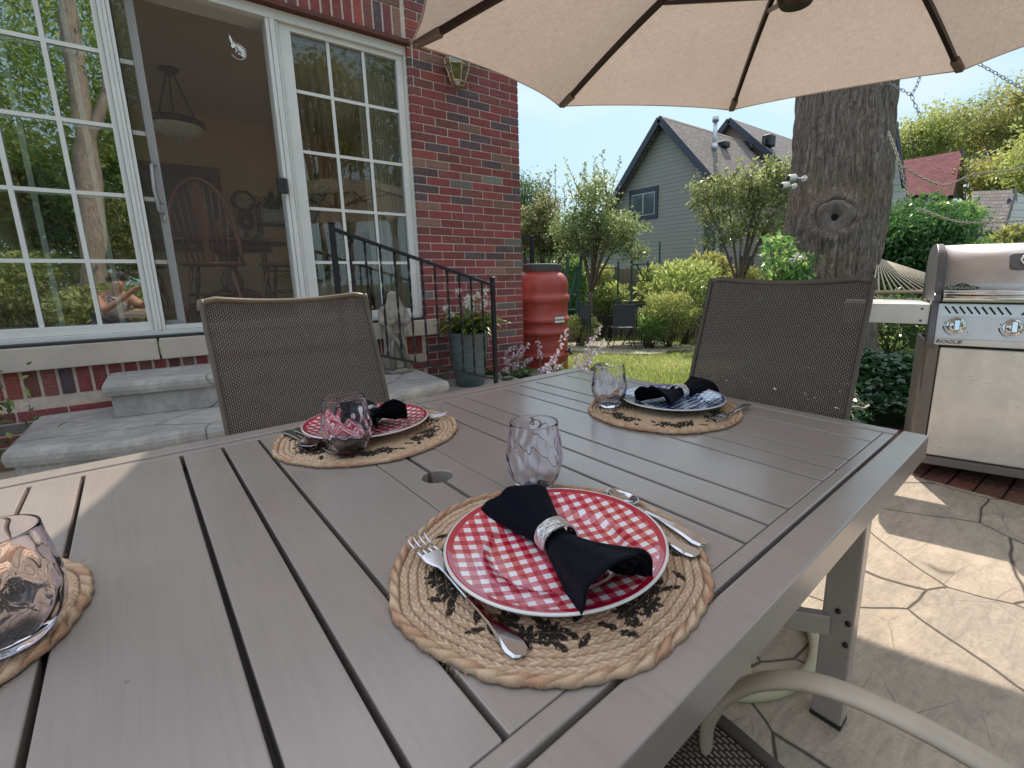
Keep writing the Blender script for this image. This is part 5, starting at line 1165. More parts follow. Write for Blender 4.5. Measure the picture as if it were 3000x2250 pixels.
# climbing vine / shrub at the foot of the trunk
L_vine = leafmat('vine_leaf', (.04, .09, .03), (.15, .23, .08), .45, .35, (.32, .38, .15))
vt = thing('climbing_shrub', 'bright green leafy shrub climbing the left foot of the big trunk', 'shrub', at(2300, 900, 5.3))
C_ = np.concatenate([np.array([at(px, py, d) for px, py, d in zip(rng.uniform(2235, 2330, 700), rng.uniform(690, 900, 700), rng.uniform(5.1, 5.9, 700))]), np.array([at(px, py, d) for px, py, d in zip(rng.normal(2340, 22, 320), rng.uniform(745, 840, 320), rng.uniform(4.95, 5.15, 320))])])
leaves('foliage', L_vine, C_, rng.uniform(.05, .10, len(C_)), rng.uniform(.03, .055, len(C_)), vt)
mb = MB()
for q in range(9): mb.tube(spline([at(2290+rng.uniform(-20, 30), 1000, 5.4), at(2290+rng.uniform(-30, 40), 900, 5.3), at(2300+rng.uniform(-60, 50), 740+rng.uniform(-30, 60), 5.2)], 9), .006, 5)
mb.build('stem', plain('vine_stem', (.10, .07, .04), .8), vt)
cs = np.array([at(px, py, 4.9) for px, py in ((2330, 745), (2345, 752), (2322, 760))]); ds = unit(rng.normal(size=(3*14, 3))); leaves('blossom', M_lil, np.repeat(cs, 14, 0)+ds*.01, .035, .015, vt, d=ds)
# ================================================================ GRASS AND GROUND COVER
def blades(name, P, h, wd, mat, shade, curl=.5):
    N = len(P); az = rng.uniform(0, 2*PI, N); d = np.stack([np.cos(az), np.sin(az), np.zeros(N)], 1); s_ = np.stack([-np.sin(az), np.cos(az), np.zeros(N)], 1)
    h = h[:, None]; wd = wd[:, None]; up = np.array([0, 0, 1.]); ln = rng.uniform(.1, .9, (N, 1))*curl
    b0 = P-s_*wd/2; b1 = P+s_*wd/2; m0 = P+up*h*.6+d*h*ln*.35-s_*wd*.4; m1 = P+up*h*.6+d*h*ln*.35+s_*wd*.4; t = P+up*h*(1-ln*.3)+d*h*ln
    V = np.stack([b0, b1, m1, m0, t], 1).reshape(-1, 3); o = (np.arange(N)*5)[:, None]
    F = np.concatenate([np.stack([o[:, 0], o[:, 0]+1, o[:, 0]+2, o[:, 0]+3], 1), np.stack([o[:, 0]+3, o[:, 0]+2, o[:, 0]+4, o[:, 0]+4], 1)])
    # second face as a triangle written with a repeated corner is not allowed: split quads and tris
    me = bpy.data.meshes.new(name); me.vertices.add(len(V)); me.vertices.foreach_set('co', V.astype(np.float32).ravel())
    li = np.concatenate([F[:N].ravel(), F[N:, :3].ravel()]); ls = np.concatenate([np.arange(N)*4, N*4+np.arange(N)*3])
    me.loops.add(len(li)); me.loops.foreach_set('vertex_index', li.astype(np.int32)); me.polygons.add(2*N); me.polygons.foreach_set('loop_start', ls.astype(np.int32)); me.update(calc_edges=True)
    a = me.attributes.new('rnd', 'FLOAT', 'FACE'); a.data.foreach_set('value', np.concatenate([shade, shade]).astype(np.float32)); me.materials.append(mat); return link(name, me)
def gzv(x, y): return -.1*np.clip((x+y)/2-3, 0, 9)
L_grass = leafmat('grass_blade', (.12, .155, .05), (.32, .36, .15), .4, .5, (.46, .42, .25))
def scatter(n, dmin, dmax, pxr):
    """points on the lawn, even in screen area so the near grass is dense enough"""
    px = rng.uniform(pxr[0], pxr[1], n); dpt = dmin*(dmax/dmin)**rng.random(n)
    X = (px-PX)/FPX; b = CF[None, :2]+X[:, None]*CX[None, :2]; b = b*dpt[:, None]; return b[:, 0], b[:, 1]
x, y = scatter(230000, 4.2, 19, (1480, 3400)); ok = ~((x < 2.95) & (y < 3.95)) & ~((x < 2.7) & (y > 3.85)) & ~((x < 3.85) & (y < 1.1)); x, y = x[ok], y[ok]
ivy_mask = (x < 6.6) & (y < 2.3+.4*np.sin(x*3)) & (x+y*0 > 3.2); keep = ~ivy_mask; x, y = x[keep], y[keep]
dist = np.hypot(x, y); P = np.stack([x, y, gzv(x, y)-.03], 1); pt_ = np.sin(x*2.1+y*.7)*.15+np.sin(y*3.3-x)*.1
g = blades('grass', P, rng.uniform(.035, .075, len(P))*(1+.0*dist), .0035+.0009*dist, L_grass, np.clip(rng.beta(2, 2.5, len(P))+pt_, 0, 1)); g['kind'] = 'stuff'; g['label'] = 'short sunlit lawn grass'; g['category'] = 'grass'
L_ivy = leafmat('ivy_leaf', (.012, .035, .014), (.045, .085, .035), .18, .22)
N = 24000; x = rng.uniform(3.2, 7.0, N); y = rng.uniform(-.6, 2.6, N); ok = (y < 2.35+.35*np.sin(x*3)) & ~((x < 3.82) & (y < 1.08)) & (np.hypot(x-tb0[0], y-tb0[1]) > .55) & (y > -.2-.0*x); x, y = x[ok], y[ok]
hh = .05+.16*np.clip(np.sin(x*2.3)*np.sin(y*2.9+1)+.4, 0, 1)+rng.uniform(0, .07, len(x)); mound = .16*np.exp(-((x-4.6)**2+(y-1.6)**2)/.9)
P = np.stack([x, y, gzv(x, y)+hh*.8+mound], 1)
g = leaves('ivy_ground_cover', L_ivy, P, rng.uniform(.045, .085, len(P)), rng.uniform(.04, .07, len(P)), nrm=np.array([0, 0, 1.])+rng.normal(0, .35, (len(P), 3)), d=np.stack([rng.normal(size=len(P)), rng.normal(size=len(P)), rng.normal(0, .3, len(P))], 1)); g['kind'] = 'stuff'; g['label'] = 'dark glossy ivy ground cover around the foot of the big tree'; g['category'] = 'ground cover'
mb = MB(); o = at(2640, 1215, 3.5)

# ================================================================ TREE BUILDER
M_trunk = plain('young_bark', (.13, .10, .075), .9, 0, .3, 18, .6, 70)
def crown_tree(name, label, base, top, crad, lm, n_cl, per, ls, trunk_r=.05, group=None, sprouts=0, squash=1., cat='tree', lean=(0, 0), limbs=9, tm=None, cl_r=.2, seed=0, spr_h=.8, hollow=.5, lob=None):
    rg = np.random.default_rng(seed+5); t = thing(name, label, cat, base, group=group); base = np.array(base, float); c = np.array(top, float); R3 = np.array(crad, float)
    fork = base+(c-base)*.42+np.array([lean[0], lean[1], 0]); mbt = MB(); mbt.tube(spline([base-np.array([0, 0, .1]), (base+fork)/2+rg.normal(0, .03, 3), fork], 8), [trunk_r*(1.25-.08*i) for i in range(8)], 10)
    dirs = unit(rg.normal(size=(n_cl, 3))); rad = hollow+(1-hollow)*rg.random((n_cl, 1))**.7
    lump = 1+.22*np.sin(dirs[:, :1]*5+seed)+.18*np.sin(dirs[:, 1:2]*7+2*seed)+.15*np.sin(dirs[:, 2:]*6)
    cl = c+dirs*rad*R3*lump; cl = cl[cl[:, 2] > base[2]+.25*(c[2]-base[2])]
    if lob:
        wts = np.array([rx*rx*rz for _, rx, rz in lob])**.7; ix = rg.choice(len(lob), n_cl, p=wts/wts.sum()); cc = np.array([q[0] for q in lob])[ix]; rr3 = np.array([(q[1], q[1], q[2]) for q in lob])[ix]
        cl = cc+dirs*rr3*(.25+.85*rg.random((n_cl, 1))**.6)
    lim = cl[rg.permutation(len(cl))[:limbs]]; lp = []
    for q in lim:
        P = spline([fork, fork+(q-fork)*.5+np.array([0, 0, .12*R3[2]]), q], 8); mbt.tube(P, [trunk_r*(.62-.075*i) for i in range(8)], 7); lp += P[2:]
    lp = np.array(lp)
    for q in cl[rg.permutation(len(cl))[:min(len(cl), 70)]]:
        s_ = lp[np.argmin(np.linalg.norm(lp-q, axis=1))]; mbt.tube([s_, (s_+q)/2+rg.normal(0, .03, 3), q], [trunk_r*.16, trunk_r*.10, trunk_r*.05], 5)
    tips = []
    for q in range(sprouts):
        a = rg.uniform(0, 2*PI); s_ = c+np.array([R3[0]*.75*math.cos(a)*rg.random()**.5, R3[1]*.75*math.sin(a)*rg.random()**.5, R3[2]*.55]); e = s_+np.array([rg.normal(0, .12), rg.normal(0, .12), spr_h*rg.uniform(.5, 1.2)]); mbt.tube([s_, (s_+e)/2, e], [trunk_r*.14, trunk_r*.1, trunk_r*.04], 5); tips.append((s_, e))
    mbt.build('trunk', tm or M_trunk, t)
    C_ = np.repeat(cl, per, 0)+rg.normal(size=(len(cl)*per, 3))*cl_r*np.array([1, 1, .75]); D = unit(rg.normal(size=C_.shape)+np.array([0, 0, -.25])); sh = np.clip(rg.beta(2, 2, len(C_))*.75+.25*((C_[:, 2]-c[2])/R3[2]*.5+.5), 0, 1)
    if tips:
        A = []; DD = []
        for s_, e in tips:
            for t_ in np.linspace(.1, 1, 26):
                dv = unit(np.array([rg.normal(), rg.normal(), .7])); A.append(s_+(e-s_)*t_+dv*.01); DD.append(dv)
        C_ = np.concatenate([C_, np.array(A)]); D = np.concatenate([D, np.array(DD)]); sh = np.concatenate([sh, rg.random(len(A))])
    L = rg.uniform(.65, 1.25, len(C_))*ls; leaves('crown', lm, C_, L, L*.58, t, d=D, nrm=rg.normal(size=C_.shape)+np.array([0, 0, .6]), shade=sh); return t
L_apple = leafmat('apple_leaf', (.055, .085, .04), (.22, .25, .115), .42, .32, (.46, .46, .27))
L_bright = leafmat('bright_leaf', (.08, .115, .04), (.27, .30, .115), .45, .38, (.52, .50, .26))
L_dark = leafmat('dark_leaf', (.018, .05, .02), (.08, .145, .05), .35, .35, (.14, .2, .06))
L_far = leafmat('far_leaf', (.08, .12, .06), (.22, .26, .13), .42, .45, (.36, .38, .22))
L_spruce = leafmat('spruce_needle', (.02, .045, .035), (.07, .11, .085), .2, .5)
def G3(px, py, d, z=None): p = at(px, py, d); return p if z is None else np.array([p[0], p[1], z])
def gbase(px, d): p = at(px, 900, d); return np.array([p[0], p[1], gz(p[0], p[1])])
# apple tree left of centre (trunk px 1722), one behind at the wall edge, one on the right
def lobes(d, L): return [(at(px, py, d), rx, rz) for px, py, rx, rz in L]
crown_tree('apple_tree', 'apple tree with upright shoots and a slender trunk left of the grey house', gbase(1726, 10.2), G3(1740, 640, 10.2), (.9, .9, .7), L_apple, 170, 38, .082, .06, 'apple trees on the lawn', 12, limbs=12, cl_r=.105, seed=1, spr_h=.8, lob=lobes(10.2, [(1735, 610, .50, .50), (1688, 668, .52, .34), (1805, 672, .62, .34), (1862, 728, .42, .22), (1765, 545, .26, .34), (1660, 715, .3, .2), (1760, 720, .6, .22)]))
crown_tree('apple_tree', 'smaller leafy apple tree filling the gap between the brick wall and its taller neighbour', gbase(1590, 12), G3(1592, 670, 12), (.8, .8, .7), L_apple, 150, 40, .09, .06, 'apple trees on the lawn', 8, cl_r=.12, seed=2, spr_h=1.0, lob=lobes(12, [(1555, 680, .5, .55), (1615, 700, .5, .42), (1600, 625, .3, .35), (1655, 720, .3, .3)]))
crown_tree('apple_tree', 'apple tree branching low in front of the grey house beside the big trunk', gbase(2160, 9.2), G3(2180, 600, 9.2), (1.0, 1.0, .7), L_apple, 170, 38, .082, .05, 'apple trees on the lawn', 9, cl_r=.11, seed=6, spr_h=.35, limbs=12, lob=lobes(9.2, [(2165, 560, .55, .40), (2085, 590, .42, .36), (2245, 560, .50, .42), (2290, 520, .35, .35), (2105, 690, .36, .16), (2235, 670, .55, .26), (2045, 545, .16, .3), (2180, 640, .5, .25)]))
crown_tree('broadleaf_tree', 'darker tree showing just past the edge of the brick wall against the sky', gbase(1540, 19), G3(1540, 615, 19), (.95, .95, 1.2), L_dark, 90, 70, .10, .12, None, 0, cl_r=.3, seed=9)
# spruce behind the trunk's left side
def spruce(label, base, h, r, n=2600, seed=0):
    rg = np.random.default_rng(seed); base = np.array(base, float); t = thing('spruce_tree', label, 'tree', base); mb_ = MB(); mb_.tube([base, base+np.array([0, 0, h])], [.14, .02], 8); C_ = []; D = []
    for i in range(34):
        f = (i+.5)/34; z = h*(.08+.92*f); rr = r*(1-f)**.85+.06
        for q in range(9):
            a = rg.uniform(0, 2*PI); tip = base+np.array([rr*math.cos(a), rr*math.sin(a), z+rr*.10]); s_ = base+np.array([0, 0, z-rr*.05]); mb_.tube([s_, (s_+tip)/2-np.array([0, 0, .07*rr]), tip], [.02, .012, .005], 4)
            for u in np.linspace(.15, 1, 26):
                p = s_+(tip-s_)*u-np.array([0, 0, .28*rr*u*(1-u)])
                for sdd in (-1, 1, 0):
                    dv = unit(np.array([math.cos(a+sdd*.9), math.sin(a+sdd*.9), -.25+.5*(sdd == 0)])+rg.normal(0, .2, 3)); C_.append(p+rg.normal(0, .02, 3)); D.append(dv)
    mb_.build('trunk', M_trunk, t); L = np.full(len(C_), .13); leaves('crown', L_spruce, C_, L, .035, t, d=np.array(D)); return t
spruce('tall blue green spruce rising behind the left side of the big trunk', gbase(2345, 12.5), 4.75, 1.15, seed=3)
# conifer shrub low at px 2200,800
spruce('low blue green spruce bush behind the second chair, at the fence', gbase(2215, 10.4), 1.35, .75, seed=8)
# ================================================================ SHRUBS AND BORDER PLANTS
def bush(label, px, py, d, rad, lm, n, ls, name='garden_bush', group=None, seed=0, ht=None, flower=None, w=.55, spiky=0.):
    rg = np.random.default_rng(seed+31); b = gbase(px, d); c = G3(px, py, d); rad = np.array(rad, float); t = thing(name, label, 'bush', b, group=group)
    dirs = unit(rg.normal(size=(n, 3))); dirs[:, 2] = np.abs(dirs[:, 2])*np.sign(rg.random(n)-.3); rr = rg.random((n, 1))**.33*(1+.14*np.sin(dirs[:, :1]*9+seed)*np.sin(dirs[:, 1:2]*8)+.1*np.sin(dirs[:, 2:]*11))
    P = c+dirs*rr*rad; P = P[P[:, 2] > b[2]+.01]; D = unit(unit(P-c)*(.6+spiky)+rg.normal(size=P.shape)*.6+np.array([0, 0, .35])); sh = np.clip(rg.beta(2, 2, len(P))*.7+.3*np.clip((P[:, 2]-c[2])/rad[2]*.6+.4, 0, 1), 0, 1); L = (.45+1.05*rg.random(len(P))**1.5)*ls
    leaves('foliage', lm, P, L, L*w, t, d=D, nrm=rg.normal(size=P.shape)+np.array([0, 0, .8]), shade=sh); mb_ = MB()
    for q in range(16): e = c+unit(rg.normal(size=3)+np.array([0, 0, .6]))*rad*.8; mb_.tube([b+rg.normal(0, .05, 3)*np.array([1, 1, 0]), (b+e)/2+rg.normal(0, .03, 3), e], [.012, .009, .004], 5)
    mb_.build('stem', M_trunk, t)
    if flower is not None:
        Q = P[rg.permutation(len(P))[:flower[1]]]; Q = np.repeat(Q, 6, 0); dv = unit(rg.normal(size=Q.shape)); leaves('blossom', flower[0], Q+dv*.01, flower[2], flower[2]*.5, t, d=dv)
    return t
M_fl_w = M_petal; M_fl_y = plain('yellow_flower', (.75, .5, .05), .6); M_fl_o = plain('orange_flower', (.6, .12, .02), .6); M_fl_p = M_lil
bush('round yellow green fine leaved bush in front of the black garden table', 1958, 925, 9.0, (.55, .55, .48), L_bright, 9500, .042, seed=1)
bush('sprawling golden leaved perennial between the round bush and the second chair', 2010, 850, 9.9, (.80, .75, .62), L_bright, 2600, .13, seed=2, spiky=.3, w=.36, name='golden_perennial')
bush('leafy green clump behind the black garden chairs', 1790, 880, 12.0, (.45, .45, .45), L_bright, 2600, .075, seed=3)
bush('bean vines climbing the green trellis left of the apple trunk', 1690, 845, 11.6, (.30, .30, .75), L_vine, 3400, .065, seed=4, name='climbing_vine', flower=(M_fl_w, 8, .03))
bush('bean vines between the two green trellises right of the apple trunk', 1762, 850, 12.4, (.38, .38, .70), L_bright, 3400, .07, seed=5, name='climbing_vine', flower=(M_fl_o, 20, .03))
bush('low green border plant at the foot of the rain barrel side lawn', 1700, 955, 9.5, (.42, .35, .22), L_bright, 2600, .05, seed=6, name='border_plant', flower=(M_fl_p, 10, .035))
bush('strappy grass clump at the left foot of the round bush', 1905, 962, 8.8, (.26, .26, .18), L_vine, 900, .16, seed=7, name='border_plant', w=.12, spiky=1.2)
bush('leafy plant under the left trellis beside the wooden planter box', 1668, 905, 11.4, (.28, .25, .30), L_dark, 1500, .07, seed=8, name='border_plant')
bush('dark green bush along the fence between trellis and grey house', 1860, 850, 14.6, (.55, .5, .6), L_dark, 3000, .09, seed=9)
bush('tall milkweed with broad pale leaves rising by the green trellis', 1905, 860, 11.0, (.28, .28, .62), L_bright, 420, .17, seed=10, name='tall_perennial', w=.4, spiky=.2)
bush('pale leaved perennial by the fence right of the flower ornament', 2075, 795, 11.5, (.55, .5, .42), L_bright, 1200, .14, seed=11, name='tall_perennial', w=.38, flower=(M_fl_p, 12, .05))
bush('yellow green shrub at the foot of the right apple tree', 2190, 845, 9.6, (.55, .5, .45), L_bright, 4200, .06, seed=12)
# right side: Japanese-maple like dark mass, bright creeper, background trees
crown_tree('ornamental_tree', 'dense dark green small tree between the big trunk and the grill', gbase(2700, 8.6), G3(2690, 700, 8.6), (.80, .80, .62), L_dark, 280, 55, .085, .07, None, 0, cl_r=.17, seed=14, hollow=.25, limbs=10)
bush('bright green creeper spilling above the grill lid', 2770, 640, 9.0, (.55, .5, .28), L_vine, 2600, .085, seed=15, name='climbing_vine', flower=(M_fl_o, 14, .045))
bush('shaded undergrowth behind the hammock', 2700, 850, 9.6, (1.4, 1.1, .75), L_dark, 6500, .085, seed=16)
bush('sunny green shrub directly behind the grill lid', 2900, 770, 8.0, (.9, .7, .42), L_vine, 5200, .075, seed=17, flower=(M_fl_o, 30, .04))
bush('yellow and green leaves just above the grill lid at the right edge', 2975, 700, 5.6, (.22, .2, .16), L_bright, 420, .07, seed=18, name='border_plant')
bush('dark fern like undergrowth under the grill side shelf', 2620, 940, 7.6, (1.0, .9, .42), L_dark, 4200, .075, seed=19)
L_mapl = leafmat('maple_leaf', (.09, .125, .045), (.29, .32, .12), .45, .45, (.46, .38, .2))
for i, (px, py, d, r3, lb) in enumerate((((2700), 425, 27, (1.9, 1.9, 1.9), 'yellow green tree rising behind the red roof'), (2850, 400, 30, (2.6, 2.6, 2.5), 'tall airy green tree right of the red roof'), (2980, 380, 24, (2.3, 2.3, 2.6), 'large yellowing tree at the right edge of the sky'), (3010, 520, 20, (1.9, 1.9, 1.3), 'green tree behind the grey shingle roof at the right edge'), (3110, 500, 17, (1.6, 1.6, 2.0), 'tree with reddish leaf tips cut off by the right edge'))):
    crown_tree('broadleaf_tree', lb, gbase(px, d), G3(px, py, d), r3, L_mapl if i != 1 else L_far, 170, 60, .17, .16, 'trees beyond the far houses', 0, cl_r=.36, seed=20+i, hollow=.3)
# hazy line of trees beyond everything, left of the grey house and beyond the fence
for i, (px, py, d, r3) in enumerate(((1640, 730, 30, (2.4, 2.4, 1.6)), (1560, 720, 26, (2.2, 2.2, 1.5)), (1750, 760, 33, (2.6, 2.6, 1.2)))):
    crown_tree('broadleaf_tree', ['distant tree filling the gap under the apple crowns', 'distant tree nearest the brick wall edge, low behind the barrel', 'distant low tree line beyond the trellises'][i], gbase(px, d), G3(px, py, d), r3, L_far, 120, 50, .2, .14, 'trees beyond the far houses', 0, cl_r=.4, seed=40+i, hollow=.3)

# ================================================================ FENCE
M_fence = plain('weathered_fence_wood', (.20, .165, .13), .85, 0, .25, 5, .3, 60, stretch=(3, 3, .4))
fA, fB = at(1560, 800, 13.2), at(2330, 800, 11.2); fn = thing('wooden_fence', 'weathered grey board fence in front of the grey house', 'fence', (fA[0], fA[1], -.9)); L = float(np.linalg.norm((fB-fA)[:2])); d = (fB-fA)/np.linalg.norm((fB-fA)[:2]); nb = int(L/.145)
m_ = MB(); ct = 0
for i in range(nb):
    p = fA+d*(i*.145); a = math.atan2(d[1], d[0]); zt = at(1560+(2330-1560)*i/nb, 791-13*i/nb, 13.2-2.0*i/nb)[2]+random.uniform(-.01, .01)
    Mx_ = Matrix.Translation((p[0], p[1], 0))@Matrix.Rotation(a, 4, 'Z'); m_.prism([(0, -1.1), (.137, -1.1), (.137, zt-.03), (.11, zt), (.027, zt), (0, zt-.03)], -.009+random.uniform(-.002, .002), .009, Mx_@Matrix.Rotation(PI/2, 4, 'X'))
m_.build('board', M_fence, fn)
m_ = MB(); m_.bar((fA[0]+.03, fA[1]+.04, .7), (fB[0]+.03, fB[1]+.04, .75), .04, .09); m_.bar((fA[0]+.03, fA[1]+.04, -.3), (fB[0]+.03, fB[1]+.04, -.25), .04, .09); m_.build('rail', M_fence, fn)
# sun flower ornament
op = at(1945, 822, 11.6); o = thing('flower_ornament', 'round rust orange metal sunflower ornament hanging in front of the fence', 'ornament', op); f_ = unit(np.array([-op[0], -op[1], 0])); Mo = Matrix.Translation(tuple(op))@Vector(f_).to_track_quat('Z', 'Y').to_matrix().to_4x4(); m_ = MB()
for ring_ in range(3):
    for i in range(18):
        a = 2*PI*i/18+ring_*.17; r0 = .045+.0*ring_; r1 = .125-.026*ring_; m_.add([tuple(Mo@Vector(p)) for p in ((r0*math.cos(a), r0*math.sin(a), .005*ring_), ((r0+r1)/2*math.cos(a-.11), (r0+r1)/2*math.sin(a-.11), .012*ring_+.01), (r1*math.cos(a), r1*math.sin(a), .008*ring_), ((r0+r1)/2*math.cos(a+.11), (r0+r1)/2*math.sin(a+.11), .012*ring_))], [(0, 1, 2, 3)])
m_.build('petals', plain('rust_orange', (.42, .10, .03), .6, .2, .3, 30), o, solid=.002); m_ = MB(); m_.ball(tuple(Mo@Vector((0, 0, .01))), .045, 14); m_.build('centre', plain('rust_brown', (.10, .03, .015), .7), o)
# second dark round ornament
# ================================================================ TRELLISES
def trellis(label, bars, w=.045):
    b = at(*bars[0][0]); t = thing('garden_trellis', label, 'trellis', (b[0], b[1], -.6), group='green painted garden trellises')
    for A, B in bars: m_ = MB(); m_.bar(at(*A), at(*B), w, w*.6); m_.build('bar', M_green, t)
D1 = 10.9
trellis('tall green trellis with crossing diagonals in front of the fence, right of the apple trunk', [((1933, 708, D1), (1931, 960, D1)), ((1898, 765, D1), (1897, 880, D1)), ((1850, 755, D1), (1851, 960, D1)), ((1848, 775, D1), (1938, 772, D1)), ((1850, 824, D1), (1935, 818, D1)), ((1866, 776, D1), (1900, 850, D1)), ((1924, 776, D1), (1893, 850, D1)), ((1897, 880, D1), (1899, 960, D1))])
trellis('green trellis post pair standing in the vines just right of the apple trunk', [((1812, 762, D1+.6), (1808, 960, D1+.6)), ((1733, 770, D1+.6), (1733, 930, D1+.6)), ((1733, 784, D1+.6), (1812, 786, D1+.6))])
trellis('dark green ladder trellis between the red barrel and the apple trunk', [((1662, 755, 10.2), (1658, 960, 10.2)), ((1703, 752, 10.2), (1685, 960, 10.2)), ((1660, 784, 10.2), (1702, 784, 10.2)), ((1658, 865, 10.2), (1692, 865, 10.2)), ((1655, 908, 10.2), (1690, 908, 10.2)), ((1692, 780, 10.2), (1668, 900, 10.2))], .06)
# timber planter box
q = at(1680, 935, 11.0); m_ = MB(); m_.box((q[0]-.5, q[1]-.3, gz(q[0], q[1])-.1), (q[0]+.4, q[1]+.3, gz(q[0], q[1])+.22)); m_.box((q[0]-.52, q[1]-.32, gz(q[0], q[1])+.10), (q[0]+.42, q[1]+.32, gz(q[0], q[1])+.125)); o = m_.build('planter_box', M_fence, bevel=.01); tag(o, 'low weathered timber planter box behind the red barrel', 'planter')
# ================================================================ GARDEN TABLE AND CHAIRS ON A SMALL PAVED AREA
GD = 9.3; gc = gbase(1810, GD); m_ = MB(); n = 40; rr_ = [(1.55+.15*math.sin(5*a)+.1*math.sin(9*a)) for a in np.linspace(0, 2*PI, n, endpoint=False)]
m_.add([(gc[0]+r*math.cos(a), gc[1]+r*math.sin(a), gz(gc[0]+r*math.cos(a), gc[1]+r*math.sin(a))+.012) for r, a in zip(rr_, np.linspace(0, 2*PI, n, endpoint=False))], [tuple(range(n))]); o = m_.build('garden_paving', concrete('garden_flagstone', (.42, .38, .33), 3)); o['kind'] = 'structure'
gzz = gc[2]+.01
def mtable(c):
    t = thing('garden_table', 'black metal garden table behind the small dark chairs', 'table', c); m_ = MB(); m_.lathe([(.0, .70), (.62, .70), (.64, .712), (.64, .722), (.0, .724)], 40, c, False); m_.build('table_top', plain('dark_glass_top', (.06, .065, .06), .12), t)
    for i in range(4): a = PI/4+i*PI/2; m_ = MB(); m_.tube([(c[0]+.12*math.cos(a), c[1]+.12*math.sin(a), c[2]+.70), (c[0]+.2*math.cos(a), c[1]+.2*math.sin(a), c[2]+.35), (c[0]+.42*math.cos(a), c[1]+.42*math.sin(a), c[2])], .014, 6); m_.build('leg', M_black, t)
tcn = at(1885, 893, 9.6); mtable(np.array([tcn[0], tcn[1], gz(tcn[0], tcn[1])+.01]))
def mchair(label, px, d, rz):
    p = gbase(px, d); p[2] += .012; t = thing('garden_chair', label, 'chair', p, rz, 'black sling garden chairs'); dk = plain('dark_sling', (.035, .042, .055), .6, 0, .2, 20)
    m_ = MB(); m_.box((-.21, -.205, .44), (.21, -.19, .84)); m_.build('backrest', dk, t, world=False); m_ = MB(); m_.box((-.21, -.2, .405), (.21, .22, .42)); m_.build('seat', dk, t, world=False)
    m_ = MB()
    for s_ in (-1, 1): m_.tube([(s_*.23, -.21, .88), (s_*.23, -.2, .45), (s_*.23, .2, .42)], .011, 6); m_.tube([(s_*.23, -.2, .64), (s_*.25, .1, .62), (s_*.23, .2, .44)], .010, 6)
    m_.tube([(-.23, -.21, .88), (0, -.215, .90), (.23, -.21, .88)], .013, 6); m_.build('frame', M_black, t, world=False)
    for sx in (-1, 1):
        for sy in (-1, 1): m_ = MB(); m_.tube([(sx*.22, sy*.19, .41), (sx*.15, sy*.17, .22), (sx*.24, sy*.25, .0)], .009, 6); m_.build('leg', M_black, t, world=False)
    return t
mchair('black sling garden chair seen square from behind, nearest the lawn', 1823, 8.7, YAW*-1+.05)
mchair('black sling garden chair seen from the side, left of the other one', 1738, 9.2, -1.75)
mchair('black garden chair on the far side of the garden table, mostly hidden', 1880, 10.4, 2.6)

# ================================================================ NEIGHBOURING HOUSES
def siding_mat(name, col, pitch=.15, rot=0):
    k = NT(name); tc_ = k.n("TexCoord"); sp_ = k.n("SeparateXYZ"); k.l(tc_.outputs['Object'], sp_.inputs[0]); f = k.math('FRACT', k.math('DIVIDE', sp_.outputs[2], pitch)); n = k.noise(k.coord('Object', (1, .3, 3)), 3, 4, .6)
    c = k.ramp(f, [(0, tuple(x*.35 for x in col)), (.08, tuple(x*.55 for x in col)), (.12, col), (1, tuple(x*1.05 for x in col))]); c = k.mix(.35, c, k.ramp(n, [(.3, (.85,)*3), (.7, (1.1,)*3)]), 'MULTIPLY'); k.set(Base_Color=c, Roughness=.7); k.l(k.bump(f, .6, .02), k.b.inputs['Normal']); return k.m
def roof_mat(name, col, sc_=1., rot=(0, 0, 0)):
    k = NT(name); co = k.coord('UV'); b = k.n("TexBrick"); k.l(co, b.inputs['Vector']); b.inputs['Scale'].default_value = 1/sc_; b.inputs['Brick Width'].default_value = .32; b.inputs['Row Height'].default_value = .14; b.inputs['Mortar Size'].default_value = .012
    b.inputs['Color1'].default_value = (*[x*1.2 for x in col], 1); b.inputs['Color2'].default_value = (*[x*.75 for x in col], 1); b.inputs['Mortar'].default_value = (*[x*.3 for x in col], 1); n = k.noise(co, 6, 5, .6); c = k.mix(.4, b.outputs[0], k.ramp(n, [(.3, (.7,)*3), (.7, (1.2,)*3)]), 'MULTIPLY'); k.set(Base_Color=c, Roughness=.9); k.l(k.bump(b.outputs['Fac'], -.6, .03), k.b.inputs['Normal']); return k.m
def slab_roof(name, A, B, C_, D_, th, mat, parent):
    """roof plane with corners A,B (ridge) and D,C (eave)"""
    A, B, C_, D_ = map(np.array, (A, B, C_, D_)); n = unit(np.cross(B-A, D_-A)); n = n if n[2] > 0 else -n; w_ = np.linalg.norm(B-A); h_ = np.linalg.norm(D_-A); m_ = MB(); vs = [A, B, C_, D_, A-n*th, B-n*th, C_-n*th, D_-n*th]
    m_.add(vs, [(0, 1, 2, 3), (7, 6, 5, 4), (0, 4, 5, 1), (1, 5, 6, 2), (2, 6, 7, 3), (3, 7, 4, 0)]); return m_.build(name, mat, parent, uv=[(0, h_), (w_, h_), (w_, 0), (0, 0)]*2)
M_sid = siding_mat('grey_siding', (.31, .30, .27)); M_roof = roof_mat('brown_shingle', (.19, .165, .15)); M_trimd = plain('navy_trim', (.035, .04, .065), .5, 0, .1, 5)
XG = 15.; ap = onx(1950, 352, XG); cr_ = onx(2083, 505, XG)
yr, zr, ya, za = cr_[1], cr_[2], ap[1], ap[2]; sl_ = (za-zr)/(ya-yr); zl_ = 2.2; yl = ya+(za-zl_)/sl_
gh_ = thing('grey_house', 'grey sided house with steep gable and brown shingle roof beyond the fence', 'house', (XG, ya, -1))
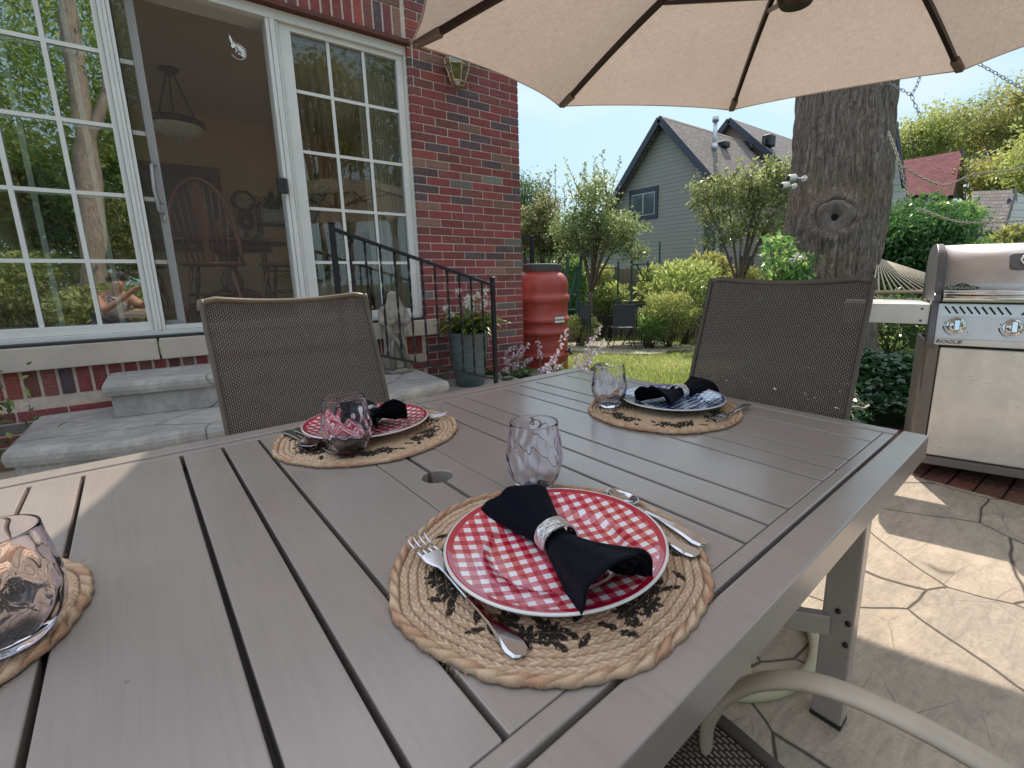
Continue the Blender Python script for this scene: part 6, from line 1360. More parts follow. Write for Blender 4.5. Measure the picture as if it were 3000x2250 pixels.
m_ = MB(); XE = XG+9; m_.add([(XG, yr, -1), (XG, yl, -1), (XG, yl, zl_), (XG, ya, za-.05), (XG, yr, zr), (XE, yr, -1), (XE, yl, -1), (XE, yl, zl_), (XE, ya, za-.05), (XE, yr, zr)], [(0, 4, 3, 2, 1), (5, 6, 7, 8, 9), (0, 5, 9, 4), (1, 2, 7, 6)]); m_.build('wall', M_sid, gh_)
ov = .35; eR = (yr-ov*.75, zr-ov*.75*sl_); eL = (yl+.3, zl_-.3*sl_)
slab_roof('roof', (XG-ov, ya, za+.10), (XE, ya, za+.10), (XE, eR[0], eR[1]+.10), (XG-ov, eR[0], eR[1]+.10), .16, M_roof, gh_); slab_roof('roof', (XE, ya, za+.10), (XG-ov, ya, za+.10), (XG-ov, eL[0], eL[1]+.10), (XE, eL[0], eL[1]+.10), .16, M_roof, gh_)
m_ = MB(); m_.bar((XG-ov-.02, ya, za-.02), (XG-ov-.02, eR[0], eR[1]-.02), .05, .24, up=(0, .7, .7)); m_.bar((XG-ov-.02, ya, za-.02), (XG-ov-.02, eL[0], eL[1]-.02), .05, .24, up=(0, -.7, .7)); m_.box((XG-.03, yr-.03, -1), (XG+.1, yr+.14, zr)); m_.bar((XG-ov, eR[0]-.04, eR[1]+.02), (XE, eR[0]-.04, eR[1]+.02), .12, .12); m_.build('trim', M_trimd, gh_)
w0, w1 = onx(1846, 560, XG), onx(1927, 645, XG); wl, wr_, wt, wb_ = w0[1], w1[1], w0[2], onx(1923, 638, XG)[2]
m_ = MB(); m_.box((XG-.05, wr_, wb_-.0), (XG+.02, wl, wt)); wd_ = m_.build('window', M_trimd, gh_); m_ = MB(); m_.box((XG-.065, wr_+.13, wb_+.14), (XG-.045, wl-.16, wt-.2)); m_.build('window_frame', plain('light_sash', (.45, .47, .48), .5), wd_)
k = NT('far_window_glass'); k.set(Base_Color=(.07, .10, .11), Roughness=.06); k.b.inputs['Specular IOR Level'].default_value = .8
mid = (wl+wr_)/2-.02; m_ = MB(); m_.box((XG-.072, wr_+.16, wb_+.17), (XG-.064, mid-.03, wt-.23)); m_.box((XG-.072, mid+.03, wb_+.17), (XG-.064, wl-.19, wt-.23)); m_.build('pane', k.m, wd_)
for px0, px1, d_ in ((2105, 2142, 15.5), (2172, 2205, 18)):
    A, B = ony(px0, 751, yr-.02), ony(px1, 778, yr-.02); m_ = MB(); m_.box((A[0], yr-.06, B[2]), (B[0], yr-.001, A[2])); wq = m_.build('window', M_trimd, gh_); m_ = MB(); m_.box((A[0]+.15, yr-.075, B[2]+.1), (B[0]-.15, yr-.06, A[2]-.12)); m_.build('pane', k.m, wq)
def onroof(px, py):
    n = np.array([0, -sl_, -1.]); n = np.array([0, sl_, -1.]); d = ray(px, py); P0 = np.array([XG, ya, za+.1]); t_ = ((P0-CAM)@n)/(d@n); return CAM+d*t_
v = onroof(2092, 440); m_ = MB(); m_.tube([v-np.array([0, 0, .1]), v+np.array([0, 0, 1.05])], .075, 14); m_.tube([v+np.array([0, 0, 1.0]), v+np.array([0, 0, 1.16])], .12, 14); m_.tube([v-np.array([0, 0, .02]), v+np.array([0, 0, .25])], .11, 14); m_.build('flue_pipe', plain('galvanised', (.55, .57, .6), .35, .7), gh_)
for px, py in ((2118, 430),): v = onroof(px, py); m_ = MB(); m_.box((v[0]-.22, v[1]-.2, v[2]-.05), (v[0]+.22, v[1]+.2, v[2]+.18)); m_.build('roof_vent', M_dark, gh_, bevel=.05)
v = onroof(2200, 440); m_ = MB(); m_.tube([v, v+np.array([0, 0, .25])], .07, 10); m_.build('vent_pipe', M_dark, gh_)
for px, py in ((2088, 700), (2112, 700)): A = at(px, 640, 14.6); B = at(px+3, 775, 14.6); m_ = MB(); m_.bar(A, B, .09); m_.build('downpipe', M_trimd, gh_)
# second house, brick gable
XB = 20.5; a2 = onx(2147, 356, XB); r2_ = onx(2272, 462, XB); s2 = (a2[2]-r2_[2])/(a2[1]-r2_[1]); l2 = 2.2
bh = thing('brick_gabled_house', 'second house with red brick gable and brown shingle roof behind the grey one', 'house', (XB, a2[1], -1)); XF = XB+9; yR, yL = r2_[1]-2, a2[1]+3.2; zR, zL = a2[2]-s2*(a2[1]-yR), a2[2]-s2*(yL-a2[1])
k = NT('far_brick'); b = k.n("TexBrick"); k.l(k.coord('Object', (1, 1, 1), (PI/2, 0, PI/2)), b.inputs['Vector']); b.inputs['Scale'].default_value = 1; b.inputs['Brick Width'].default_value = .25; b.inputs['Row Height'].default_value = .09; b.inputs['Mortar Size'].default_value = .01; b.inputs['Color1'].default_value = (.19, .05, .045, 1); b.inputs['Color2'].default_value = (.09, .04, .04, 1); b.inputs['Mortar'].default_value = (.28, .2, .17, 1); k.set(Base_Color=b.outputs[0], Roughness=.85)
m_ = MB(); m_.add([(XB, yR, -1), (XB, yL, -1), (XB, yL, zL), (XB, a2[1], a2[2]-.05), (XB, yR, zR), (XF, yR, -1), (XF, yL, -1), (XF, yL, zL), (XF, a2[1], a2[2]-.05), (XF, yR, zR)], [(0, 4, 3, 2, 1), (5, 6, 7, 8, 9), (0, 5, 9, 4), (1, 2, 7, 6)]); m_.build('wall', k.m, bh)
M_roof2 = roof_mat('grey_shingle', (.17, .155, .15)); slab_roof('roof', (XB-.3, a2[1], a2[2]+.1), (XF, a2[1], a2[2]+.1), (XF, yR-.3, zR-.3*s2+.1), (XB-.3, yR-.3, zR-.3*s2+.1), .15, M_roof2, bh); slab_roof('roof', (XF, a2[1], a2[2]+.1), (XB-.3, a2[1], a2[2]+.1), (XB-.3, yL+.3, zL-.3*s2+.1), (XF, yL+.3, zL-.3*s2+.1), .15, M_roof2, bh)
m_ = MB(); m_.bar((XB-.33, a2[1], a2[2]), (XB-.33, yR-.3, zR-.3*s2), .05, .24, up=(0, .7, .7)); m_.bar((XB-.33, a2[1], a2[2]), (XB-.33, yL+.3, zL-.3*s2), .05, .24, up=(0, -.7, .7)); m_.build('trim', M_trimd, bh)
v = at(2253, 402, 20.2); m_ = MB(); m_.box((v[0]-.25, v[1]-.2, v[2]-.4), (v[0]+.25, v[1]+.2, v[2]+.08)); m_.build('roof_vent', M_dark, bh, bevel=.06); m_ = MB(); v = at(2240, 405, 20.0); m_.tube([v-np.array([0, 0, .5]), v], .05, 8); m_.build('vent_pipe', M_dark, bh)
# light grey house corner right of the trunk, red roof house, grey shingle outbuilding
def at_poly(name, pts, mat, parent, th=.1, uvs=None):
    P = [at(*p) for p in pts]; n = unit(np.cross(P[1]-P[0], P[2]-P[0])); n = n if n@CF < 0 else -n; N = len(P); m_ = MB(); m_.add(P+[p-n*th for p in P], [tuple(range(N)), tuple(range(2*N-1, N-1, -1))]+[(i, N+i, N+(i+1) % N, (i+1) % N) for i in range(N)]); return m_.build(name, mat, parent, uv=(uvs*2 if uvs else None))
M_wsid = siding_mat('pale_siding', (.42, .42, .38), .22)
lh = thing('pale_house', 'pale sided house end showing in the gap right of the big trunk', 'house', gbase(2620, 15)); at_poly('wall', [(2585, 400, 15), (2622, 372, 15), (2650, 545, 15), (2665, 640, 15), (2585, 640, 15)], M_wsid, lh, 2.); at_poly('roof', [(2570, 378, 14.8), (2632, 355, 14.8), (2634, 372, 14.8), (2572, 400, 14.8)], M_roof2, lh, 2.6, [(0, 1), (1, 1), (1, 0), (0, 0)]); at_poly('trim', [(2622, 372, 14.7), (2632, 372, 14.7), (2658, 548, 14.7), (2648, 548, 14.7)], M_trimd, lh, .1)
M_redroof = roof_mat('red_shingle', (.26, .075, .085), 1.2)
rh = thing('red_roofed_house', 'distant house with a red shingled roof below the trees', 'house', gbase(2740, 22)); at_poly('roof', [(2638, 472, 23), (2820, 440, 21), (2792, 572, 19.6), (2635, 570, 21.5)], M_redroof, rh, .15, [(0, 3.2), (4.2, 3.2), (4.2, 0), (0, 0)]); at_poly('wall', [(2818, 446, 21.2), (2824, 580, 21.4), (2775, 580, 20.6), (2788, 545, 20.4)], M_sid, rh, .1); at_poly('wall', [(2640, 565, 21.6), (2790, 568, 19.9), (2790, 640, 19.9), (2640, 640, 21.6)], M_sid, rh, .1); at_poly('trim', [(2817, 438, 20.9), (2823, 438, 20.9), (2824, 540, 20.9), (2818, 540, 20.9)], M_trimd, rh, .08)
sh_ = thing('shingled_shed', 'garage with grey brown shingled roof behind the grill lid', 'shed', gbase(2900, 14)); at_poly('roof', [(2850, 560, 15), (2975, 555, 13.6), (2935, 690, 12.4), (2838, 684, 13.6)], roof_mat('weathered_shingle', (.17, .15, .14), 1.3), sh_, .12, [(0, 2.2), (2.6, 2.2), (2.6, 0), (0, 0)]); at_poly('wall', [(2972, 560, 13.7), (3150, 640, 13.9), (3150, 760, 13.9), (2925, 760, 12.7), (2932, 690, 12.6)], M_wsid, sh_, .1); at_poly('wall', [(2845, 684, 13.7), (2932, 690, 12.6), (2925, 760, 12.7), (2840, 760, 13.7)], plain('cream_stucco', (.5, .47, .4), .8), sh_, .1); at_poly('trim', [(2972, 552, 13.5), (2980, 552, 13.5), (2984, 700, 13.5), (2976, 700, 13.5)], plain('grey_trim', (.2, .19, .17), .7), sh_, .06); at_poly('window', [(2958, 580, 13.3), (2968, 590, 13.35), (2958, 650, 13.3), (2948, 646, 13.25)], M_trimd, sh_, .05)

# ================================================================ HAMMOCK
M_rope = plain('cotton_rope', (.55, .48, .36), .85, 0, .15, 60, .4, 300); hr = at(2573, 757, 5.55); bA, bB = at(2548, 857, 4.75), at(2905, 853, 5.15)
hk = thing('rope_hammock', 'cream rope hammock slung from the big trunk behind the grill shelf', 'hammock', (bA+bB)/2)
bar_ = MB(); bar_.tube([bA, (bA+bB)/2, bB], .021, 10); bar_.build('spreader_bar', plain('hammock_wood', (.36, .26, .16), .6, 0, .2, 12), hk)
m_ = MB()
for i in range(19): p = bA+(bB-bA)*(i+.3)/18.5; m_.tube([hr, (hr+p)/2-np.array([0, 0, .015]), p], .0075, 5)
m_.build('rope', M_rope, hk); m_ = MB(); m_.tube([hr+np.array([.03*math.cos(a), 0, .03*math.sin(a)]) for a in np.linspace(0, 2*PI, 13)[:-1]], .005, 6, closed=True); m_.tube([hr, at(2572, 752, 5.75)], .008, 6); m_.build('ring', M_cast, hk)
m_ = MB(); ax_ = unit((bA+bB)/2-hr)*np.array([1, 1, 0]); N1 = 14
for i in range(N1):
    for sg in (-1, 1):
        P = []
        for j in range(24):
            f = (i/N1+sg*j*.045) % 1 if False else min(1, max(0, i/N1+sg*(j % 4 if (j//4) % 2 == 0 else 4-j % 4)*.02)); b = bA+(bB-bA)*f; P.append(b+ax_*j*.07-np.array([0, 0, .02+.30*math.sin(min(1, j/22)*PI*.6)+.05*math.sin(f*PI)]))
        m_.tube(P, .0045, 4)
m_.build('net', M_rope, hk)
# ================================================================ CHAINS AND CORDS
M_chain = plain('galvanised_chain', (.42, .43, .46), .4, .8, .2, 60)
def chain(label, pts, ll=.045, r=.0032, mat=None, n=60, name='hanging_chain', cat='chain'):
    P = spline([at(*p) for p in pts], n); seg = [0]
    for i in range(1, n): seg.append(seg[-1]+np.linalg.norm(P[i]-P[i-1]))
    tot = seg[-1]; m_ = MB(); k_ = 0; s_ = 0
    while s_ < tot:
        p = np.array([np.interp(s_+ll/2, seg, [q[c] for q in P]) for c in range(3)]); e = np.array([np.interp(min(tot, s_+ll), seg, [q[c] for q in P]) for c in range(3)]); d = unit(e-p+1e-9); x = unit(np.cross(d, [0, 0, 1.01])); y = np.cross(d, x); sd_ = x if k_ % 2 else y
        m_.tube([p+d*ll*.5*math.cos(a)+sd_*ll*.24*math.sin(a) for a in np.linspace(0, 2*PI, 11)[:-1]], r, 4, closed=True); s_ += ll*.78; k_ += 1
    o = m_.build(name, mat or M_chain); tag(o, label, cat, 'chains and cords hanging in the tree'); return o
chain('chain from the trunk meeting another in a Y above the trees', [(2600, 243, 5.3), (2640, 262, 5.1), (2670, 279, 5.0)], .06, .004); chain('short upper arm of the chain Y under the umbrella edge', [(2699, 215, 5.0), (2686, 250, 5.0), (2670, 279, 5.0)], .06, .004); chain('lower tail of the chain Y hanging toward the trees', [(2670, 279, 5.0), (2680, 305, 5.0), (2694, 335, 5.0)], .06, .004)
chain('chain sloping down to the right corner of the sky', [(2865, 185, 4.2), (2935, 225, 4.2), (3010, 268, 4.2)], .05, .0035); chain('bright chain dropping beside the right edge of the trunk', [(2602, 385, 5.2), (2630, 460, 5.0), (2648, 530, 5.0), (2665, 585, 5.0)], .05, .006, M_rope)
chain('pale cord swagging from the trunk toward the right edge, upper', [(2640, 485, 5.0), (2700, 520, 5.0), (2770, 542, 5.0), (2850, 512, 4.8), (2950, 500, 4.6), (3010, 485, 4.5)], .04, .006, M_rope, name='swagged_rope', cat='rope'); chain('pale cord swagging behind the grill toward the right edge, lower', [(2690, 610, 5.0), (2770, 640, 5.0), (2830, 652, 4.9), (2930, 650, 4.8), (3010, 645, 4.7)], .04, .006, M_rope, name='swagged_rope', cat='rope')
m_ = MB(); m_.tube([at(2505, 1105, 3.2), at(2503, 1160, 3.2), at(2525, 1182, 3.2), at(2537, 1190, 3.2)], .005, 5); m_.tube(spline([at(2485, 1195, 3.1), at(2510, 1192, 3.1), at(2530, 1196, 3.1), at(2545, 1188, 3.15)], 14), .008, 6); o = m_.build('knotted_rope', M_rope); tag(o, 'short knotted cream rope hanging by the chair beside the ivy', 'rope', 'chains and cords hanging in the tree')
# ================================================================ DINING ROOM
def iy(px, py, y): return ony(px, py, y)
# pendant bowl lamp
cy_ = 6.6; ctop = iy(470, 205, cy_); cb = iy(497, 358, cy_); ctop[2] = 3.2; pl = thing('pendant_lamp', 'bronze bowl pendant lamp hanging on a chain in the dim dining room', 'lamp', (cb[0], cy_, cb[2])); cx_ = cb[0]+.06
M_obr = plain('oil_bronze', (.05, .03, .02), .35, .8, .3, 20)
m_ = MB(); m_.lathe([(.0, -.05), (.04, -.045), (.08, -.02), (.09, 0), (0, .0)], 24, (cx_, cy_, 3.195)); m_.build('canopy_cap', M_obr, pl)
m_ = MB(); zc0, zc1 = 3.13, cb[2]+.52
n = 9
for i in range(n):
    z = zc0+(zc1-zc0)*i/(n-1); sd_ = (1, 0, 0) if i % 2 else (0, 1, 0); m_.tube([(cx_+sd_[0]*.014*math.sin(a), cy_+sd_[1]*.014*math.sin(a), z+.03*math.cos(a)) for a in np.linspace(0, 2*PI, 11)[:-1]], .004, 5, closed=True)
m_.build('chain', M_obr, pl); m_ = MB(); hz0 = zc1-.03; m_.lathe([(.0, -.05), (.03, -.03), (.05, 0), (.02, .03), (.0, .04)], 14, (cx_, cy_, hz0))
for i in range(3): a = .4+i*2*PI/3; m_.tube([(cx_+.03*math.cos(a), cy_+.03*math.sin(a), hz0), (cx_+.2*math.cos(a), cy_+.2*math.sin(a), cb[2]+.03)], .010, 6)
m_.lathe([(.205, .05), (.235, .035), (.245, .0), (.235, -.02), (.205, -.03)], 36, (cx_, cy_, cb[2])); m_.build('frame', M_obr, pl)
m_ = MB(); m_.lathe([(.225, -.01), (.21, -.06), (.16, -.12), (.08, -.155), (0, -.165)], 36, (cx_, cy_, cb[2])); m_.ball((cx_, cy_, cb[2]-.17), .018); m_.build('glass_bowl', plain('alabaster_glass', (.95, .88, .76), .3, 0, .2, 12), pl)
# round pedestal table
ty = 6.15; tt = iy(700, 705, ty); tz = tt[2]; tcx = iy(690, 705, ty)[0]-.08; dt = thing('dining_table', 'round oak pedestal dining table inside the house', 'table', (tcx, ty, .744))
m_ = MB(); m_.lathe([(.0, tz-.045), (.54, tz-.045), (.56, tz-.03), (.56, tz-.01), (.54, tz), (0, tz)], 48, (tcx, ty, 0)); m_.build('table_top', M_wood, dt); m_ = MB(); m_.lathe([(.40, tz-.045), (.42, tz-.12), (.0, tz-.12)], 40, (tcx, ty, 0), capb=False); m_.build('apron', M_wood, dt)
m_ = MB(); m_.lathe([(.10, .86), (.07, .92), (.11, 1.05), (.06, 1.18), (.09, 1.30), (.14, tz-.12)], 24, (tcx, ty, 0)); 
for i in range(4): a = .6+i*PI/2; m_.tube([(tcx+.05*math.cos(a), ty+.05*math.sin(a), .95), (tcx+.3*math.cos(a), ty+.3*math.sin(a), .86), (tcx+.42*math.cos(a), ty+.42*math.sin(a), .77)], [.05, .045, .035], 8)
m_.build('pedestal', M_wood, dt)
def windsor(label, loc, rz):
    t = thing('windsor_chair', label, 'chair', loc, rz, 'oak windsor chairs around the dining table'); m_ = MB()   # faces +Y
    m_.lathe([(.0, .425), (.20, .43), (.225, .445), (.22, .462), (.17, .468), (0, .460)], 30, M=Matrix.Diagonal((1.05, 1, 1, 1))); m_.build('seat', M_wood, t, world=False)
    hoop = [(.225*math.cos(a)*(1.0 if a < 9 else 1), -.17-.11*math.sin(a)**1.0*.9, .46+.62*math.sin(a)**.72) for a in np.linspace(0.0, PI, 25)]; m_ = MB(); m_.tube(hoop, .0155, 8); bk = m_.build('back_hoop', M_wood, t, world=False)
    m_ = MB()
    for i in range(9):
        x = -.16+.04*i; X_ = x*1.12; sa = math.sqrt(max(0, 1-(X_/.225)**2)); 
        if i == 4: m_.prism([(-.03, 0), (.03, 0), (.016, .12), (.045, .32), (.045, .42), (.02, .60), (-.02, .60), (-.045, .42), (-.045, .32), (-.016, .12)], -.006, .006, Matrix.Translation((0, -.175, .465))@Matrix.Rotation(R(9), 4, 'X')@Matrix.Rotation(PI/2, 4, 'X'))
        else: m_.tube([(x*.85, -.17, .462), (X_, -.17-.10*sa, .46+.60*sa**.72)], .0075, 6)
    m_.build('spindles', M_wood, t, world=False)
    for sx in (-1, 1):
        for sy in (-1, 1):
            m_ = MB(); m_.tube([(sx*.13, sy*.12, .43), (sx*.15, sy*.14, .33), (sx*.175, sy*.165, .2), (sx*.185, sy*.18, .13), (sx*.205, sy*.2, 0)], [.012, .022, .014, .022, .011], 8); m_.build('leg', M_wood, t, world=False)
    m_ = MB(); m_.tube([(-.16, 0, .2), (.16, 0, .2)], .012, 6)
    for sx in (-1, 1): m_.tube([(sx*.175, -.16, .2), (sx*.175, .16, .2)], .012, 6)
    m_.build('stretcher', M_wood, t, world=False); return t
c1 = iy(625, 800, 4.75); windsor('oak windsor chair with rounded spindle back facing into the room, centre of the doorway', (c1[0]+.02, 4.93, .744), -.2)
c2 = iy(830, 800, 5.5); windsor('oak windsor chair at the right side of the open doorway, turned sideways', (iy(835, 830, 5.0)[0]+.05, 5.15, .744), 1.2)
windsor('oak windsor chair on the left side of the dining table behind the door edge', (tcx-.75, 6.3, .744), -1.5)
# wall clock
ck = iy(713, 590, 8.17); cl_ = thing('wall_clock', 'octagonal wooden pendulum wall clock on the tan dining room wall', 'clock', (ck[0], 8.17, ck[2])); M_ck = plain('dark_clock_wood', (.035, .015, .01), .35, 0, .2, 20)
rC = .155; m_ = MB(); Mc = Matrix.Translation((ck[0], 8.17, ck[2]))@Matrix.Rotation(PI/2, 4, 'X'); m_.lathe([(.0, 0), (rC*1.0, 0), (rC*1.0, .03), (rC*.9, .05), (rC*.72, .04), (0, .035)], 8, M=Mc@Matrix.Rotation(PI/8, 4, 'Z'), smooth=False); m_.prism([(-.075, -.1), (.075, -.1), (.095, -.27), (.09, -.33), (.06, -.38), (-.06, -.38), (-.09, -.33), (-.095, -.27)], 0, .04, Mc); m_.build('case', M_ck, cl_)
m_ = MB(); m_.lathe([(rC*.68, .042), (0, .043)], 32, M=Mc, capb=False); fc = m_.build('face', plain('cream_dial', (.55, .45, .33), .5), cl_)
m_ = MB(); m_.bar(Mc@Vector((0, 0, .046)), Mc@Vector((-.022, .055, .046)), .008, .003); m_.bar(Mc@Vector((0, 0, .048)), Mc@Vector((-.085, .035, .048)), .006, .003)
for i in range(12): a = i*PI/6; m_.bar(Mc@Vector((.08*math.cos(a), .08*math.sin(a), .045)), Mc@Vector((.095*math.cos(a), .095*math.sin(a), .045)), .005, .002)
m_.build('hands', M_dark, fc); m_ = MB(); m_.lathe([(.03, .042), (0, .046)], 20, M=Mc@Matrix.Translation((0, -.28, 0)), capb=False); m_.build('pendulum', M_brass, cl_)
# opening / mirror framed in wood on the back wall
A, B = iy(640, 495, 8.18), iy(470, 640, 8.18); m_ = MB(); x0, x1, z0, z1 = B[0]-1.2, A[0], 1.45, A[2]; fr = thing('framed_mirror', 'wide wood framed mirror on the back wall behind the round table', 'mirror', (x1, 8.15, z0))
for a_ in ((x0, z1-.10, x1, z1), (x0, z0, x1, z0+.10), (x0, z0+.1, x0+.10, z1-.1), (x1-.10, z0+.1, x1, z1-.1)): m_.box((a_[0], 8.14, a_[1]), (a_[2], 8.198, a_[3]))
m_.build('frame', M_wood, fr); m_ = MB(); m_.box((x0+.1, 8.17, z0+.1), (x1-.1, 8.18, z1-.1)); m_.build('mirror_glass', plain('grey_mirror', (.10, .10, .11), .25, .3, .3, 1.5), fr)
# things on the table
for i, (dx, dy, h, r, col, lb) in enumerate(((.12, -.1, .13, .028, (.3, .3, .33), 'clear salt shaker on the dining table'), (.2, .05, .10, .03, (.05, .03, .03), 'dark jar on the dining table'), (.30, -.05, .08, .05, (.10, .16, .15), 'teal bowl at the right side of the dining table'), (-.05, .0, .22, .05, (.32, .16, .05), 'amber brown vase in the middle of the dining table'), (.05, .12, .17, .03, (.06, .02, .02), 'dark bottle standing beside the amber vase'))):
    m_ = MB(); m_.lathe([(r*.7, 0), (r, h*.1), (r*1.05, h*.5), (r*.6, h*.8), (r*.55, h), (0, h)], 18, (tcx+dx, ty+dy, tz)); o = m_.build(['salt_shaker', 'jar', 'bowl', 'vase', 'bottle'][i], plain('ware%d' % i, col, .2), None); tag(o, lb, ['shaker', 'jar', 'bowl', 'vase', 'bottle'][i])
# plant stand with potted plant
ps = iy(800, 620, 6.9); sx0 = ps[0]; stn = thing('plant_stand', 'dark metal plant stand beside the clock inside the doorway', 'stand', (sx0, 6.9, .744)); m_ = MB()
for a, b in ((-.16, -.14), (.16, -.14), (-.16, .14), (.16, .14)): m_.bar((sx0+a, 6.9+b, .744), (sx0+a, 6.9+b, 1.98), .02)
m_.build('frame', M_green if False else M_dark, stn)
for z in (1.15, 1.5, ps[2]-.17): m_ = MB(); m_.box((sx0-.17, 6.75, z), (sx0+.17, 7.05, z+.015)); m_.build('shelf', M_dark, stn)
pz = ps[2]-.155; m_ = MB(); m_.lathe([(.07, 0), (.10, .06), (.105, .17), (.095, .17), (0, .15)], 24, (sx0, 6.9, pz)); o = thing('potted_plant', 'leafy plant in a white pot on top of the dark stand', 'plant', (sx0, 6.9, pz)); m_.build('pot', plain('white_pot', (.6, .57, .52), .4), o); strap_leaves('foliage', L_dark, (sx0, 6.9, pz+.16), 34, .34, .05, .05, o, .9, 4)
# plants behind the right-hand window
rp = thing('potted_dracaena', 'tall strap leaved houseplant behind the right window panel', 'plant', (1.02, 4.75, .744)); m_ = MB(); m_.lathe([(.14, 0), (.19, .26), (.2, .3), (.18, .3), (0, .28)], 28, (1.02, 4.75, .744)); m_.build('pot', plain('cream_pot', (.5, .46, .38), .4), rp); m_ = MB(); m_.tube([(1.02, 4.75, 1.0), (1.0, 4.72, 1.35), (1.03, 4.7, 1.72)], .02, 8); m_.tube([(1.02, 4.75, 1.0), (1.1, 4.78, 1.3)], .018, 8); m_.build('stem', M_trunk, rp)
L_house = leafmat('houseplant_leaf', (.02, .06, .02), (.12, .22, .05), .35, .25, (.3, .4, .1))
for b_, n_, L_ in (((1.03, 4.7, 1.72), 34, .42), ((1.1, 4.78, 1.3), 26, .36), ((1.0, 4.75, 1.02), 24, .38), ((.86, 4.55, 1.0), 26, .34), ((1.18, 4.6, 1.1), 20, .3)): strap_leaves('foliage', L_house, b_, n_, L_, .045, .03, rp, .9, n_)
bk_ = thing('dark_basket', 'dark red brown round planter standing behind the window by the blinds', 'basket', (1.32, 4.62, .744)); m_ = MB(); m_.lathe([(.09, .30), (.15, .36), (.175, .48), (.17, .62), (.155, .62), (0, .60)], 28, (1.32, 4.62, .744)); m_.build('bowl', plain('dark_red_wicker', (.09, .025, .018), .6, 0, .3, 30, .6, 90), bk_)
m_ = MB()
for i in range(4): a = i*PI/2+.5; m_.tube([(1.32+.08*math.cos(a), 4.62+.08*math.sin(a), 1.06), (1.32+.15*math.cos(a), 4.62+.15*math.sin(a), .744)], .01, 6)
m_.build('stand', M_dark, bk_); strap_leaves('foliage', L_dark, (1.32, 4.62, 1.36), 26, .24, .05, .05, bk_, 1.0, 9)

# ================================================================ PHOTOGRAPHER (seen only as a reflection in the left glass)
k = NT('skin'); k.set(Base_Color=(.52, .28, .20), Roughness=.5); k.b.inputs['Subsurface Weight'].default_value = .1; M_skin = k.m
k = NT('patterned_blouse'); v = k.n("TexVoronoi"); k.l(k.coord('Object'), v.inputs['Vector']); v.inputs['Scale'].default_value = 70; k.set(Base_Color=k.ramp(v.outputs['Distance'], [(.2, (.06, .05, .08)), (.5, (.55, .5, .5))]), Roughness=.85); M_blouse = k.m
def skin_body(name, joints, bones, radii, mat, parent, root=0, sub=2):
    me = bpy.data.meshes.new(name); I = MATW[parent.name].inverted(); me.from_pydata([tuple(I@Vector(j)) for j in joints], bones, []); me.update(); o = link(name, me, parent); me.materials.append(mat)
    bm = bmesh.new(); bm.from_mesh(me); lay = bm.verts.layers.skin.verify(); bm.verts.ensure_lookup_table()
    for i, vtx in enumerate(bm.verts): r = radii[i]; vtx[lay].radius = (r, r) if not hasattr(r, '__len__') else r; vtx[lay].use_root = (i == root)
    bm.to_mesh(me); bm.free(); mm = o.modifiers.new('sk', 'SKIN'); mm.use_smooth_shade = True; ss = o.modifiers.new('ss', 'SUBSURF'); ss.levels = sub; ss.render_levels = sub; return o
hb = np.array([-.76, -.62]); hx, hy = hb; per = thing('person', 'person in a patterned blouse holding up a phone, seen reflected in the left glass', 'person', (hx-.05, hy-.2, 0))
sh_l = (hx-.13, hy+.02, .82); sh_r = (hx+.13, hy-.06, .84); phone = np.array([-.36, -.16, 1.03])
J = [(hx-.08, hy-.28, .50), (hx-.05, hy-.14, .66), (hx, hy-.03, .82), (hx+.03, hy+.03, .90), (hx+.06, hy+.08, .99), (hx-.16, hy-.0, .82), (hx-.12, hy+.17, .68), tuple(phone+np.array([-.10, -.05, -.06])), (hx+.16, hy-.05, .82), (hx+.27, hy+.10, .72), tuple(phone+np.array([.03, -.10, -.07])),
     (hx-.20, hy-.22, .48), (hx-.22, hy+.22, .47), (hx-.20, hy+.20, .07), (hx-.20, hy+.32, .04), (hx+.04, hy-.22, .48), (hx+.02, hy+.24, .47), (hx+.02, hy+.20, .07), (hx+.03, hy+.32, .04), (hx+.07, hy+.10, 1.06)]
Bn = [(0, 1), (1, 2), (2, 3), (3, 4), (2, 5), (5, 6), (6, 7), (2, 8), (8, 9), (9, 10), (0, 11), (11, 12), (12, 13), (13, 14), (0, 15), (15, 16), (16, 17), (17, 18), (4, 19)]
Rd = [.15, .14, .14, .055, .075, .07, .042, .028, .07, .042, .028, .09, .06, .04, .035, .09, .06, .04, .035, .078]
skin_body('body', J, Bn, Rd, M_skin, per)
skin_body('blouse', [J[0], J[1], J[2], (hx+.01, hy, .865), (hx-.12, hy-.01, .83), (hx+.12, hy-.05, .83)], [(0, 1), (1, 2), (2, 3), (2, 4), (2, 5)], [.185, .165, .16, .085, .085, .085], M_blouse, per)
hd = np.array(J[19]); m_ = MB(); m_.ball(hd+np.array([.012, .085, -.03]), (.014, .022, .02), 8); m_.ball(hd+np.array([-.07, .0, -.02]), (.012, .02, .03), 8); m_.ball(hd+np.array([.085, -.0, -.02]), (.012, .02, .03), 8); m_.build('face', M_skin, per)
m_ = MB()
for s_ in (-1, 1): m_.ball(hd+np.array([.01+s_*.03, .078, .0]), .010, 8)
m_.build('eye', M_dark, per); m_ = MB(); m_.tube([hd+np.array([-.012, .082, -.062]), hd+np.array([.01, .088, -.064]), hd+np.array([.034, .082, -.062])], .005, 6); m_.build('mouth', plain('lips', (.4, .12, .1), .5), per)
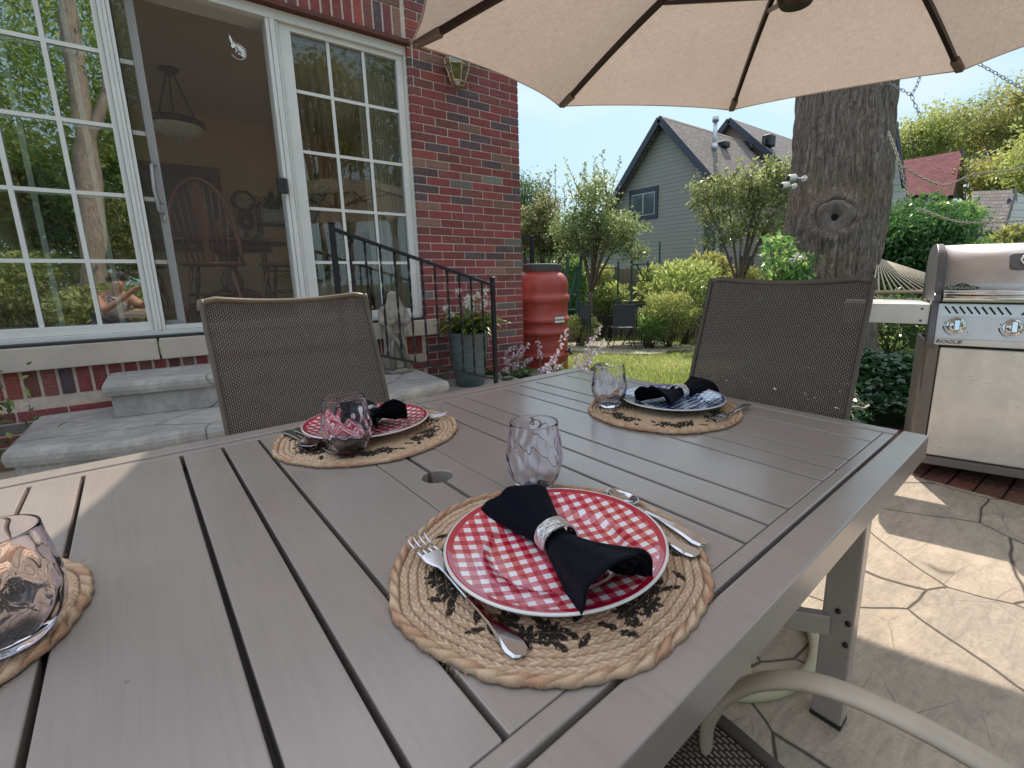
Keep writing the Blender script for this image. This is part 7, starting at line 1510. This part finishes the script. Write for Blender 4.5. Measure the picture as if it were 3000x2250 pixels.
ca = unit(rng.normal(size=(2600, 3))); ca = ca[(ca[:, 2] > -.25) & ~((ca[:, 1] > .45) & (ca[:, 2] < .45))]; leaves('hair', plain('grey_curly_hair', (.16, .14, .13), .8), hd+ca*np.array([.098, .105, .10])*rng.uniform(.85, 1.15, (len(ca), 1))+np.array([0, -.015, .02]), .035, .012, per)
skin_body('trousers', [J[0], J[11], J[12], (hx-.205, hy+.205, .14), J[15], J[16], (hx+.02, hy+.205, .14)], [(0, 1), (1, 2), (2, 3), (0, 4), (4, 5), (5, 6)], [.17, .11, .08, .06, .11, .08, .06], plain('navy_trousers', (.02, .025, .05), .85), per)
for hs, (hc, s_) in enumerate((((phone+np.array([-.085, -.02, -.03])), 1), ((phone+np.array([.05, -.07, -.04])), -1))):
    js = [tuple(J[7] if hs == 0 else J[10])]; w_ = np.array(hc); js.append(tuple(w_)); bn = [(0, 1)]; rd = [.026, .024]
    for f in range(4):
        b0 = w_+np.array([s_*.02, .005, .018*(f-1.5)+.01]); q = len(js); js += [tuple(b0), tuple(b0+np.array([s_*(.030+.004*(f % 2)), .016, .004])), tuple(b0+np.array([s_*(.046+.004*(f % 3)), .004, .004]))]; bn += [(1, q), (q, q+1), (q+1, q+2)]; rd += [.010, .0085, .007]
    q = len(js); js += [tuple(w_+np.array([s_*.012, -.012, -.03])), tuple(w_+np.array([s_*.034, -.016, -.026]))]; bn += [(1, q), (q, q+1)]; rd += [.011, .009]; skin_body('hand', js, bn, rd, M_skin, per, 0, 1)
dch = thing('phone', 'dark smartphone held up in both hands, seen only as a reflection in the left glass', 'phone', phone); m_ = MB(); m_.box((-.082, -.0045, -.038), (.082, .0045, .038), Matrix.Translation(tuple(phone+np.array([-.012, -.025, -.0])))@Matrix.Rotation(-YAW, 4, 'Z')); m_.build('body', M_dark, dch, bevel=.004)
st_ = thing('garden_stool', 'low wooden stool under the person holding the phone', 'stool', (hx-.08, hy-.26, 0)); m_ = MB(); m_.lathe([(.0, .33), (.19, .33), (.2, .345), (.19, .36), (0, .36)], 24, (hx-.08, hy-.26, 0)); m_.build('seat', M_wood, st_)
for i in range(4): a = i*PI/2+.6; m_ = MB(); m_.tube([(hx-.08+.12*math.cos(a), hy-.26+.12*math.sin(a), .33), (hx-.08+.17*math.cos(a), hy-.26+.17*math.sin(a), 0)], .015, 8); m_.build('leg', M_wood, st_)

# ================================================================ TREES BEHIND THE PHOTOGRAPHER (the garden mirrored in the glass)
def MT(px, py, d): return mirr(px, py, d)
bt0 = MT(262, 880, 10.5); bt0[2] = -.05; tr_ = thing('tall_tree', 'tall pale barked tree reflected in the left window', 'tree', bt0, group='trees reflected in the glass'); m_ = MB(); P = spline([bt0, MT(268, 700, 10.5), MT(255, 500, 10.5), MT(240, 330, 10.5), MT(205, 100, 10.5), MT(170, -150, 10.5)], 26); m_.tube(P, [.24-.004*i for i in range(26)], 22); m_.tube(spline([P[12], MT(300, 300, 10.6), MT(330, 100, 10.8)], 8), [.12-.011*i for i in range(8)], 10)
pbk = plain('pale_bark', (.24, .19, .155), .9, 0, .65, 9, .9, 30, stretch=(4, 4, .5)); m_.build('trunk', pbk, tr_)
C_ = []; 
for i in range(130):
    c0 = MT(rng.uniform(-150, 520), rng.uniform(-250, 480), rng.uniform(11, 14)); C_.append(c0+rng.normal(size=(150, 3))*.40)
leaves('crown', leafmat('mirror_leaf', (.04, .09, .02), (.24, .29, .08), .4, .45, (.46, .42, .16)), np.concatenate(C_), .15, .07, tr_)
L_mir = _mats['mirror_leaf']
for i, (px, py, d, r3, lb) in enumerate(((60, 560, 13.5, (1.7, 1.3, 1.9), 'leafy tree left of the pale trunk in the window reflection'), (430, 520, 13, (1.5, 1.3, 2.0), 'leafy tree right of the pale trunk in the window reflection'), (-150, 400, 14, (1.8, 1.4, 2.6), 'leafy tree at the far left of the window reflection'), (240, 640, 15.5, (2.4, 1.2, 1.8), 'dark leafy tree behind the pale trunk in the window reflection'))):
    c0 = MT(px, py, d); crown_tree('garden_tree', lb, (c0[0], c0[1], 0), c0, r3, L_mir if i != 3 else L_vine, 150, 60, .17, .12, 'trees reflected in the glass', 0, cl_r=.36, seed=60+i, hollow=.2)
for i, (px, py, d, r3) in enumerate(((80, 830, 10.5, (1.2, .8, .75)), (330, 900, 9.8, (1.0, .6, .45)), (430, 700, 11.5, (1.0, .8, 1.1)), (-80, 860, 10.5, (1.2, .8, .8)))):
    c0 = MT(px, py, d); rg = np.random.default_rng(i); b = thing('garden_shrub', ['sunny shrub at the left of the window reflection', 'low shrub behind the photographer in the window reflection', 'tall shrub beside the photographer in the window reflection', 'shrub beyond the left edge of the window reflection'][i], 'bush', (c0[0], c0[1], 0), group='shrubs reflected in the glass')
    dv = unit(rg.normal(size=(3600, 3))); P = c0+dv*rg.random((3600, 1))**.33*np.array(r3); P = P[P[:, 2] > .02]; leaves('foliage', L_mir if i != 1 else L_bright, P, rg.uniform(.08, .2, len(P)), .06, b)
    m_ = MB(); [m_.tube([(c0[0]+rg.normal(0, .1), c0[1]+rg.normal(0, .1), 0), tuple(c0+rg.normal(0, .3, 3))], .015, 5) for _ in range(8)]; m_.build('stem', M_trunk, b)
# trees mirrored in the right panel
for i, (px, py, d, r3, lb) in enumerate(((900, 260, 11.5, (.9, .9, .9), 'leafy branch mass in the upper left of the right window reflection'), (1000, 400, 12.5, (1.0, .9, .7), 'lighter leafy mass in the middle of the right window reflection'), (1130, 330, 10.5, (.8, .8, 1.6), 'tall leafy mass at the right of the right window reflection'))):
    c0 = MT(px, py, d); crown_tree('garden_tree', lb, (c0[0], c0[1], 0), c0, r3, L_mir, 60, 50, .13, .09, 'trees reflected in the glass', 0, cl_r=.24, seed=80+i, hollow=.2)
x_, y_ = rng.uniform(-7, 5, 60000), rng.uniform(-14, -6.9, 60000); P = np.stack([x_, y_, np.full(60000, -.03)], 1); g = blades('back_lawn', P, rng.uniform(.05, .12, 60000), np.full(60000, .02), L_grass, rng.random(60000)); g['kind'] = 'stuff'; g['label'] = 'lawn grass behind the patio'; g['category'] = 'grass'
